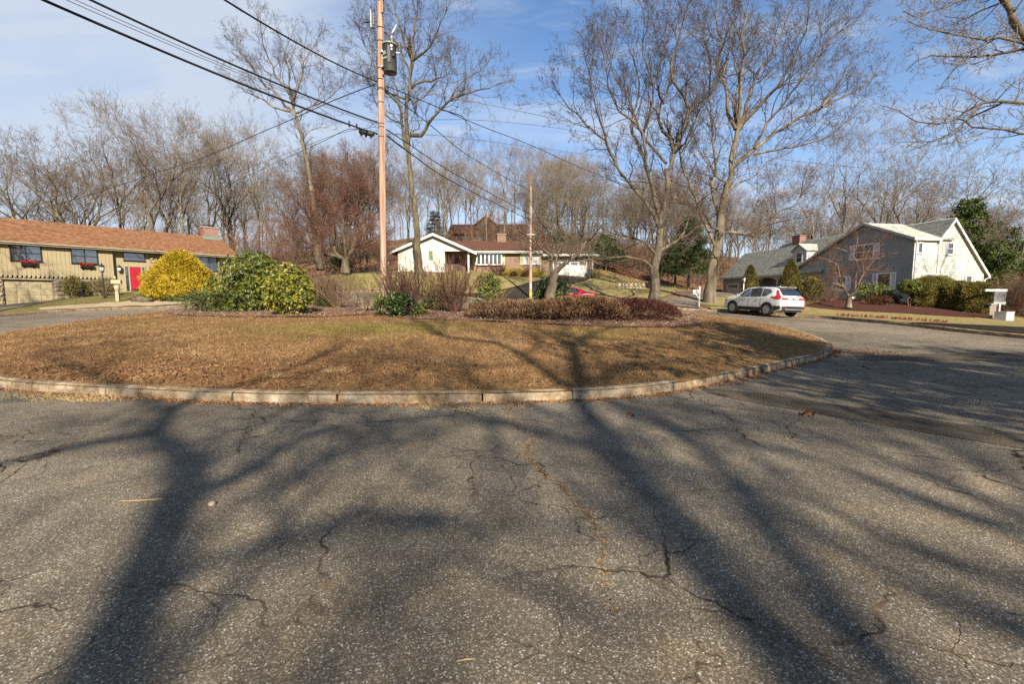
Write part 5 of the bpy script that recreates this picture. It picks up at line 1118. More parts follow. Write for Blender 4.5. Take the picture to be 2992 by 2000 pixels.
# ------------------------------------------------------------------ shrubs and evergreens
M['rhodo_yellow'] = mat('rhodo_yellow', [(.04, .058, .008), (.125, .145, .014), (.25, .235, .022), (.40, .33, .04)], 3.2, .45, spec=.5, trans=.12, noise_rough=.7)
M['rhodo'] = mat('rhodo', [(.024, .044, .007), (.075, .105, .012), (.155, .175, .02), (.30, .27, .045)], 3.2, .45, spec=.5, trans=.12, noise_rough=.7)
M['rhodo_dark'] = mat('rhodo_dark', [(.016, .032, .007), (.04, .068, .013), (.08, .11, .022)], 4, .42, spec=.5, trans=.1)
M['gold_thread'] = mat('gold_thread', [(.30, .19, .012), (.50, .36, .02), (.66, .50, .04)], 3.5, .8, trans=.2)
M['juniper'] = mat('juniper', [(.045, .06, .018), (.10, .12, .035), (.17, .18, .06)], 4, .8, trans=.1)
M['yew'] = mat('yew', [(.06, .052, .012), (.13, .12, .024), (.23, .19, .04), (.33, .25, .07)], 2.2, .8, trans=.12, noise_rough=.7)
M['arbor'] = mat('arbor', [(.045, .042, .008), (.10, .085, .014), (.16, .13, .022)], 4, .8, trans=.1)
M['olive_shrub'] = mat('olive_shrub', [(.08, .065, .015), (.17, .14, .035), (.29, .235, .07)], 4, .7, trans=.12)
M['pine'] = mat('pine', [(.02, .035, .010), (.05, .075, .018), (.10, .12, .03)], 1.6, .7, trans=.1)
M['evergreen'] = mat('evergreen', [(.028, .05, .010), (.075, .115, .02), (.15, .19, .04)], 1.4, .55, trans=.1)
M['spirea'] = mat('spirea', [(.07, .042, .022), (.145, .09, .05), (.24, .155, .09)], 3, .9)
M['barberry_shaded'] = mat('barberry_shaded', [(.035, .015, .012), (.08, .032, .026), (.135, .06, .042)], 3.5, .85)  # wine brown twigs, darkened further with the shade over the mound's right end
M['red_stem'] = mat('red_stem', [(.08, .038, .028), (.17, .085, .058)], 2.5, .8)
M['tan_stem'] = mat('tan_stem', [(.15, .095, .06), (.29, .195, .125)], 2.5, .85)
M['boxwood_brown'] = mat('boxwood_brown', [(.06, .03, .018), (.13, .065, .035)], 4, .85)
M['flower_red'] = mat('flower_red', (.55, .012, .02), 6, .6)

def lumps(n, rg, w, d, h, k=7, shell=.55, flat=.0):
    """points through a lumpy rounded volume standing on z = 0, with outward directions"""
    c = []
    for i in range(k):
        a = rg.uniform(0, 6.28); r = rg.uniform(.1, .52); c.append((math.cos(a) * r * w * .5, math.sin(a) * r * d * .5, h * rg.uniform(.30, .70), rg.uniform(.30, .46)))
    c.append((0, 0, h * .5, .5)); c = np.array(c); i = rg.integers(0, len(c), n); dr = rg.normal(0, 1, (n, 3)); dr /= np.linalg.norm(dr, axis=1, keepdims=True)
    rad = rg.uniform(shell, 1, n) ** .6 * c[i, 3]; P = c[i, :3] + dr * rad[:, None] * np.array([w, d, h]); P[:, 2] = np.clip(P[:, 2], .04 * h, h * 1.02)
    D = dr * np.array([1, 1, .7]) + np.array([0, 0, .35]); return P, D
def rosettes(name, P, D, size, m, rg, k=7, wide=.32, droop=.25):
    """whorls of k strap leaves round each shoot"""
    n = len(P); D = D / np.linalg.norm(D, axis=1, keepdims=True); u = np.cross(D, rg.normal(0, 1, (n, 3))); u /= np.linalg.norm(u, axis=1, keepdims=True); v = np.cross(D, u)
    C, L, Q = [], [], []
    for j in range(k):
        a = 2 * math.pi * j / k + rg.normal(0, .25, n); s = u * np.cos(a)[:, None] + v * np.sin(a)[:, None]
        l = s + D * rg.uniform(.1, .75, n)[:, None]; l[:, 2] -= droop * rg.uniform(.3, 1.4, n); C.append(P + s * size * .06); L.append(l); Q.append(D)
    return leaf_mesh(name, np.concatenate(C), np.concatenate(L), size, m, rg, wide, .22, np.cross(np.concatenate(L), np.cross(np.concatenate(Q), np.concatenate(L))) if False else None)
def stems(seed, w, h, n, r, m, kids=True, lean=.6, up=.03, wob=.14, sp=(.25, .18), lens=(.5, .25), base=.12, maxl=2, name='stems', hvar=.35, rmin=.004):
    t = Tree(seed); t.extra = 0; rg = t.rg
    for i in range(n):
        a = rg.uniform(0, 6.28); q = rg.uniform(0, 1) ** .6; d = Vector((math.cos(a) * lean * q * w / h, math.sin(a) * lean * q * w / h, 1)).normalized(); L = h * rg.uniform(1 - hvar, 1.05) / max(.6, d.z)
        b = rg.uniform(0, base) * w; p = t.limb((math.cos(a) * b, math.sin(a) * b, -.05), tuple(d), L, r * rg.uniform(.6, 1.1), 0, up, wob, max(4, int(L / .22)), .3)
        if kids: t.kids(p, r, r * .3, 0, maxl, sp, (18, 48), lens, .10, .2, .2, .6)
    return t.mesh(name, 0, 9, m, lambda l: 4 if l == 0 else 3, rmin)
def zat(x, y):
    if inside(ISL, np.array([x]), np.array([y]))[0]: return float(island_z(np.array([x]), np.array([y]))[0]) + .02
    return T1(x, y) + .13
def shrub(name, label, px_, Y, w, h, kind, seed, n=500, d=None, group=None, leaf=.13, m='rhodo', stem='bark_dark', k=7, shell=.5, z=None, rz=0, cat='shrub', xy=None, ns=9, wide=.32, droop=0):
    rg = np.random.default_rng(seed); x = xy[0] if xy else at(px_, 870, Y)[0]; Y = xy[1] if xy else Y; d = d or w * .9
    root = thing(name, label, cat, (x, Y, zat(x, Y) if z is None else z), rz, group)
    if kind == 'rhodo':
        P, D = lumps(n, rg, w, d, h, 8, shell); link('foliage', rosettes('foliage', P, D, leaf, M[m], rg, k, wide), root); link('stems', stems(seed, w * .8, h * .8, ns, .018, M[stem]), root)
    elif kind == 'thread':
        P, D = lumps(n, rg, w, d, h, 12, shell); C = np.repeat(P, k, 0) + rg.normal(0, leaf * .5, (n * k, 3)); L = np.repeat(D, k, 0) + rg.normal(0, .5, (n * k, 3)); L[:, 2] -= .6
        link('foliage', leaf_mesh('foliage', C, L, leaf, M[m], rg, wide, .3), root); link('stems', stems(seed, w * .6, h * .6, ns, .02, M[stem]), root)
    elif kind == 'clip':      # clipped shape: profile function of height
        prof = shell; t = rg.uniform(0, 1, n); a = rg.uniform(0, 6.28, n); r = np.interp(t, prof[0], prof[1]) * (1 + .05 * np.sin(a * 3 + seed) + (.05 + .08 * droop) * np.sin(a * 5 + t * 9 + seed) + .07 * droop * np.sin(t * 23 + a * 4)) * rg.uniform(.35, 1, n) ** .25
        P = np.stack([np.cos(a) * r * w / 2, np.sin(a) * r * d / 2, t * h], 1); sl = np.gradient(np.interp(np.linspace(0, 1, 50), *prof), 1 / 49); nz = -np.interp(t, np.linspace(0, 1, 50), sl) * w / 2 / h
        D = np.stack([np.cos(a), np.sin(a), np.clip(nz, -.4, 3)], 1); tp = rg.random(n) < .0; D[tp] = (0, 0, 1)
        C = np.repeat(P, k, 0) + rg.normal(0, leaf * .35, (n * k, 3)); L = np.repeat(D, k, 0) + rg.normal(0, .55, (n * k, 3)) + np.array([0, 0, .35 - droop])
        MB().lathe([(max(.02, float(np.interp(q_, *prof)) * w / 2 * .80), q_ * h * .93 + .03) for q_ in np.linspace(0, 1, 9)], sides=14, m=Matrix.Scale(d / w, 4, (0, 1, 0))).build('inner_foliage', M[m], root)
        link('foliage', leaf_mesh('foliage', C, L, leaf, M[m], rg, wide, .3), root); link('stems', stems(seed, w * .5, h * .75, ns, .022, M[stem]), root)
    return root
def twiggy(name, label, px_, Y, w, h, seed, m='red_stem', n=60, group=None, xy=None, lean=.75, wob=.12, sp=(.2, .14), lens=(.55, .25), r=.010, up=.03, cat='shrub', maxl=2, base=.12, rmin=.0045, hvar=.35):
    x = xy[0] if xy else at(px_, 870, Y)[0]; Y = xy[1] if xy else Y; root = thing(name, label, cat, (x, Y, zat(x, Y)), 0, group)
    link('stems', stems(seed, w, h, n, r, M[m], True, lean, up, wob, sp, lens, base, maxl, rmin=rmin, hvar=hvar), root); return root

CONE = ((0, .08, .3, .6, .85, 1.0), (.75, .95, 1.0, .72, .36, .05)); BALL = ((0, .15, .4, .65, .88, 1.0), (.45, .82, 1.0, .96, .62, .12)); DOME = ((0, .2, .5, .75, .92, 1.0), (.80, .96, 1.0, .97, .80, .30))
def island_plants():
    shrub('rhododendron', 'tall green rhododendron at the left end of the island bed', 738, 20.0, 2.75, 2.7, 'rhodo', 1, 1000, leaf=.17, k=7)
    shrub('rhododendron', 'yellow green rhododendron in front of the taller one on the island', 845, 17.9, 1.95, 2.0, 'rhodo', 2, 620, leaf=.17, k=7, m='rhodo_yellow')
    shrub('juniper', 'low spreading juniper at the left tip of the island bed', 622, 20.8, 2.5, .85, 'thread', 3, 380, d=1.6, leaf=.20, m='juniper', k=8, wide=.14, ns=8)
    shrub('rhododendron', 'small dark rhododendron at the front of the bed below the pole', 1163, 17.0, 1.15, .85, 'rhodo', 4, 130, leaf=.19, m='rhodo_dark')
    shrub('rhododendron', 'thin upright rhododendron sprig left of the pole base', 1107, 17.4, .45, .85, 'rhodo', 5, 26, leaf=.18, m='rhodo')
    shrub('rhododendron', 'tiny low rhododendron right of the small dark one', 1224, 16.9, .42, .40, 'rhodo', 6, 28, leaf=.15, m='rhodo')
    twiggy('bare_shrub', 'dense red brown twig shrub in front of the pole base', 1180, 18.4, 2.3, 2.1, 10, 'red_stem', 95, lean=.62)
    twiggy('bare_shrub', 'vase shaped brown twig shrub right of the pole', 1327, 18.6, 2.1, 2.1, 11, 'red_stem', 72, lean=.85, base=.05)
    shrub('arching_shrub', 'olive green arching shrub between the two brown twig shrubs', 1264, 20.5, 1.2, 1.15, 'thread', 12, 190, leaf=.20, m='yew', k=6, wide=.12)
    shrub('rhododendron', 'leggy rhododendron with pale bare stems right of the vase shaped shrub', 1425, 20.6, 1.15, 1.15, 'rhodo', 13, 150, leaf=.18, z=zat(-1.1, 20.6) + .45)
    twiggy('bare_shrub', 'pale leggy bare stems below the leggy rhododendron', 1425, 20.3, 1.3, .95, 14, 'tan_stem', 16, lean=.9)
    shrub('rhododendron', 'small low green rhododendron right of the vase shaped shrub', 1398, 19.6, .6, .45, 'rhodo', 15, 40, leaf=.15)
    shrub('rhododendron', 'round dark rhododendron behind the crab apple trunk', 1612, 24.5, 2.25, 1.45, 'rhodo', 16, 420, leaf=.17, m='rhodo_dark')
    twiggy('bare_shrub', 'light brown bare shrub right of the rhododendrons', 985, 21.6, 1.8, 1.75, 17, 'tan_stem', 55, lean=.8)
    twiggy('bare_shrub', 'grey twisted little shrub left of the pole', 1062, 18.9, 1.35, 1.35, 18, 'twig_lichen' if False else 'tan_stem', 20, lean=.9, wob=.25, r=.014)
    twiggy('bare_shrub', 'reddish bare thicket just behind the yellow green rhododendron', 925, 24.5, 2.4, 2.0, 19, 'red_stem', 90, lean=.6)
    shrub('juniper', 'low dark juniper under the light brown bare shrub', 950, 22.6, 1.3, .5, 'thread', 20, 120, leaf=.16, m='juniper', k=6, wide=.14)
    # the long low mound of dwarf shrubs
    for k, (c, w, d, h, m1, lab, sd) in enumerate([((.2, 16.7), 3.6, 2.5, .56, 'spirea', 'low mounded hedge of tan brown twigs at the left end of the long mound', 30), ((2.5, 16.8), 3.8, 3.1, .72, 'spirea', 'tan and wine brown middle of the long low mound hedge', 31), ((4.6, 17.3), 3.2, 2.9, .66, 'barberry_shaded', 'dark wine brown right end of the long low mound hedge', 32)]):
        rg = np.random.default_rng(sd); root = thing('mound_shrub', lab, 'hedge', (c[0], c[1], zat(*c)), 0, 'low mound hedge across the island bed')
        n = 7000; a = rg.uniform(0, 6.28, n); r = np.sqrt(rg.uniform(0, 1, n)); zz = h * np.sqrt(np.maximum(0, 1 - r ** 2.6)) * (1 + .06 * np.sin(a * 3 + sd) * r) * rg.uniform(.72, 1.04, n); P = np.stack([np.cos(a) * r * w / 2 * 1.06, np.sin(a) * r * d / 2 * 1.06, zz], 1)
        gz = np.array([zat(c[0] + p[0], c[1] + p[1]) for p in P[::40]]).mean() - zat(*c)
        D = np.stack([np.cos(a) * r * .8, np.sin(a) * r * .8, np.full(n, .75)], 1) + rg.normal(0, .4, (n, 3))
        link('foliage', leaf_mesh('foliage', P, D, .13, M[m1], rg, .26, .3), root)
        if m1 == 'spirea':
            q = P[:1500] + np.array([0, 0, .02]); link('dead_leaves', leaf_mesh('dead_leaves', q, D[:1500], .10, M['rust_leaf'] if k == 1 else M['tan_stem'], rg, .4, .3), root)
        link('stems', stems(sd, w * .95, h * 1.05, 110, .006, M['red_stem'], True, 1.25, .02, .14, (.2, .12), (.3, .15), .42, 1), root)
island_plants()

def yard_plants():
    # left yard
    shrub('gold_cypress', 'large golden thread cypress in front of the ranch picture windows', 533, 34.6, 4.9, 3.35, 'clip', 40, 5200, leaf=.24, m='gold_thread', k=4, wide=.14, d=4.4, shell=((0, .12, .3, .5, .7, .88, 1.0), (.84, 1.0, .95, .80, .56, .34, .06)), droop=.9)
    shrub('round_shrub', 'olive golden round shrub right of the ranch garage door', 212, 37.2, 1.3, 1.85, 'thread', 41, 420, leaf=.12, m='olive_shrub', k=6, wide=.4)
    shrub('round_shrub', 'small clipped olive shrub below the ranch basement window', 264, 38.2, 1.0, 1.2, 'thread', 42, 240, leaf=.11, m='olive_shrub', k=6, wide=.4)
    shrub('round_shrub', 'flat topped olive shrub in front of the ranch porch', 318, 37.4, 2.3, 1.55, 'thread', 43, 420, leaf=.12, m='olive_shrub', k=6, wide=.4, d=1.2)
    t = Tree(44); b = at(307, 880, 35.2); z0 = zat(b[0], 35.2)
    for i in range(5): p = t.limb((0, 0, 0), (math.cos(i * 1.3) * .5, math.sin(i * 1.3) * .5, 1), 1.5, .07, 0, .02, .15, 5, .4); t.kids(p, .06, .02, 0, 3, (.3, .18, .1), (30, 70), (.7, .4, .2), .05)
    root = thing('weeping_maple', 'small gnarled ornamental tree beside the ranch lamp post', 'tree', (b[0], 35.2, z0)); link('trunk', t.mesh('trunk', 0, 1, M['bark_olive'], lambda l: 6), root); link('crown', t.mesh('crown', 2, 9, M['twig_tan'], lambda l: 3), root); rg = np.random.default_rng(4); link('leaves', t.leaves('leaves', M['olive_shrub'], .5, .10, 4, 2), root)
    shrub('ground_cover', 'low dark ground cover at the foot of the golden cypress', 520, 32.9, 2.8, .35, 'thread', 45, 240, leaf=.14, m='rhodo_dark', k=6, wide=.3, d=1.2)
    shrub('ground_cover', 'low green plant at the left of the gravel bed', 415, 33.2, 1.0, .45, 'thread', 46, 120, leaf=.12, m='juniper', k=6, wide=.2)
    # centre yard
    for k, (p, lab) in enumerate(((1482, 'golden mop shrub under the pale shutter, left of two'), (1513, 'golden mop shrub under the pale shutter, right of two'), (1575, 'golden mop shrub under the triple window'))): shrub('gold_shrub', lab, p, 56.3, 1.45 if k < 2 else 1.75, .95, 'thread', 50 + k, 300, leaf=.13, m='gold_thread', k=6, wide=.16, group='golden shrubs along the brick house')
    for k, (p, Y, w, h, lab) in enumerate(((1540, 56.6, 1.0, 1.0, 'brown clipped shrub between the golden shrubs'), (1502, 55.4, .8, .6, 'small brown clipped shrub in front of the golden pair'), (1533, 55.3, .9, .7, 'small brown clipped shrub below the triple window'))): shrub('brown_shrub', lab, p, Y, w, h, 'thread', 55 + k, 150, leaf=.12, m='boxwood_brown', k=5, wide=.4)
    twiggy('bare_shrub', 'brown bare shrub below the bow window', 1452, 55, 2.4, 1.6, 58, 'red_stem', 50, rmin=.008)
    shrub('boxwood', 'round dark boxwood at the right corner of the white garage', 1741, 58.6, 1.0, 1.2, 'clip', 59, 240, leaf=.10, m='yew', k=5, shell=BALL, wide=.4)
    # right yard
    shrub('arborvitae', 'smaller cone of clipped arborvitae in front of the cape garage', 2189, 42, 1.45, 2.7, 'clip', 60, 1700, leaf=.11, m='arbor', k=5, shell=CONE, wide=.3)
    shrub('arborvitae', 'larger cone of clipped arborvitae in front of the cape porch', 2306, 39.5, 1.8, 3.25, 'clip', 61, 2200, leaf=.11, m='arbor', k=5, shell=CONE, wide=.3)
    shrub('round_shrub', 'big round olive shrub behind the white car', 2366, 37, 1.85, 1.85, 'clip', 62, 1500, leaf=.12, m='olive_shrub', k=5, shell=BALL, wide=.4)
    twiggy('bare_shrub', 'tan twiggy shrub right of the round olive shrub', 2422, 36.6, 1.7, 1.35, 63, 'tan_stem', 45, lean=.9)
    twiggy('bare_shrub', 'tan twiggy shrub under the cape lower left window', 2372, 35.4, .9, .8, 64, 'tan_stem', 20, lean=.9)
    shrub('rhododendron', 'loose rhododendron under the cape shuttered window, left', 2535, 36.0, 1.9, 1.7, 'rhodo', 65, 170, leaf=.18)
    shrub('rhododendron', 'rounded rhododendron under the cape shuttered window, right', 2582, 35.5, 1.3, 1.35, 'rhodo', 66, 150, leaf=.17)
    for k, (p, Y, w, lab) in enumerate(((2553, 34.0, .85, 'small red brown clipped shrub below the loose rhododendron'), (2588, 33.6, .8, 'small red brown clipped shrub below the rounded rhododendron'), (2612, 34.8, .9, 'dark red brown shrub left of the ball topiary'))): shrub('brown_shrub', lab, p, Y, w, .8, 'thread', 67 + k, 150, leaf=.10, m='boxwood_brown', k=5, wide=.4)
    b = at(2655, 900, 33.5); r = thing('ball_topiary', 'green ball topiary on a bare leaning stem before the grey wall', 'topiary', (b[0], 33.5, zat(b[0], 33.5))); t = Tree(70)
    for q in (((0, 0, -.1), (-.05, .1, .5), (.12, 0, .95), (.2, .1, 1.3)), ((.05, 0, -.1), (.15, 0, .4), (.05, .1, .8), (.0, 0, 1.3))): t.line(q, .05, .03, 0)
    link('trunk', t.mesh('trunk', 0, 0, M['bark_pale'], lambda l: 6), r); rg = np.random.default_rng(70); P = rg.normal(0, 1, (520, 3)); P /= np.linalg.norm(P, axis=1, keepdims=True); D = P.copy(); P = P * np.array([.82, .82, .52]) * rg.uniform(.75, 1, (520, 1)) + np.array([.08, 0, 1.45]); link('foliage', rosettes('foliage', P, D, .14, M['rhodo'], rg, 6, .36), r)
    for k, (p, Y, w, d, h, lab) in enumerate(((2722, 33.4, 2.75, 2.0, 2.15, 'tallest clipped yew hedge clump beside the ball topiary'), (2790, 32.2, 1.6, 1.9, 1.95, 'middle clipped yew hedge clump along the white wall'), (2842, 31.2, 1.6, 1.9, 2.0, 'rightmost clipped yew hedge clump along the white wall'))):
        shrub('yew_hedge', lab, p, Y, w, h, 'clip', 71 + k, 3800 if k == 0 else 2800, leaf=.13, m='yew', k=5, shell=DOME, d=d, wide=.2, stem='bark_olive', group='clipped yews along the white wall')
    # dwarf maple with an umbrella of fine twigs
    Y = 31.8; t = Tree(80); t.extra = 0
    Rr = lambda *p: px(4.356, 2050, 600, *p)
    traced(t, [(Rr((1868, 1310), (1872, 1240), (1882, 1165)), .16, .13, 0), (Rr((1875, 1160), (1845, 1095), (1790, 1010), (1750, 900), (1690, 840), (1600, 800)), .085, .015, 1), (Rr((1890, 1150), (1955, 1110), (2000, 980), (2060, 860), (2050, 720)), .085, .02, -1), (Rr((1800, 1030), (1740, 1000), (1640, 980), (1600, 930)), .05, .012, -1), (Rr((1955, 1100), (1990, 900), (1985, 700), (1960, 560)), .06, .012, 1), (Rr((2010, 960), (2110, 800), (2200, 700), (2330, 640)), .05, .012, 1), (Rr((1760, 920), (1720, 760), (1600, 680), (1480, 660)), .05, .012, -1), (Rr((1985, 720), (1870, 620), (1750, 560), (1640, 540)), .045, .012, .8), (Rr((2050, 740), (2140, 560), (2220, 480), (2330, 450)), .045, .012, -1), (Rr((1960, 570), (1990, 430), (1975, 340)), .03, .01, 0)],
        Y, .16, 3, (.28, .18, .11), (28, 65), (1.5, .8, .4), .07, wob=.18, seed=9)
    b = at(2479, 900, Y); r = plant_tree('dwarf_maple', 'small reddish dwarf maple spreading before the grey gable', 'tree', t, (b[0], Y, zat(b[0], Y)), M['bark_pale'], M['twig_red'], split=0, rmin=.006)
    MB().lathe([(.01, 0), (.085, 0), (.085, .02), (.01, .025)], sides=12, m=Matrix.Translation((.16, -.14, .78)) @ Matrix.Rotation(R(80), 4, 'X')).build('pruned_stub', M['white_paint'], r)
    for k in range(10): rg2 = random.Random(k); 
    twiggy('bare_shrub', 'tangled brown brush at the right edge behind the air conditioner', 3010, 30, 3.4, 3.4, 81, 'red_stem', 60, lean=.8, wob=.2, lens=(1.0, .5), r=.016)
    twiggy('bare_shrub', 'tangled tan brush behind the white deck rail', 2950, 40.5, 4, 3.6, 82, 'tan_stem', 55, lean=.8, wob=.2, lens=(1.0, .5), r=.016)
    twiggy('bare_shrub', 'tangled dark brush far right beyond the evergreen', 2985, 41, 5, 5.0, 83, 'red_stem', 60, lean=.7, wob=.2, lens=(1.2, .6), r=.02)
yard_plants()

def conifer(name, label, px_, Y, top, w, m, seed, whorls=14, clear=.15, leaf=.3, dens=34, trunk='bark_dark', kind='pine', bare=0.0, cat='tree', group=None):
    rg = np.random.default_rng(seed); x = at(px_, 800, Y)[0]; z0 = T1(x, Y); H = at(px_, top, Y)[2] - z0; root = thing(name, label, cat, (x, Y, z0), 0, group)
    t = Tree(seed); t.line([(0, 0, -.3), (.05, 0, H * .35), (-.05, .05, H * .7), (0, 0, H * .97)], H * .016 + .05, .03, 0); C = []; D = []
    for k in range(whorls):
        f = clear + (1 - clear) * (k / whorls); n = int(rg.integers(4, 7)); 
        for j in range(n):
            if rg.random() < bare: continue
            a = 6.28 * j / n + k * 1.1 + rg.normal(0, .25); L = w / 2 * (1 - ((f - clear) / (1 - clear)) ** 1.3) * rg.uniform(.6, 1.12) + .3; dz = .25 if kind == 'holly' else rg.uniform(-.1, .25)
            p = [(0, 0, f * H)]; 
            for s in range(1, 5): p.append((math.cos(a) * L * s / 4, math.sin(a) * L * s / 4, f * H + dz * L * s / 4 - .05 * L * (s / 4) ** 2 + rg.normal(0, .04)))
            t.line(p, .02 + L * .008, .008, 1); P = np.array(p); c = max(6, int(dens * L / 2.2)); u = rg.uniform(.25, 1.02, c) ** .8; Q = np.stack([np.interp(u * 4, range(5), P[:, i]) for i in range(3)], 1); sd = rg.normal(0, .16 * L / 2 + .10, (c, 3)) * np.array([1, 1, .55]); C.append(Q + sd); D.append(np.array([math.cos(a), math.sin(a), .25]) + rg.normal(0, .5, (c, 3)))
    C = np.concatenate(C); D = np.concatenate(D); k = 5; C = np.repeat(C, k, 0) + rg.normal(0, leaf * .35, (len(C) * k, 3)); D = np.repeat(D, k, 0) + rg.normal(0, .6, (len(D) * k, 3))
    link('trunk', t.mesh('trunk', 0, 1, M[trunk], lambda l: 7 if l == 0 else 4, .008), root); link('foliage', leaf_mesh('foliage', C, D, leaf, M[m], rg, .30 if kind == 'holly' else .16, .3), root); return root
def evergreens():
    conifer('evergreen_tree', 'large dark evergreen rising behind the cape house end wall', 2815, 47, 572, 8.6, 'evergreen', 90, 17, .02, .34, 80, kind='holly')
    conifer('evergreen_tree', 'shorter evergreen at the right of the large dark one', 2935, 50, 655, 6.5, 'evergreen', 91, 13, .03, .34, 60, kind='holly')
    conifer('pine_tree', 'green pine with layered boughs between the two big oaks', 2012, 60, 630, 6.8, 'pine', 92, 10, .28, .34, 60)
    conifer('pine_tree', 'dark pine behind the white garage roof', 1770, 70, 680, 5.5, 'pine', 93, 9, .30, .34, 46)
    conifer('pine_tree', 'thin pine above the left roof slope of the white gable', 1272, 78, 610, 4.2, 'pine', 94, 11, .1, .34, 40)
    conifer('pine_tree', 'pine tucked behind the crab apple twigs', 1640, 74, 668, 5.0, 'pine', 95, 9, .15, .34, 40)
    shrub('laurel', 'dark green laurel on the slope above the brick chimney', 1480, 74, 4.0, 2.2, 'rhodo', 96, 160, leaf=.34, m='rhodo_dark', k=6)
    shrub('laurel', 'dark green laurel thicket behind the crab tree', 1000, 56, 3.4, 2.6, 'rhodo', 97, 200, leaf=.3, m='rhodo_dark', k=6)
evergreens()
# ------------------------------------------------------------------ pole, wires, cars, street furniture
M['pole_wood'] = mat('pole_wood', [(.15, .085, .058), (.31, .195, .135), (.42, .29, .21), (.53, .41, .31)], 11.0, .85, .008, 30, 7, stretch=(1, 1, .035))
M['wire'] = mat('wire', (.02, .02, .022), 3, .6); M['wire_grey'] = mat('wire_grey', (.13, .13, .13), 3, .5)
M['transformer'] = mat('transformer', [(.035, .04, .04), (.06, .065, .062)], 3, .45, spec=.5)
M['porcelain'] = mat('porcelain', (.22, .235, .24), 6, .3, spec=.6); M['galvanised'] = mat('galvanised', (.40, .41, .41), 6, .45, metal=.6)
M['old_brick'] = mat('old_brick', [(.10, .035, .025), (.20, .075, .05), (.30, .17, .12)], 3, .9, rand=.3); M['white_ink'] = mat('white_ink', (.62, .64, .62), 20, .6); M['yellow_plastic'] = mat('yellow_plastic', (.72, .46, .02), 4, .5)
M['car_white'] = mat('car_white', (.66, .65, .61), .7, .22, spec=.5, coat=.6); M['car_red'] = mat('car_red', (.42, .012, .028), .7, .22, spec=.5, coat=.7)
M['cladding'] = mat('cladding', (.022, .021, .02), 9, .6); M['tyre'] = mat('tyre', (.018, .017, .017), 9, .8); M['alloy'] = mat('alloy', (.52, .53, .54), 6, .3, metal=.8)
M['car_glass'] = glass('car_glass', (.012, .014, .018), .03); M['tail_red'] = mat('tail_red', (.42, .008, .012), 8, .2, spec=.6, coat=.5); M['chrome'] = mat('chrome', (.62, .62, .62), 6, .15, metal=1)
M['plate'] = mat('plate', [(.55, .68, .80), (.70, .76, .80)], 9, .5); M['plate_blue'] = mat('plate_blue', (.05, .10, .30), 9, .5)

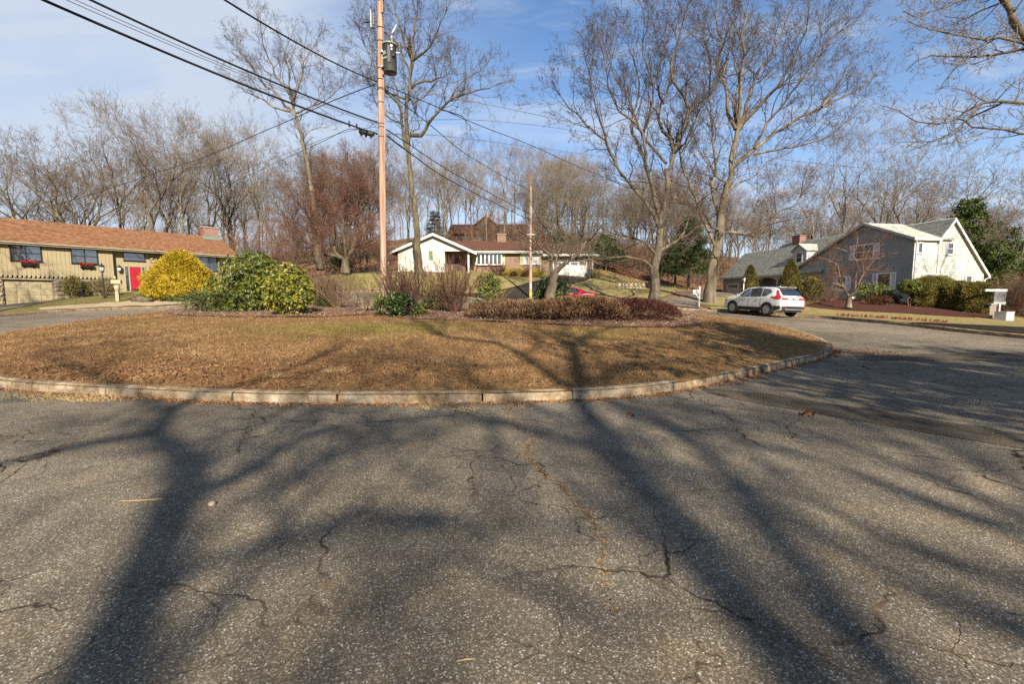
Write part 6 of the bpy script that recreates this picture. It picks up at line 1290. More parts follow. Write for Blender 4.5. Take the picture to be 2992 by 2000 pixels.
def zi(x, y): return zat(x, y)
def pole_main():
    Y = 19.0; a = Vector(at(1121, 880, Y)); a.z = zi(a.x, Y); top = Vector(at(1109.5, 7, Y)); ax = (top - a)
    P = thing('utility_pole', 'tall tan wooden utility pole with transformer standing in the island bed', 'pole', tuple(a)); L = lambda p: Vector(p) - a
    pt = lambda py, dx=0, dy=0: Vector(at(1109.5 + (1121 - 1109.5) * (py - 7) / 873, py, Y)) - a + Vector((dx, dy, 0))
    MB().tube([(0, 0, -.5), tuple(ax * .5), tuple(ax)], [.130, .120, .106], 14).build('pole', M['pole_wood'], P)
    # split wedge and insulator pin at the top
    q = pt(40, .10, -.06); MB().box(q.x - .05, q.x + .05, q.y - .05, q.y + .05, q.z, q.z + .75).build('pin_bracket', M['yellow_plastic'] if False else M['pole_wood'], P)
    MB().lathe([(.03, 0), (.10, .03), (.11, .10), (.06, .14), (.09, .17), (.03, .22)], tuple(pt(3, .10, -.06)), 12).build('insulator', M['black_iron'], P)
    MB().tube([tuple(pt(60 + k * 8, .118, -.02)) for k in range(100)], .022, 5).build('ground_moulding', M['pole_wood'], P)
    bands = MB()
    for py in (81, 120, 200, 232, 258, 262, 300, 362, 372, 400):
        c = pt(py); bands.lathe([(.11, -.010), (.129, -.010), (.129, .010), (.11, .010)], tuple(c), 14)
    bands.build('pole_band', M['black_iron'], P)
    # transformer can on the right
    t = pt(218, .41, -.12); Tn = thing('pole_transformer', 'dark grey pole transformer can hanging on the wooden pole', 'transformer', tuple(a + t)); H = 1.06
    MB().lathe([(.01, 0), (.25, 0), (.262, .02), (.262, H - .04), (.275, H - .03), (.275, H), (.20, H + .06), (.01, H + .08)], sides=22).build('tank', M['transformer'], Tn)
    MB().lathe([(.268, H - .05), (.292, H - .05), (.292, H + .008), (.268, H + .008)], sides=22).build('lid_rim', M['porcelain'], Tn)
    MB().lathe([(.05, 0), (.05, .18), (.065, .20), (.05, .22), (.065, .25), (.05, .27), (.03, .30)], (.10, -.02, H + .04), 12).build('bushing', M['porcelain'], Tn)
    MB().lathe([(.03, 0), (.075, .05), (.05, .2), (.02, .42)], sides=8, m=Matrix.Translation((.10, -.02, H + .36)) @ Matrix.Rotation(R(28), 4, 'Y')).build('bushing_guard', M['galvanised'], Tn)
    ar = MB()
    for k in range(8): ar.lathe([(.045, 0), (.085, .015), (.045, .04)], (.40, -.04, H - .28 + k * .045), 12)
    ar.build('arrester', M['porcelain'], Tn); MB().box(.26, .42, -.07, -.01, H - .34, H - .30).build('bracket', M['galvanised'], Tn)
    [MB().box(-.34, -.24, -.05, .05, z_, z_ + .08).build('mounting_lug', M['galvanised'], Tn) for z_ in (.2, .78)]
    MB().prism([(-.02, -.285), (.09, -.285), (.09, -.25), (-.02, -.25)], 'z', .30, .92).build('side_channel', M['transformer'], Tn)
    [MB().box(x0_, x1_, -.262, -.228, z0_, z1_).build('label', M['white_ink'], Tn) for x0_, x1_, z0_, z1_ in ((.115, .165, .74, .82), (.10, .175, .86, .95))]
    for (dx, dz) in ((.20, .55), (-.02, .12), (-.22, .12)): MB().lathe([(.05, 0), (.05, .05), (.03, .08)], sides=8, m=Matrix.Translation((dx, -.20, dz)) @ Matrix.Rotation(R(90), 4, 'X')).build('low_bushing', M['brown_door'], Tn)
    for txt, dz, sz, dx in (('25', .60, .17, -.20), ('54330', .44, .085, -.21)):
        c = bpy.data.curves.new('lettering', 'FONT'); c.body = txt; c.size = sz; c.extrude = .002; c.materials.append(M['white_ink']); o_ = bpy.data.objects.new('lettering', c); COL.objects.link(o_); bpy.context.view_layer.update(); me_ = bpy.data.meshes.new_from_object(o_.evaluated_get(bpy.context.evaluated_depsgraph_get())); bpy.data.objects.remove(o_); o = link('lettering', me_, Tn)
        o.location = (dx, -.268 + .075 * 0 - .0, dz); o.rotation_euler = (R(90), 0, R(-28)); o.location = (dx - .03, -.19, dz)
    # fuse cutout on the left of the pole
    c = pt(84, -.30, -.05); K = thing('fuse_cutout', 'small grey fuse cutout on the left side of the wooden pole', 'cutout', tuple(a + c)); cm = MB()
    for k in range(9): cm.lathe([(.03, 0), (.06, .02), (.03, .05)], (.06, 0, .12 + k * .055), 10)
    cm.build('insulator', M['porcelain'], K); MB().tube([(-.03, -.03, .02), (-.03, -.03, .66)], .022, 7).build('fuse_tube', M['galvanised'], K)
    m2 = MB(); m2.box(-.06, .12, -.04, .04, .63, .70); m2.build('top_clamp', M['black_iron'], K); MB().box(-.06, .12, -.04, .04, .0, .07).build('bottom_clamp', M['black_iron'], K); MB().box(.06, .22, -.02, .02, .25, .30).build('bracket', M['black_iron'], K); MB().tube([(-.30, -.03, .20), (-.03, -.03, .22)], .03, 6).build('pull_ring', M['black_iron'], K)
    MB().tube([(.0, 0, .7), (-.02, .0, 1.2), (.0, 0, 1.9)], .012, 5).build('lead', M['wire'], K)
    return a, pt
PA, PT = pole_main()
def sag(p, q, s, n=26):
    p, q = Vector(p), Vector(q); return [tuple(p.lerp(q, i / n) - Vector((0, 0, 4 * s * (i / n) * (1 - i / n)))) for i in range(n + 1)]
def wire(label, pts, r, m='wire', name='overhead_wire', group=None):
    mb = MB().tube(pts, r, 6, True, True); return tag(mb.build(name, M[m]), label, 'wire', group)
def through(p0, mids, end):
    """smooth cable from the pole through surveyed points"""
    return [tuple(v) for v in spline([tuple(p0)] + mids + [tuple(end)], False, .8)]
def wires():
    W = lambda py, dx=0, dy=0: PA + PT(py, dx, dy)
    far = Vector((-24, -7, 0)); 
    # trunk cables towards the upper left
    def ul(py, img, Yi, dz=0, ext=2.2):
        p = W(py, -.16); q = Vector(at(img[0], img[1], Yi)); e = p + (q - p) * ext; e.z = q.z + (q.z - p.z) * (ext - 1) + .7; return p, q, e
    for lab, py, im, Yi, r, m in (('thick lower cable from the pole toward the upper left', 392, (202, 0), 10.3, .030, 'wire'), ('thick upper cable from the pole toward the upper left', 357, (332, 0), 10.8, .026, 'wire'), ('thin wire just under the upper cable, left of the pole', 360, (292, 0), 10.6, .008, 'wire_grey'), ('thin wire between the two thick cables, left of the pole', 364, (268, 0), 10.5, .008, 'wire_grey'), ('black wire from below the transformer up to the top edge', 238, (706, 0), 11.2, .022, 'wire')):
        p, q, e = ul(py, im, Yi); wire(lab, sag(p, e, .55), r, m)
    # services to the left
    wire('twisted service wire from the pole down over the ranch roof', through(W(245, -.2), [at(975, 293, 21.5), at(863, 344, 25), at(751, 392, 28), at(594, 460, 32), at(434, 513, 35.5), at(217, 583, 38)], at(-60, 655, 40)), .020)
    wire('thin drop wire from the splice case to the ranch roof', through(W(388, -.2), [at(1023, 376, 20), at(927, 421, 24), at(752, 500, 32), at(564, 587, 40), at(420, 635, 46)], at(330, 668, 49)), .013)
    wire('thinner drop wire running beside the first one to the ranch roof', through(W(370, -.2), [at(985, 392, 22), at(860, 440, 27), at(700, 500, 35), at(520, 568, 42)], at(380, 622, 48)), .009)
    # to the right
    wire('grey twisted wire crossing before the big oaks to the right edge', through(W(243, .2), [at(1200, 262, 19.1), at(1380, 296, 19.6), at(1650, 352, 20.5), at(1960, 416, 21.5), at(2320, 470, 22.5), at(2700, 505, 24)], at(3250, 548, 26)), .012, 'wire_grey')
    wire('black cable falling right across the oaks to the cape house', through(W(250, .2), [at(1260, 305, 21), at(1400, 366, 24), at(1560, 428, 28), at(1720, 500, 33), at(1878, 556, 38), at(2033, 604, 43)], at(2275, 700, 51)), .017)
    wire('cable from the pole to the top of the thin pole', through(W(262, .2), [at(1260, 368, 24), at(1377, 460, 31)], at(1550, 560, 42)), .02)
    wire('upper telephone cable from the pole to the thin pole', through(W(378, .2), [at(1190, 418, 21), at(1334, 511, 29)], at(1551, 628, 42)), .022)
    wire('lower telephone cable from the pole to the thin pole', through(W(396, .2), [at(1203, 451, 21.5), at(1330, 535, 29)], at(1551, 645, 42)), .026)
    wire('thin far wire crossing the sky behind the oaks', through(W(355, .2), [at(1420, 352, 30), at(1700, 385, 40), at(2050, 448, 52)], at(2600, 530, 62)), .014, 'wire_grey')
    wire('lower thin far wire crossing behind the oaks', through(W(392, .2), [at(1300, 398, 28), at(1600, 436, 40), at(2000, 490, 54)], at(2500, 560, 64)), .014, 'wire_grey')
    q = Vector(at(1071, 388, 18.6)); S = thing('splice_case', 'black cable splice case hanging left of the pole', 'splice case', tuple(q), R(-8)); m = Matrix.Rotation(R(14), 4, 'Y')
    MB().lathe([(.01, -.30), (.07, -.30), (.10, -.26), (.10, .26), (.07, .30), (.01, .30)], sides=10, m=m @ Matrix.Rotation(R(90), 4, 'Y')).build('case', M['cladding'], S)
    mb = MB()
    for k in (-.2, 0, .2): mb.box(k - .03, k + .03, -.03, .03, -.17, -.08, m)
    mb.build('clamp', M['black_iron'], S)
    for k, (pxx, pyy) in enumerate(((1042, 371), (1020, 363))): q = Vector(at(pxx, pyy, 18.2 - k * .5)); tag(MB().box(q.x - .02, q.x + .03, q.y - .02, q.y + .02, q.z - .10, q.z + .12).build('cable_clip', M['black_iron']), ('black clip on the lower cable nearest the splice case', 'black clip on the lower cable further from the splice case')[k], 'clip')
    lp = PT(300, -.35, -.1); tag(MB().tube([tuple(W(352, -.16)), tuple(W(372, -.5)), tuple(W(386, -.35)), tuple(W(380, -.17))], .010, 5).build('wire_loop', M['wire']), 'small slack loop of wire left of the pole above the splice case', 'wire')
    tag(MB().tube([tuple(W(84, -.2, -.1)), tuple(W(130, -.165)), tuple(W(170, -.17)), tuple(W(205, -.155))], .012, 5).build('down_lead', M['wire']), 'black lead running down the left side of the pole', 'wire')
    tag(MB().tube([tuple(W(80, .16, -.05)), tuple(W(78, .45, -.1)), tuple(W(92, .75, -.1)), tuple(W(128, .62, -.12))], .008, 5).build('jumper_wire', M['wire']), 'curved jumper wire above the transformer', 'wire')
    # thin far pole
    b = Vector(at(1550, 865, 42)); b.z = T1(b.x, 42); tp = Vector(at(1551, 508, 42)); P = thing('utility_pole', 'thin far wooden pole with yellow guard by the centre driveway', 'pole', tuple(b)); d = tp - b
    MB().tube([(0, 0, -.3), tuple(d * .5), tuple(d)], [.14, .125, .11], 10).build('pole', M['pole_wood'], P); z = d.z
    MB().box(-.075, .075, -.155, -.13, .35, .85).build('guard', M['yellow_plastic'], P); MB().box(-.04, .04, -.15, -.125, 1.05, 1.45).build('number_plate', M['white_ink'], P)
    MB().box(-.35, .35, -.16, -.12, z * .52, z * .52 + .08).build('step_bracket', M['galvanised'], P)
wires()

class Shell:
    """car body given by its profile: x runs from the tail (0) to the nose, y across, z up"""
    def __init__(s, X, ZB, BELT, TOP, W, WT): s.k = [np.array(a, float) for a in (X, ZB, BELT, TOP, W, WT)]
    def par(s, x):
        X = s.k[0]; return [float(np.interp(x, X, a)) for a in s.k[1:]]
    def sec(s, x):
        zb, be, tp, w, wt = s.par(x); h = be - zb
        return [(0, zb), (w * .86, zb), (w * .97, zb + .05), (w, zb + h * .3), (w, zb + h * .62), (w * .985, zb + h * .9), (w * .965, be), (wt, tp - min(.09, (tp - be) * .4)), (wt - .045, tp - .035 * min(1, (tp - be) / .2)), (wt - .15, tp - .008), (0, tp)]
    def side(s, x, z):
        c = s.sec(x)[2:9]; return float(np.interp(z, [q[1] for q in c], [q[0] for q in c]))
    def build(s, name, m, parent):
        xs = s.k[0]; xs = np.unique(np.r_[xs, np.linspace(xs[0], xs[-1], 46)]); mb = MB(); v = []; n = 11
        for x in xs:
            c = s.sec(x); v += [(x, y, z) for y, z in c] + [(x, -y, z) for y, z in c[1:-1][::-1]]
        k = 2 * n - 2; m_ = len(xs); fs = [(i * k + j, (i + 1) * k + j, (i + 1) * k + (j + 1) % k, i * k + (j + 1) % k) for i in range(m_ - 1) for j in range(k)]
        mb.add(v, fs, True); mb.add(v[:k], [tuple(range(k))]); mb.add(v[-k:], [tuple(range(k - 1, -1, -1))]); return mb.build(name, m, parent)
    def panel(s, name, poly, m, parent, side, off=.012, step=.06):
        """patch lying on the body side: poly in (x, z)"""
        poly = np.array(poly, float); x0, z0 = poly.min(0); x1, z1 = poly.max(0)
        dn = []
        for a, b in zip(poly, np.roll(poly, -1, 0)):
            c = max(1, int(np.linalg.norm(b - a) / step)); dn += [a + (b - a) * i / c for i in range(c)]
        dn = np.array(dn); gx, gz = np.meshgrid(np.arange(x0, x1, step), np.arange(z0, z1, step)); gx, gz = gx.ravel(), gz.ravel(); kk = inside(dn, gx, gz); gx, gz = gx[kk], gz[kk]; kk = edge_dist(dn, gx, gz) > step * .3
        pts = [Vector(p) for p in dn] + [Vector(p) for p in zip(gx[kk], gz[kk])]; n = len(dn); vs, _, fs, *_ = delaunay_2d_cdt(pts, [(i, (i + 1) % n) for i in range(n)], [], 1, 1e-6)
        mb = MB(); mb.add([(v.x, side * (s.side(v.x, v.y) + off), v.y) for v in vs], [tuple(f) if side < 0 else tuple(f)[::-1] for f in fs], True)
        mb.add([(v.x, side * (s.side(v.x, v.y) + off - .02), v.y) for v in vs][:n], []) if False else None
        o = mb.build(name, m, parent); so = o.modifiers.new('thick', 'SOLIDIFY'); so.thickness = .016; so.offset = -1; return o
    def rear(s, name, xa, xb, wa, wb, m, parent, off=.012, front=False):
        """patch on the sloping tail (or nose) between two stations"""
        mb = MB(); v = []; n = 8; r = 8
        for i in range(r + 1):
            x = xa + (xb - xa) * i / r; tp = s.par(x)[2]; w = wa + (wb - wa) * i / r
            for j in range(n + 1): v.append((x + (off if front else -off), -w + 2 * w * j / n, tp + off))
        mb.add(v, [(i * (n + 1) + j, i * (n + 1) + j + 1, (i + 1) * (n + 1) + j + 1, (i + 1) * (n + 1) + j) for i in range(r) for j in range(n)], True); return mb.build(name, m, parent)
def wheel(parent, x, y, r, side, spokes=5):
    w = MB().lathe([(r * .62, -.11), (r * .92, -.115), (r, -.09), (r, .09), (r * .92, .115), (r * .66, .10), (r * .64, .05), (r * .62, -.11)], sides=28, m=Matrix.Translation((x, y, r)) @ Matrix.Rotation(R(-90 * side), 4, 'X')).build('wheel', M['tyre'], parent)
    mx = Matrix.Translation((x, y, r)) @ Matrix.Rotation(R(-90 * side), 4, 'X')
    MB().lathe([(.01, .03), (r * .62, .03), (r * .62, .0), (.01, .0)], sides=24, m=mx).build('brake_backing', M['cladding'], w)
    mb = MB(); mb.lathe([(r * .60, .05), (r * .655, .09), (r * .655, .105), (r * .60, .098)], sides=28, m=mx); mb.lathe([(.01, .10), (r * .16, .10), (r * .16, .05), (.01, .05)], sides=12, m=mx)
    for k in range(spokes):
        a = 6.283 * k / spokes
        for da in (-.17, .17): mb.prism([(r * .10, -.016), (r * .62, -.022), (r * .62, .022), (r * .10, .016)], 'z', .055, .098, mx @ Matrix.Rotation(a, 4, 'Z') @ Matrix.Translation((0, 0, 0)) @ Matrix.Rotation(da, 4, 'Z'))
    mb.build('rim', M['alloy'], w); return w
def arch(parent, sh, x, r, m, side):
    mb = MB(); n = 18; v = []
    for i in range(n + 1):
        a = math.pi * (-.06 + 1.12 * i / n); 
        for rr in (r * 1.04, r * 1.24): X = x + math.cos(a) * rr; Z = r + math.sin(a) * rr; v.append((X, side * (sh.side(X, max(Z, .28)) + .016), Z))
    mb.add(v, [(2 * i, 2 * i + 1, 2 * i + 3, 2 * i + 2) for i in range(n)], True); o = mb.build('wheel_arch', m, parent); so = o.modifiers.new('thick', 'SOLIDIFY'); so.thickness = .03; so.offset = 0
    mb = MB(); mb.lathe([(.01, 0), (r * 1.12, 0), (r * 1.12, .01), (.01, .01)], sides=24, m=Matrix.Translation((x, side * (sh.side(x, .6) + .004), r * 1.0)) @ Matrix.Rotation(R(-90 * side), 4, 'X')); mb.build('wheel_well', M['cladding'], parent)
def suv():
    a = Vector(at(2237, 926, 26.5)); hd = R(106.5); f = Vector((math.cos(hd), math.sin(hd), 0)); left = Vector((-f.y, f.x, 0))
    # wheelbase 2.66; near (left) rear wheel stands at a
    o = a - f * .92 - left * .93; z0 = T1(a.x, a.y); zf = T1(a.x + f.x * 2.66, a.y + f.y * 2.66); pitch = math.atan2(zf - z0, 2.66)
    zr = T1(a.x - left.x * 1.6, a.y - left.y * 1.6); roll = math.atan2(z0 - zr, 1.6)
    C = thing('parked_car', 'white suv with dark lower trim parked at the kerb before the cape house', 'car', (o.x, o.y, z0 + .01)); 
    C.rotation_euler = (Matrix.Rotation(hd, 3, 'Z') @ Matrix.Rotation(-pitch, 3, 'Y') @ Matrix.Rotation(roll, 3, 'X')).to_euler()
    sh = Shell([0, .03, .10, .30, .52, .62, 1.0, 1.7, 2.4, 2.75, 3.05, 3.35, 3.52, 3.75, 4.1, 4.38, 4.52, 4.58], [.50, .42, .34, .26, .24, .24, .24, .24, .24, .24, .24, .24, .24, .24, .25, .30, .38, .45], [.80, .95, 1.04, 1.08, 1.08, 1.08, 1.06, 1.03, 1.01, 1.0, .99, .985, .98, .96, .92, .82, .70, .60],
               [.82, .99, 1.12, 1.38, 1.58, 1.64, 1.68, 1.69, 1.66, 1.60, 1.46, 1.26, 1.14, 1.08, 1.02, .90, .75, .62], [.78, .84, .88, .915, .925, .925, .925, .925, .925, .925, .925, .925, .925, .92, .90, .84, .74, .66], [.74, .80, .80, .70, .66, .655, .67, .68, .68, .67, .70, .76, .80, .80, .76, .70, .62, .56])
    sh.build('body', M['car_white'], C)
    for s in (1, -1):
        sh.panel('window', [(3.22, 1.05), (2.36, 1.07), (2.40, 1.56), (2.62, 1.54), (2.92, 1.40)], M['car_glass'], C, s); sh.panel('window', [(2.30, 1.075), (1.46, 1.10), (1.50, 1.585), (2.34, 1.57)], M['car_glass'], C, s); sh.panel('window', [(1.40, 1.105), (1.10, 1.14), (.78, 1.36), (.95, 1.53), (1.43, 1.58)], M['car_glass'], C, s)
        sh.panel('sill_trim', [(.05, .44), (.45, .44), (.45, .30), (1.4, .27), (3.15, .27), (3.15, .44), (1.4, .46), (.9, .56), (.3, .58), (.05, .56)] if False else [(1.32, .26), (3.2, .26), (3.2, .46), (1.32, .48)], M['cladding'], C, s, .016)
        sh.panel('bumper_trim', [(.04, .46), (.50, .30), (.56, .60), (.04, .60)], M['cladding'], C, s, .014)
        sh.panel('taillight', [(.06, 1.02), (.20, .97), (.62, 1.06), (.74, 1.12), (.50, 1.14), (.42, 1.20), (.56, 1.50), (.46, 1.50), (.25, 1.22), (.10, 1.12)], M['tail_red'], C, s, .020, .04)
        for x in (2.33, 1.42): sh.panel('door_seam', [(x, .48), (x + .012, .48), (x + .012, 1.04), (x, 1.04)], M['cladding'], C, s, .006)
        for x in (2.48, 1.60): sh.panel('door_handle', [(x, .90), (x + .20, .90), (x + .20, .935), (x, .935)], M['chrome'], C, s, .03)
        mb = MB(); y = s * .97; mb.box(2.98, 3.10, min(y, y + s * .20), max(y, y + s * .20), 1.06, 1.19); mb.box(3.0, 3.07, min(s * .86, y), max(s * .86, y), 1.07, 1.11); mb.build('wing_mirror', M['car_white'], C, bevel=.03)
        sh.panel('headlight', [(4.12, .80), (4.40, .72), (4.46, .80), (4.18, .90)], M['pane'], C, s, .012)
        for x in (.92, 3.58): arch(C, sh, x, .36, M['cladding'], s); wheel(C, x, s * .845, .36, s)
    sh.rear('rear_window', .16, .50, .66, .58, M['car_glass'], C); sh.rear('windscreen', 3.42, 2.88, .70, .62, M['car_glass'], C, front=True)
    MB().box(.40, .72, -.60, .60, 1.655, 1.685).build('roof_spoiler', M['car_white'], C, bevel=.012)
    MB().prism([(.95, 1.66), (1.16, 1.66), (1.02, 1.76)], 'y', -.02, .02).build('roof_fin', M['car_white'], C)
    rb = lambda n, x0, x1, y0, y1, z0, z1, m: MB().box(x0, x1, y0, y1, z0, z1).build(n, M[m], C, bevel=.01)
    rb('bumper', -.055, .03, -.80, .80, .46, .60, 'cladding'); rb('skid_bar', -.075, .0, -.62, .62, .375, .45, 'alloy'); rb('under_tray', .02, .5, -.7, .7, .26, .42, 'cladding')
    rb('tailgate', -.012, .04, -.74, .74, .61, .95, 'car_white')
    for s in (1, -1): rb('reflector', -.075, -.04, min(s * .60, s * .80), max(s * .60, s * .80), .50, .56, 'tail_red'); rb('rear_lamp', -.01, .06, min(s * .42, s * .82), max(s * .42, s * .82), .965, 1.06, 'tail_red')
    rb('trim_strip', -.022, .03, -.42, .42, .955, .985, 'chrome'); rb('tailgate_handle', -.03, .01, -.25, .25, .80, .825, 'chrome')
    p = rb('number_plate', -.028, .0, -.16, .16, .63, .78, 'plate'); MB().box(-.032, -.0285, -.10, .02, .68, .74).build('plate_number', M['plate_blue'], p); 
    MB().lathe([(.035, 0), (.06, 0), (.06, .012), (.035, .012)], sides=12, m=Matrix.Translation((.035, 0, 1.03)) @ Matrix.Rotation(R(-90), 4, 'Y')).build('badge', M['chrome'], C)
    MB().tube([(.12, .02, 1.16), (.20, .30, 1.20)], .012, 5).build('rear_wiper', M['cladding'], C)
suv()
def sedan():
    hd = R(176); x0, y0 = 6.75, 36.9; C = thing('parked_car', 'red sedan half hidden behind the island mound at the far kerb', 'car', (x0, y0, T1(4.5, 37) + .01), hd)
    sh = Shell([0, .05, .2, .55, .95, 1.3, 1.7, 2.2, 2.6, 3.0, 3.35, 3.6, 4.1, 4.45, 4.6], [.5, .4, .28, .24, .2, .2, .2, .2, .2, .2, .2, .2, .24, .34, .45], [.72, .85, .92, .94, .94, .93, .92, .91, .90, .89, .88, .86, .80, .68, .55], [.74, .90, .98, 1.02, 1.12, 1.30, 1.42, 1.43, 1.38, 1.22, 1.02, .95, .88, .74, .58], [.7, .8, .86, .89, .9, .9, .9, .9, .9, .9, .9, .9, .87, .78, .66], [.66, .74, .78, .74, .68, .62, .62, .63, .63, .66, .74, .78, .76, .68, .56])
    sh.build('body', M['car_red'], C)
    for s in (1, -1):
        sh.panel('window', [(3.05, .96), (2.25, .97), (2.25, 1.33), (2.55, 1.30)], M['car_glass'], C, s); sh.panel('window', [(2.18, .97), (1.30, 1.0), (1.5, 1.28), (1.8, 1.345), (2.18, 1.335)], M['car_glass'], C, s); sh.panel('taillight', [(.06, .80), (.35, .84), (.40, .92), (.10, .90)], M['tail_red'], C, s, .014)
        for x in (.95, 3.7): arch(C, sh, x, .32, M['car_red'], s); wheel(C, x, s * .82, .32, s)
        MB().box(2.9, 3.0, min(s * .92, s * 1.08), max(s * .92, s * 1.08), .96, 1.08).build('wing_mirror', M['car_red'], C, bevel=.02)
    sh.rear('rear_window', .85, 1.38, .66, .56, M['car_glass'], C); sh.rear('windscreen', 3.25, 2.65, .68, .58, M['car_glass'], C, front=True)
    MB().box(-.04, .03, -.7, .7, .42, .56).build('bumper', M['car_red'], C, bevel=.02)
sedan()

def mailbox(label, x, y, h, m, rz, style):
    B = thing('mailbox', label, 'mailbox', (x, y, zat(x, y)), rz); s = h / 1.3
    if style == 0:
        MB().box(-.055, .055, -.055, .055, -.2, 1.30 * s).build('post', m, B, bevel=.008); MB().lathe([(.08, 0), (.08, .03), (.01, .07)], (0, 0, 1.30 * s), 4).build('post_cap', m, B)
        MB().box(-.50, .06, -.04, .04, .86 * s, .94 * s).build('arm', m, B); MB().prism([(-.056, .55 * s), (-.30, .858 * s), (-.22, .858 * s), (-.056, .68 * s)], 'y', -.03, .03).build('brace', m, B)
        pr = [(-.10, 0), (.10, 0), (.10, .12)] + [(.10 * math.cos(a), .12 + .10 * math.sin(a)) for a in np.linspace(.2, 2.94, 7)] + [(-.10, .12)]
        b = MB().prism([(x_, z_ + .945 * s) for x_, z_ in pr], 'x', -.52, -.06).build('box', m, B); MB().box(-.30, -.20, -.115, -.102, .99 * s, 1.09 * s).build('flag', M['red_door'], b)
        c = bpy.data.curves.new('lettering', 'FONT')
    else:
        MB().box(-.10, .10, -.10, .10, -.2, .62 * s).build('post', m, B); MB().lathe([(.10, 0), (.17, .18), (.19, .42), (.10, .46)], (0, 0, .60 * s), 8).build('bracket', m, B)
        pr = [(-.14, 0), (.14, 0), (.14, .16)] + [(.14 * math.cos(a), .16 + .12 * math.sin(a)) for a in np.linspace(.2, 2.94, 7)] + [(-.14, .16)]
        MB().prism([(x_, z_ + 1.06 * s) for x_, z_ in pr], 'x', -.28, .28).build('box', m, B); MB().lathe([(.02, 0), (.09, .04), (.10, .10), (.04, .20), (.01, .26)], (-.08, 0, 1.32 * s), 8).build('finial', m, B)
mailbox('white post mailbox between the two big oaks by the driveway', 13.05, 31.9, 1.36, M['white_paint'], R(8), 0)
b_ = at(345, 885, 32.6); mailbox('cream mailbox on a stout post at the edge of the gravel bed', b_[0], 32.6, 1.55, M['beige_trim'], R(20), 1)
def lamp(label, x, y, h, post_m, s=1.0):
    Lm = thing('lamp_post', label, 'lamp post', (x, y, zat(x, y))); MB().tube([(0, 0, -.2), (0, 0, h)], .045, 8).build('post', post_m, Lm); H = MB()
    H.lathe([(.05, 0), (.13, .02), (.13, .05)], (0, 0, h), 6); 
    for k in range(6): a = 6.283 * k / 6; H.tube([(.12 * math.cos(a) * s, .12 * math.sin(a) * s, h + .05), (.16 * math.cos(a) * s, .16 * math.sin(a) * s, h + .42)], .012, 4)
    H.lathe([(.20, 0), (.17, .06), (.07, .16), (.02, .26), (.01, .30)], (0, 0, h + .42), 6); H.build('lantern', M['black_iron'], Lm); MB().lathe([(.02, 0), (.10, 0), (.14, .35), (.02, .35)], (0, 0, h + .06), 6).build('lamp_glass', M['lamp_glass'], Lm)
b_ = at(306, 885, 34.4); lamp('black lantern on a post in front of the ranch board wall', b_[0], 34.4, 2.0, M['black_iron'])
b_ = at(2171, 880, 37.5); lamp('dark lantern on a white post before the cape garage', b_[0], 37.5, 1.45, M['white_paint'], .9)

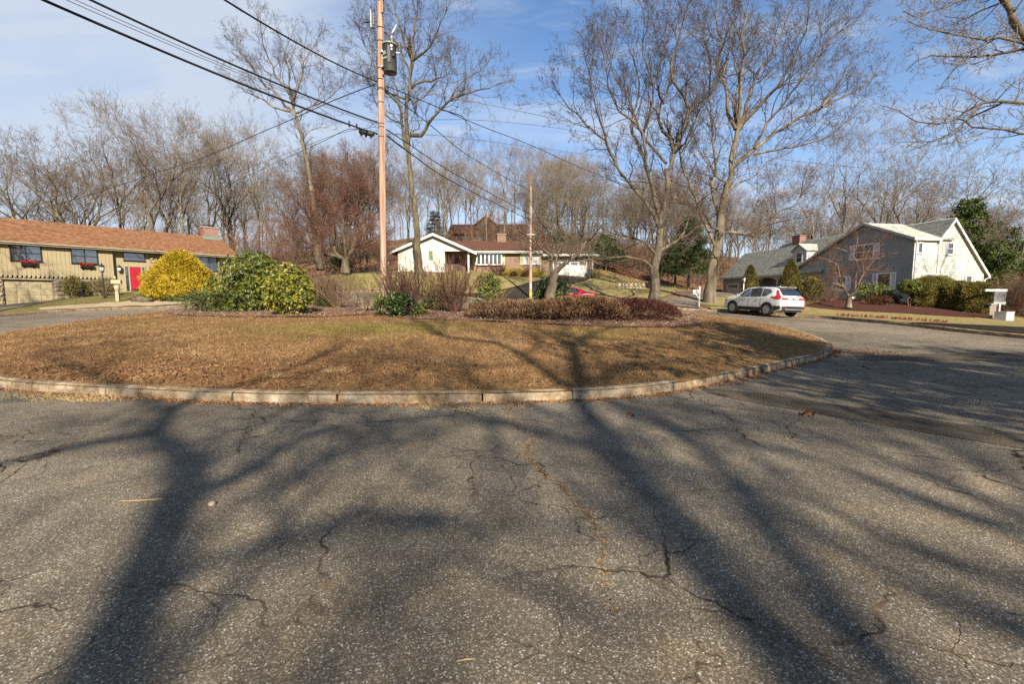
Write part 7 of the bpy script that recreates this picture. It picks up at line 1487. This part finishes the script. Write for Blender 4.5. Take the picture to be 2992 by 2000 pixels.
def small_things():
    Mw = LH.matrix_world.copy(); Mw = Matrix.Translation(LH.location) @ Matrix.Rotation(LH.rotation_euler.z, 4, 'Z')
    # flower boxes under the ranch windows
    for k, (t, w, z, y, lab) in enumerate(((1.42, .84, 4.30, -.014, 'black window box of red flowers under the leftmost ranch window'), (4.96, .84, 4.30, -.014, 'black window box of red flowers under the second ranch window'), (13.9, .9, 4.10, .300, 'black window box of red flowers behind the golden cypress'))):
        p = Mw @ Vector((t, y, LZ(z))); B = thing('flower_box', lab, 'flower box', tuple(p), LH.rotation_euler.z, 'window boxes on the ranch house')
        MB().prism([(-.015, .0), (-.26, .04), (-.30, .26), (-.015, .26)], 'x', 0, w).build('planter', M['dark_frame'], B)
        for x in (.10, w - .2): MB().prism([(-.012, -.15), (-.06, -.15), (-.16, 0), (-.012, 0)], 'x', x, x + .1).build('bracket', M['dark_frame'], B)
        rg = np.random.default_rng(k); P = rg.uniform((0.02, -.27, .26), (w, -.05, .40), (70, 3)); link('flowers', leaf_mesh('flowers', P, rg.normal(0, 1, (70, 3)) + np.array([0, -.3, .6]), .13, M['flower_red'], rg, .8, .2), B)
        P = rg.uniform((0, -.30, .24), (w, -.05, .42 + .12 * (k == 1)), (40, 3)); link('leaves', leaf_mesh('leaves', P, rg.normal(0, 1, (40, 3)) + np.array([0, -.3, .6]), .12, M['rhodo'], rg, .4, .2), B)
    p = Mw @ Vector((7.62, .34, LZ(4.0))); W = thing('wall_lantern', 'black wall lantern left of the red ranch door', 'lantern', tuple(p), LH.rotation_euler.z)
    MB().box(-.06, .06, -.04, .0, .2, .5).build('backplate', M['black_iron'], W); mb = MB(); mb.lathe([(.04, 0), (.12, .04), (.15, .42), (.18, .44), (.04, .62)], (0, -.22, .1), 6); mb.build('lantern', M['black_iron'], W); MB().lathe([(.03, 0), (.125, 0), (.15, .30), (.03, .30)], (0, -.22, .17), 6).build('lamp_glass', M['lamp_glass'], W); MB().tube([(0, -.02, .1), (0, -.22, -.05), (0, -.22, .1)], .015, 5).build('bracket', M['black_iron'], W)
    # boulder and stakes in the gravel bed
    def rock(label, x, y, s, m, sq=(1, .7, .6), seed=1, cat='boulder'):
        rg = np.random.default_rng(seed); bm = bmesh.new(); bmesh.ops.create_icosphere(bm, subdivisions=3, radius=1)
        for v in bm.verts: k = 1 + .16 * math.sin(v.co.x * 3 + seed) * math.cos(v.co.y * 4) + .08 * math.sin(v.co.z * 7 + seed * 2); v.co = Vector((v.co.x * s * sq[0] * k, v.co.y * s * sq[1] * k, v.co.z * s * sq[2] * k))
        me = bpy.data.meshes.new('boulder'); bm.to_mesh(me); bm.free(); me.materials.append(m); o = link('boulder', me, None, (x, y, zat(x, y) + s * .2)); return tag(o, label, cat)
    q = at(415, 882, 32.2); rock('dark mossy boulder lying in the pale gravel bed', q[0], 32.2, .62, M['bark_dark'], (1.2, .7, .5), 3)
    q = at(1083, 864, 20.2); rock('flat tan stone lying behind the pole base', q[0], 20.2, .42, M['concrete'], (1.4, .6, .25), 5)
    q = at(510, 872, 33.2); rock('small white stone at the foot of the golden cypress', q[0], 33.2, .3, M['white_paint'], (1, .8, .6), 6)
    # retaining wall by the driveway, stone by stone
    a0, a1 = Vector((10.9, 47.4, 0)), Vector((14.4, 46.6, 0)); d = (a1 - a0); Lw = d.length; W = thing('retaining_wall', 'low dry stone retaining wall on the lawn slope behind the left oak', 'wall', (a0.x, a0.y, T1(12.5, 46.6)), math.atan2(d.y, d.x)); MB().box(0, Lw, .12, .7, -.5, .72).build('backfill', M['mortar'], W)
    stonework(W, ('y', .10), 0, Lw, -.15, .75, 8, .36, .10)
    # white deck rail at the far right corner of the cape house
    q = at(2921, 880, 30.0); D = thing('deck', 'raised white railed deck on a post beyond the yew hedge', 'deck', (q[0], 30.0, at(2921, 893, 30)[2]), R(10)); D.scale = (.80, .80, .72); D.location.z += .12
    mb = MB(); mb.box(-.66, .66, -.05, .05, 1.10, 1.32); mb.build('top_rail', M['white_paint'], D); MB().box(-.62, .62, -.03, .03, .02, .12).build('bottom_rail', M['white_paint'], D)
    me = MB().box(-.019, .019, -.02, .02, .12, 1.10).build('baluster', M['grey_trim'], D); me.location = (-.56, 0, 0)
    for k in range(1, 12): link('baluster', me.data, D, (-.56 + k * .102, 0, 0))
    MB().box(-.07, .07, -.06, .06, -1.8, .02).build('post', M['white_paint'], D); MB().box(-.7, .7, .06, 2.2, -.12, .02).build('deck_floor', M['grey_trim'], D); MB().box(-1.6, -.66, -.05, .05, 1.12, 1.30).build('rail_extension', M['white_paint'], D)
    for x in (-.62, .62): MB().box(x - .05, x + .05, 2.0, 2.1, -1.8, 1.1).build('post', M['white_paint'], D)
    # air conditioner and lattice screen
    q = at(2931, 952, 27.2); A = thing('air_conditioner', 'white air conditioner unit on the ground at the right edge', 'air conditioner', (q[0], 27.2, T1(q[0], 27.2) + .12), R(14)); A.scale = (.78, .78, .70); MB().box(-.42, .42, -.38, .38, .0, .74).build('cabinet', M['white_siding'], A, bevel=.03); MB().box(-.44, .44, -.40, .40, .74, .78).build('lid', M['grey_trim'], A)
    for k in range(5): MB().box(-.36 + .0, -.06, -.392, -.381, .12 + k * .11, .18 + k * .11).build('louvre', M['grey_trim'], A)
    q = at(2897, 945, 28.0); S = thing('lattice_screen', 'weathered slatted screen panel left of the air conditioner', 'screen', (q[0], 28.0, T1(q[0], 28) + .12), R(16)); me = None
    for k in range(6):
        if me is None: o = MB().box(-.04, .04, -.015, .015, 0, .82).build('slat', M['concrete'], S, (-.24, 0, 0)); me = o.data
        else: link('slat', me, S, (-.24 + k * .097, 0, 0))
    mb = MB(); mb.box(-.30, .30, .016, .05, .06, .14); mb.box(-.30, .30, .016, .05, .68, .76); mb.build('rail', M['concrete'], S)
    # leaning brick edging along the kerb
    q0 = [(19.3, 27.0), (20.6, 25.9), (21.6, 24.6), (22.3, 23.4)]; ln = spline(q0, False, .1); B = thing('brick_edging', 'row of leaning old red bricks edging the cape lawn by the kerb', 'brick edging', (19.3, 27.0, T1(19.3, 27) + .13)); base = B.location
    mm = [MB().box(-.032, .032, -.05, .05, 0, .21).build('brick', M['old_brick']) for _ in range(1)]; bd = mm[0].data; bpy.data.objects.remove(mm[0]); rr = random.Random(6)
    for i in range(len(ln)):
        p = ln[i]; o = link('brick', bd, B, (p[0] - base.x, p[1] - base.y, T1(*p) + .11 - base.z), (rr.gauss(0, .15), rr.gauss(.45, .25), R(-50) + rr.gauss(0, .1)))
    # trash bin, basketball of the far garage
    A = thing('trash_bin', 'dark wheeled bin beside the white garage door', 'bin', (10.05, 59.3, T1(10, 59.3) + .13)); MB().prism([(-.26, 0), (.26, 0), (.32, .95), (-.32, .95)], 'y', -.3, .3).build('bin_body', M['cladding'], A); MB().box(-.34, .34, -.33, .34, .95, 1.02).build('lid', M['cladding'], A)
small_things()
# ------------------------------------------------------------------ grass, leaves and litter
M['blade_dry'] = mat('blade_dry', [(.13, .065, .032), (.27, .15, .072), (.41, .255, .13), (.56, .41, .24)], 1.1, .9, trans=.2, noise_rough=.85, detail=9)
M['blade_red'] = mat('blade_red', [(.085, .04, .022), (.17, .085, .045), (.27, .14, .075)], 1.3, .9, trans=.15, noise_rough=.85, detail=9)
M['blade_green'] = mat('blade_green', [(.10, .115, .018), (.21, .22, .04), (.35, .33, .09)], 1.6, .9, trans=.2, noise_rough=.8, detail=8)
M['blade_straw'] = mat('blade_straw', [(.40, .27, .12), (.60, .46, .24)], 3, .9, trans=.2)
M['needle'] = mat('needle', [(.20, .09, .04), (.36, .18, .08), (.46, .26, .13)], 3, .9)
M['straw_bit'] = mat('straw_bit', [(.12, .065, .03), (.27, .165, .085), (.40, .28, .16)], 9, .9)
M['dead_leaf'] = mat('dead_leaf', [(.09, .04, .022), (.21, .095, .05), (.33, .18, .10)], 2.0, .85)
M['chip'] = mat('chip', [(.13, .08, .055), (.27, .19, .145), (.48, .40, .33)], 7, .9)
GR = np.random.default_rng(2024)
def sample_island(n, near=True):
    x0, y0 = ISL.min(0); x1, y1 = ISL.max(0); out = []
    while sum(map(len, out)) < n:
        p = GR.uniform((x0, y0), (x1, y1), (n * 3, 2))
        if near: p = p[GR.random(len(p)) < np.clip((7.5 / np.maximum(p[:, 1], 6.8)) ** 1.6, 0, 1)]
        p = p[(p[:, 1] < 23) & (np.abs(p[:, 0]) < p[:, 1] * 1.18)]; p = p[inside(ISL, p[:, 0], p[:, 1])]; d = edge_dist(ISL, p[:, 0], p[:, 1]); out.append(p[d > .16])
    return np.concatenate(out)[:n]
def blades(name, P, z, size, m, tilt, wide, label):
    n = len(P); a = GR.uniform(0, 6.28, n); ti = np.clip(GR.normal(tilt, .35, n), .05, 1.5); D = np.stack([np.cos(a) * np.sin(ti), np.sin(a) * np.sin(ti), np.cos(ti)], 1); l = size * GR.uniform(.5, 1.5, n)
    S = np.cross(D, GR.normal(0, 1, (n, 3))); S /= np.linalg.norm(S, axis=1, keepdims=True); w = (wide * GR.uniform(.6, 1.4, n))[:, None]; B = np.c_[P, z]; m1 = B + D * (l * .55)[:, None]; D2 = D.copy(); D2[:, 2] -= .5; tip = m1 + D2 * (l * .5)[:, None]
    V = np.stack([B - S * w, B + S * w, m1 + S * w * .7, m1 - S * w * .7, tip], 1).reshape(-1, 3); i = np.arange(n)[:, None] * 5
    return tag(link(name, mesh_np(name, V, [i + np.array([0, 1, 2, 3]), i + np.array([3, 2, 4])], m)), label, 'grass', kind='stuff')
def litter():
    P = sample_island(150000); bed = inside(BED, P[:, 0], P[:, 1]); P = P[~bed]
    # green shows in soft patches near the bed
    g = np.zeros(len(P))
    for cx, cy, rx, ry, k in ((-4.4, 13.4, 3.2, 1.4, .98), (2.6, 13.0, 2.4, 1.1, .45), (8.0, 13.2, 1.4, 1.0, .6), (-12, 15.5, 3, 1.5, .15), (6, 9.8, 1.2, .6, .35)): g = np.maximum(g, k * np.exp(-(((P[:, 0] - cx) / rx) ** 2 + ((P[:, 1] - cy) / ry) ** 2)))
    lf = np.sin(P[:, 0] * .9 + np.sin(P[:, 1] * 1.3) * 1.4) * np.sin(P[:, 1] * 1.7 + np.sin(P[:, 0] * .7)) + .5 * np.sin(P[:, 0] * 2.9 + 1) * np.sin(P[:, 1] * 3.7); rd = np.clip(.20 + .55 * lf + .6 * np.exp(-((P[:, 0] + 6) / 6) ** 2 - ((P[:, 1] - 8.0) / 1.6) ** 2) + .35 * np.exp(-((P[:, 0] - 5.5) / 3) ** 2 - ((P[:, 1] - 11) / 1.2) ** 2), 0, .92)
    gr = GR.random(len(P)) < g; red = (GR.random(len(P)) < rd) & ~gr; Z = island_z(P[:, 0], P[:, 1]) + .0
    k_ = ~gr & ~red; blades('dead_grass', P[k_], Z[k_], .068, M['blade_dry'], .95, .0045, 'matted dry straw grass of the island'); blades('thatch', P[red], Z[red], .05, M['blade_red'], 1.25, .0048, 'red brown thatch and needles in the island grass'); blades('green_grass', P[gr], Z[gr], .06, M['blade_green'], .75, .0042, 'greener patches of grass on the island')
    # straw tufts at the kerb and out of cracks
    t = []
    for c, s, n in (((-7.9, 7.35), .30, 160), ((-7.2, 7.25), .35, 240), ((-6.6, 7.1), .25, 150), ((-8.9, 7.0), .5, 130), ((-3.2, 8.0), .12, 120), ((-4.0, 7.7), .10, 90), ((-1.2, 6.5), .1, 40), ((-.7, 6.4), .12, 60), ((.1, 6.55), .1, 40)):
        a = GR.normal(0, 1, (n, 2)) * np.array([s, s * .25]); t.append(np.array(c) + a)
    t = np.concatenate(t); z = np.array([zat(*p) if inside(ISL, np.array([p[0]]), np.array([p[1]]))[0] else T1(*p) for p in t]); blades('straw_tufts', t, z, .13, M['blade_straw'], .95, .0035, 'pale straw tufts growing along the kerb')
    # leaves on the lawn, thick near the left kerb
    Q = sample_island(12000); w = np.exp(-((Q[:, 0] + 5.5) / 5) ** 2 - ((Q[:, 1] - 8.2) / 1.3) ** 2) + .05 + .3 * np.exp(-edge_dist(BED, Q[:, 0], Q[:, 1]) / .5); Q = Q[GR.random(len(Q)) < w]
    Q2 = np.array([(-17.2, 20.6)]) + GR.normal(0, 1, (260, 2)) * np.array([2.2, .5]); Q = np.r_[Q, Q2]; Q = Q[inside(ISL, Q[:, 0], Q[:, 1])]
    C = np.c_[Q, island_z(Q[:, 0], Q[:, 1]) + GR.uniform(.01, .05, len(Q))]; tag(link('fallen_leaves', leaf_mesh('fallen_leaves', C, GR.normal(0, 1, (len(C), 3)) * np.array([1, 1, .4]), .062, M['dead_leaf'], GR, .55, .7)), 'brown fallen leaves scattered over the island lawn', 'leaves', kind='stuff')
    # gutter debris along the foot of the near kerb
    d = []; n = len(ISL)
    for i in range(n):
        a, b = ISL[i], ISL[(i + 1) % n]
        if a[1] > 16: continue
        t_ = (b - a) / np.linalg.norm(b - a); o = np.array([t_[1], -t_[0]]); k = 95 if a[1] < 10 else 60; u = GR.uniform(0, 1, (k, 1)); d.append(a + (b - a) * u + o * np.abs(GR.normal(.0, .06 + .05 * np.sin(i * .37) ** 2, (k, 1))))
    d = np.concatenate(d); C = np.c_[d, T(d[:, 0], d[:, 1]) + GR.uniform(.004, .025, len(d))]; tag(link('gutter_litter', leaf_mesh('gutter_litter', C, GR.normal(0, 1, (len(C), 3)) * np.array([1, 1, .15]), .045, M['needle'], GR, .28, .4)), 'rusty needles and leaf bits along the kerb foot', 'litter', kind='stuff')
    # pine straw caught in the long crack of the road
    pts = [(1480, 1195), (1500, 1230), (1535, 1262), (1560, 1280), (1545, 1310), (1545, 1340), (1580, 1375), (1640, 1420), (1660, 1450), (1690, 1480), (1720, 1510), (1735, 1540), (1750, 1570), (1770, 1610), (1755, 1640), (1765, 1680), (1775, 1740), (1790, 1800)]
    P3 = np.array([tuple(ground_hit(*p))[:2] for p in pts]); L = spline([tuple(p) for p in P3], False, .01); k = np.sort((len(L) * GR.beta(1.0, 1.25, 1100)).astype(int) % len(L)); far = np.clip((L[k, 1] - 3) / 4, 0, 1); q = L[k] + GR.normal(0, 1, (1100, 2)) * (.010 + .05 * far[:, None] ** 2) * (.5 + np.abs(np.sin(k * .021) + np.sin(k * .0073))[:, None]); C = np.c_[q, T(q[:, 0], q[:, 1]) + GR.uniform(.002, .012, len(q))]
    tag(link('crack_litter', leaf_mesh('crack_litter', C, GR.normal(0, 1, (len(C), 3)) * np.array([1, 1, .12]), .030, M['straw_bit'], GR, .13, .3)), 'thin trail of pine needles along the crack in the road', 'litter', kind='stuff')
    C = np.c_[GR.normal((9.9, 13.1), (.75, .22), (420, 2)), np.zeros(420)]; C = C[~inside(ISL, C[:, 0], C[:, 1])]; C[:, 2] = T(C[:, 0], C[:, 1]) + .012; tag(link('needle_pile', leaf_mesh('needle_pile', C, GR.normal(0, 1, (len(C), 3)) * np.array([1, 1, .15]), .06, M['needle'], GR, .3, .4)), 'patch of rusty needles on the road at the right tip of the island', 'litter', kind='stuff')
    C = np.c_[GR.uniform((-8, 1.2), (9, 7), (320, 2)), np.zeros(320)]; C = C[~inside(ISL, C[:, 0], C[:, 1])]; C[:, 2] = T(C[:, 0], C[:, 1]) + .006; tag(link('road_specks', leaf_mesh('road_specks', C, GR.normal(0, 1, (len(C), 3)) * np.array([1, 1, .12]), .022, M['blade_straw'], GR, .35, .3)), 'tiny straw bits strewn over the road', 'litter', kind='stuff')
    # wood chips of the mulch bed
    B0, B1 = BED.min(0), BED.max(0); q = GR.uniform(B0, B1, (40000, 2)); q = q[inside(BED, q[:, 0], q[:, 1])]; q = q[GR.random(len(q)) < np.clip((17.5 / q[:, 1]) ** 3, 0, 1)][:14000]; C = np.c_[q, island_z(q[:, 0], q[:, 1]) + .03 + GR.uniform(.003, .03, len(q))]
    tag(link('mulch_chips', leaf_mesh('mulch_chips', C, GR.normal(0, 1, (len(C), 3)) * np.array([1, 1, .4]), .06, M['chip'], GR, .4, .4)), 'pale weathered wood chips of the island bed', 'mulch', kind='stuff')
    # forest floor leaves on the hill behind, and grass of the far lawns
    q = GR.uniform((-30, 62), (36, 84), (6000, 2)); C = np.c_[q, land_z(q[:, 0], q[:, 1]) + .06]; tag(link('forest_leaves', leaf_mesh('forest_leaves', C, GR.normal(0, 1, (len(C), 3)) * np.array([1, 1, .4]), .26, M['dead_leaf'], GR, .6, .5)), 'rusty leaf litter under the woods on the hill', 'leaves', kind='stuff')
    # single things on the road
    g = ground_hit(1832, 1217); o = leaf_mesh('dry_leaf', np.array([[0, 0, .004], [.03, .02, .005], [.06, -.01, .004]]), np.array([[1, .2, .5], [.6, 1, .4], [.2, -1, .5]]), .10, M['dead_leaf'], GR, .6, .9); tag(link('dry_leaf', o, None, tuple(g)), 'curled dry leaf lying on the road at the trench patch', 'leaf')
    g = ground_hit(2345, 1218); o = leaf_mesh('dry_leaf', np.array([[0, 0, .006], [.05, .02, .01], [.10, 0, .006]]), np.array([[1, .2, .6], [.6, 1, .5], [.4, -.6, .8]]), .12, M['dead_leaf'], GR, .7, .9); tag(link('dry_leaf', o, None, tuple(g)), 'orange brown leaf curled on the smooth road patch at right', 'leaf')
    g = ground_hit(345, 1470); h = ground_hit(480, 1463); d = (h - g); tag(MB().tube([(0, 0, .012), tuple(d * .5 + Vector((.0, -.012, .014))), tuple(d + Vector((0, 0, .012)))], [.003, .006, .009], 6).build('stick', M['blade_straw'], None, tuple(g)), 'thin pale stick lying on the road at left', 'stick')
    g = ground_hit(618, 1480); bm = bmesh.new(); bmesh.ops.create_icosphere(bm, subdivisions=2, radius=.028)
    for v in bm.verts: v.co.z *= .75; v.co *= 1 + .15 * math.sin(v.co.x * 90)
    me = bpy.data.meshes.new('pebble'); bm.to_mesh(me); bm.free(); me.materials.append(M['concrete']); tag(link('pebble', me, None, (g.x, g.y, g.z + .018)), 'small brown pebble on the road beside the left shadow', 'pebble')
    g = ground_hit(1335, 1938); h = ground_hit(1390, 1932); d = h - g; tag(MB().tube([(0, 0, .006), tuple(d * .5 + Vector((0, .004, .008))), tuple(d + Vector((0, 0, .006)))], [.003, .005, .004], 5).build('twig', M['blade_straw'], None, tuple(g)), 'short pale twig on the road near the bottom edge', 'stick')
    g = ground_hit(460, 1090); h = ground_hit(560, 1072); d = h - g; tag(MB().tube([(0, 0, .03), tuple(d * .4 + Vector((0, .03, .05))), tuple(d + Vector((0, 0, .04)))], [.006, .010, .007], 5).build('fallen_twig', M['bark_pale'], None, tuple(g)), 'crooked pale twig lying in the leaves of the island lawn', 'stick')
litter()
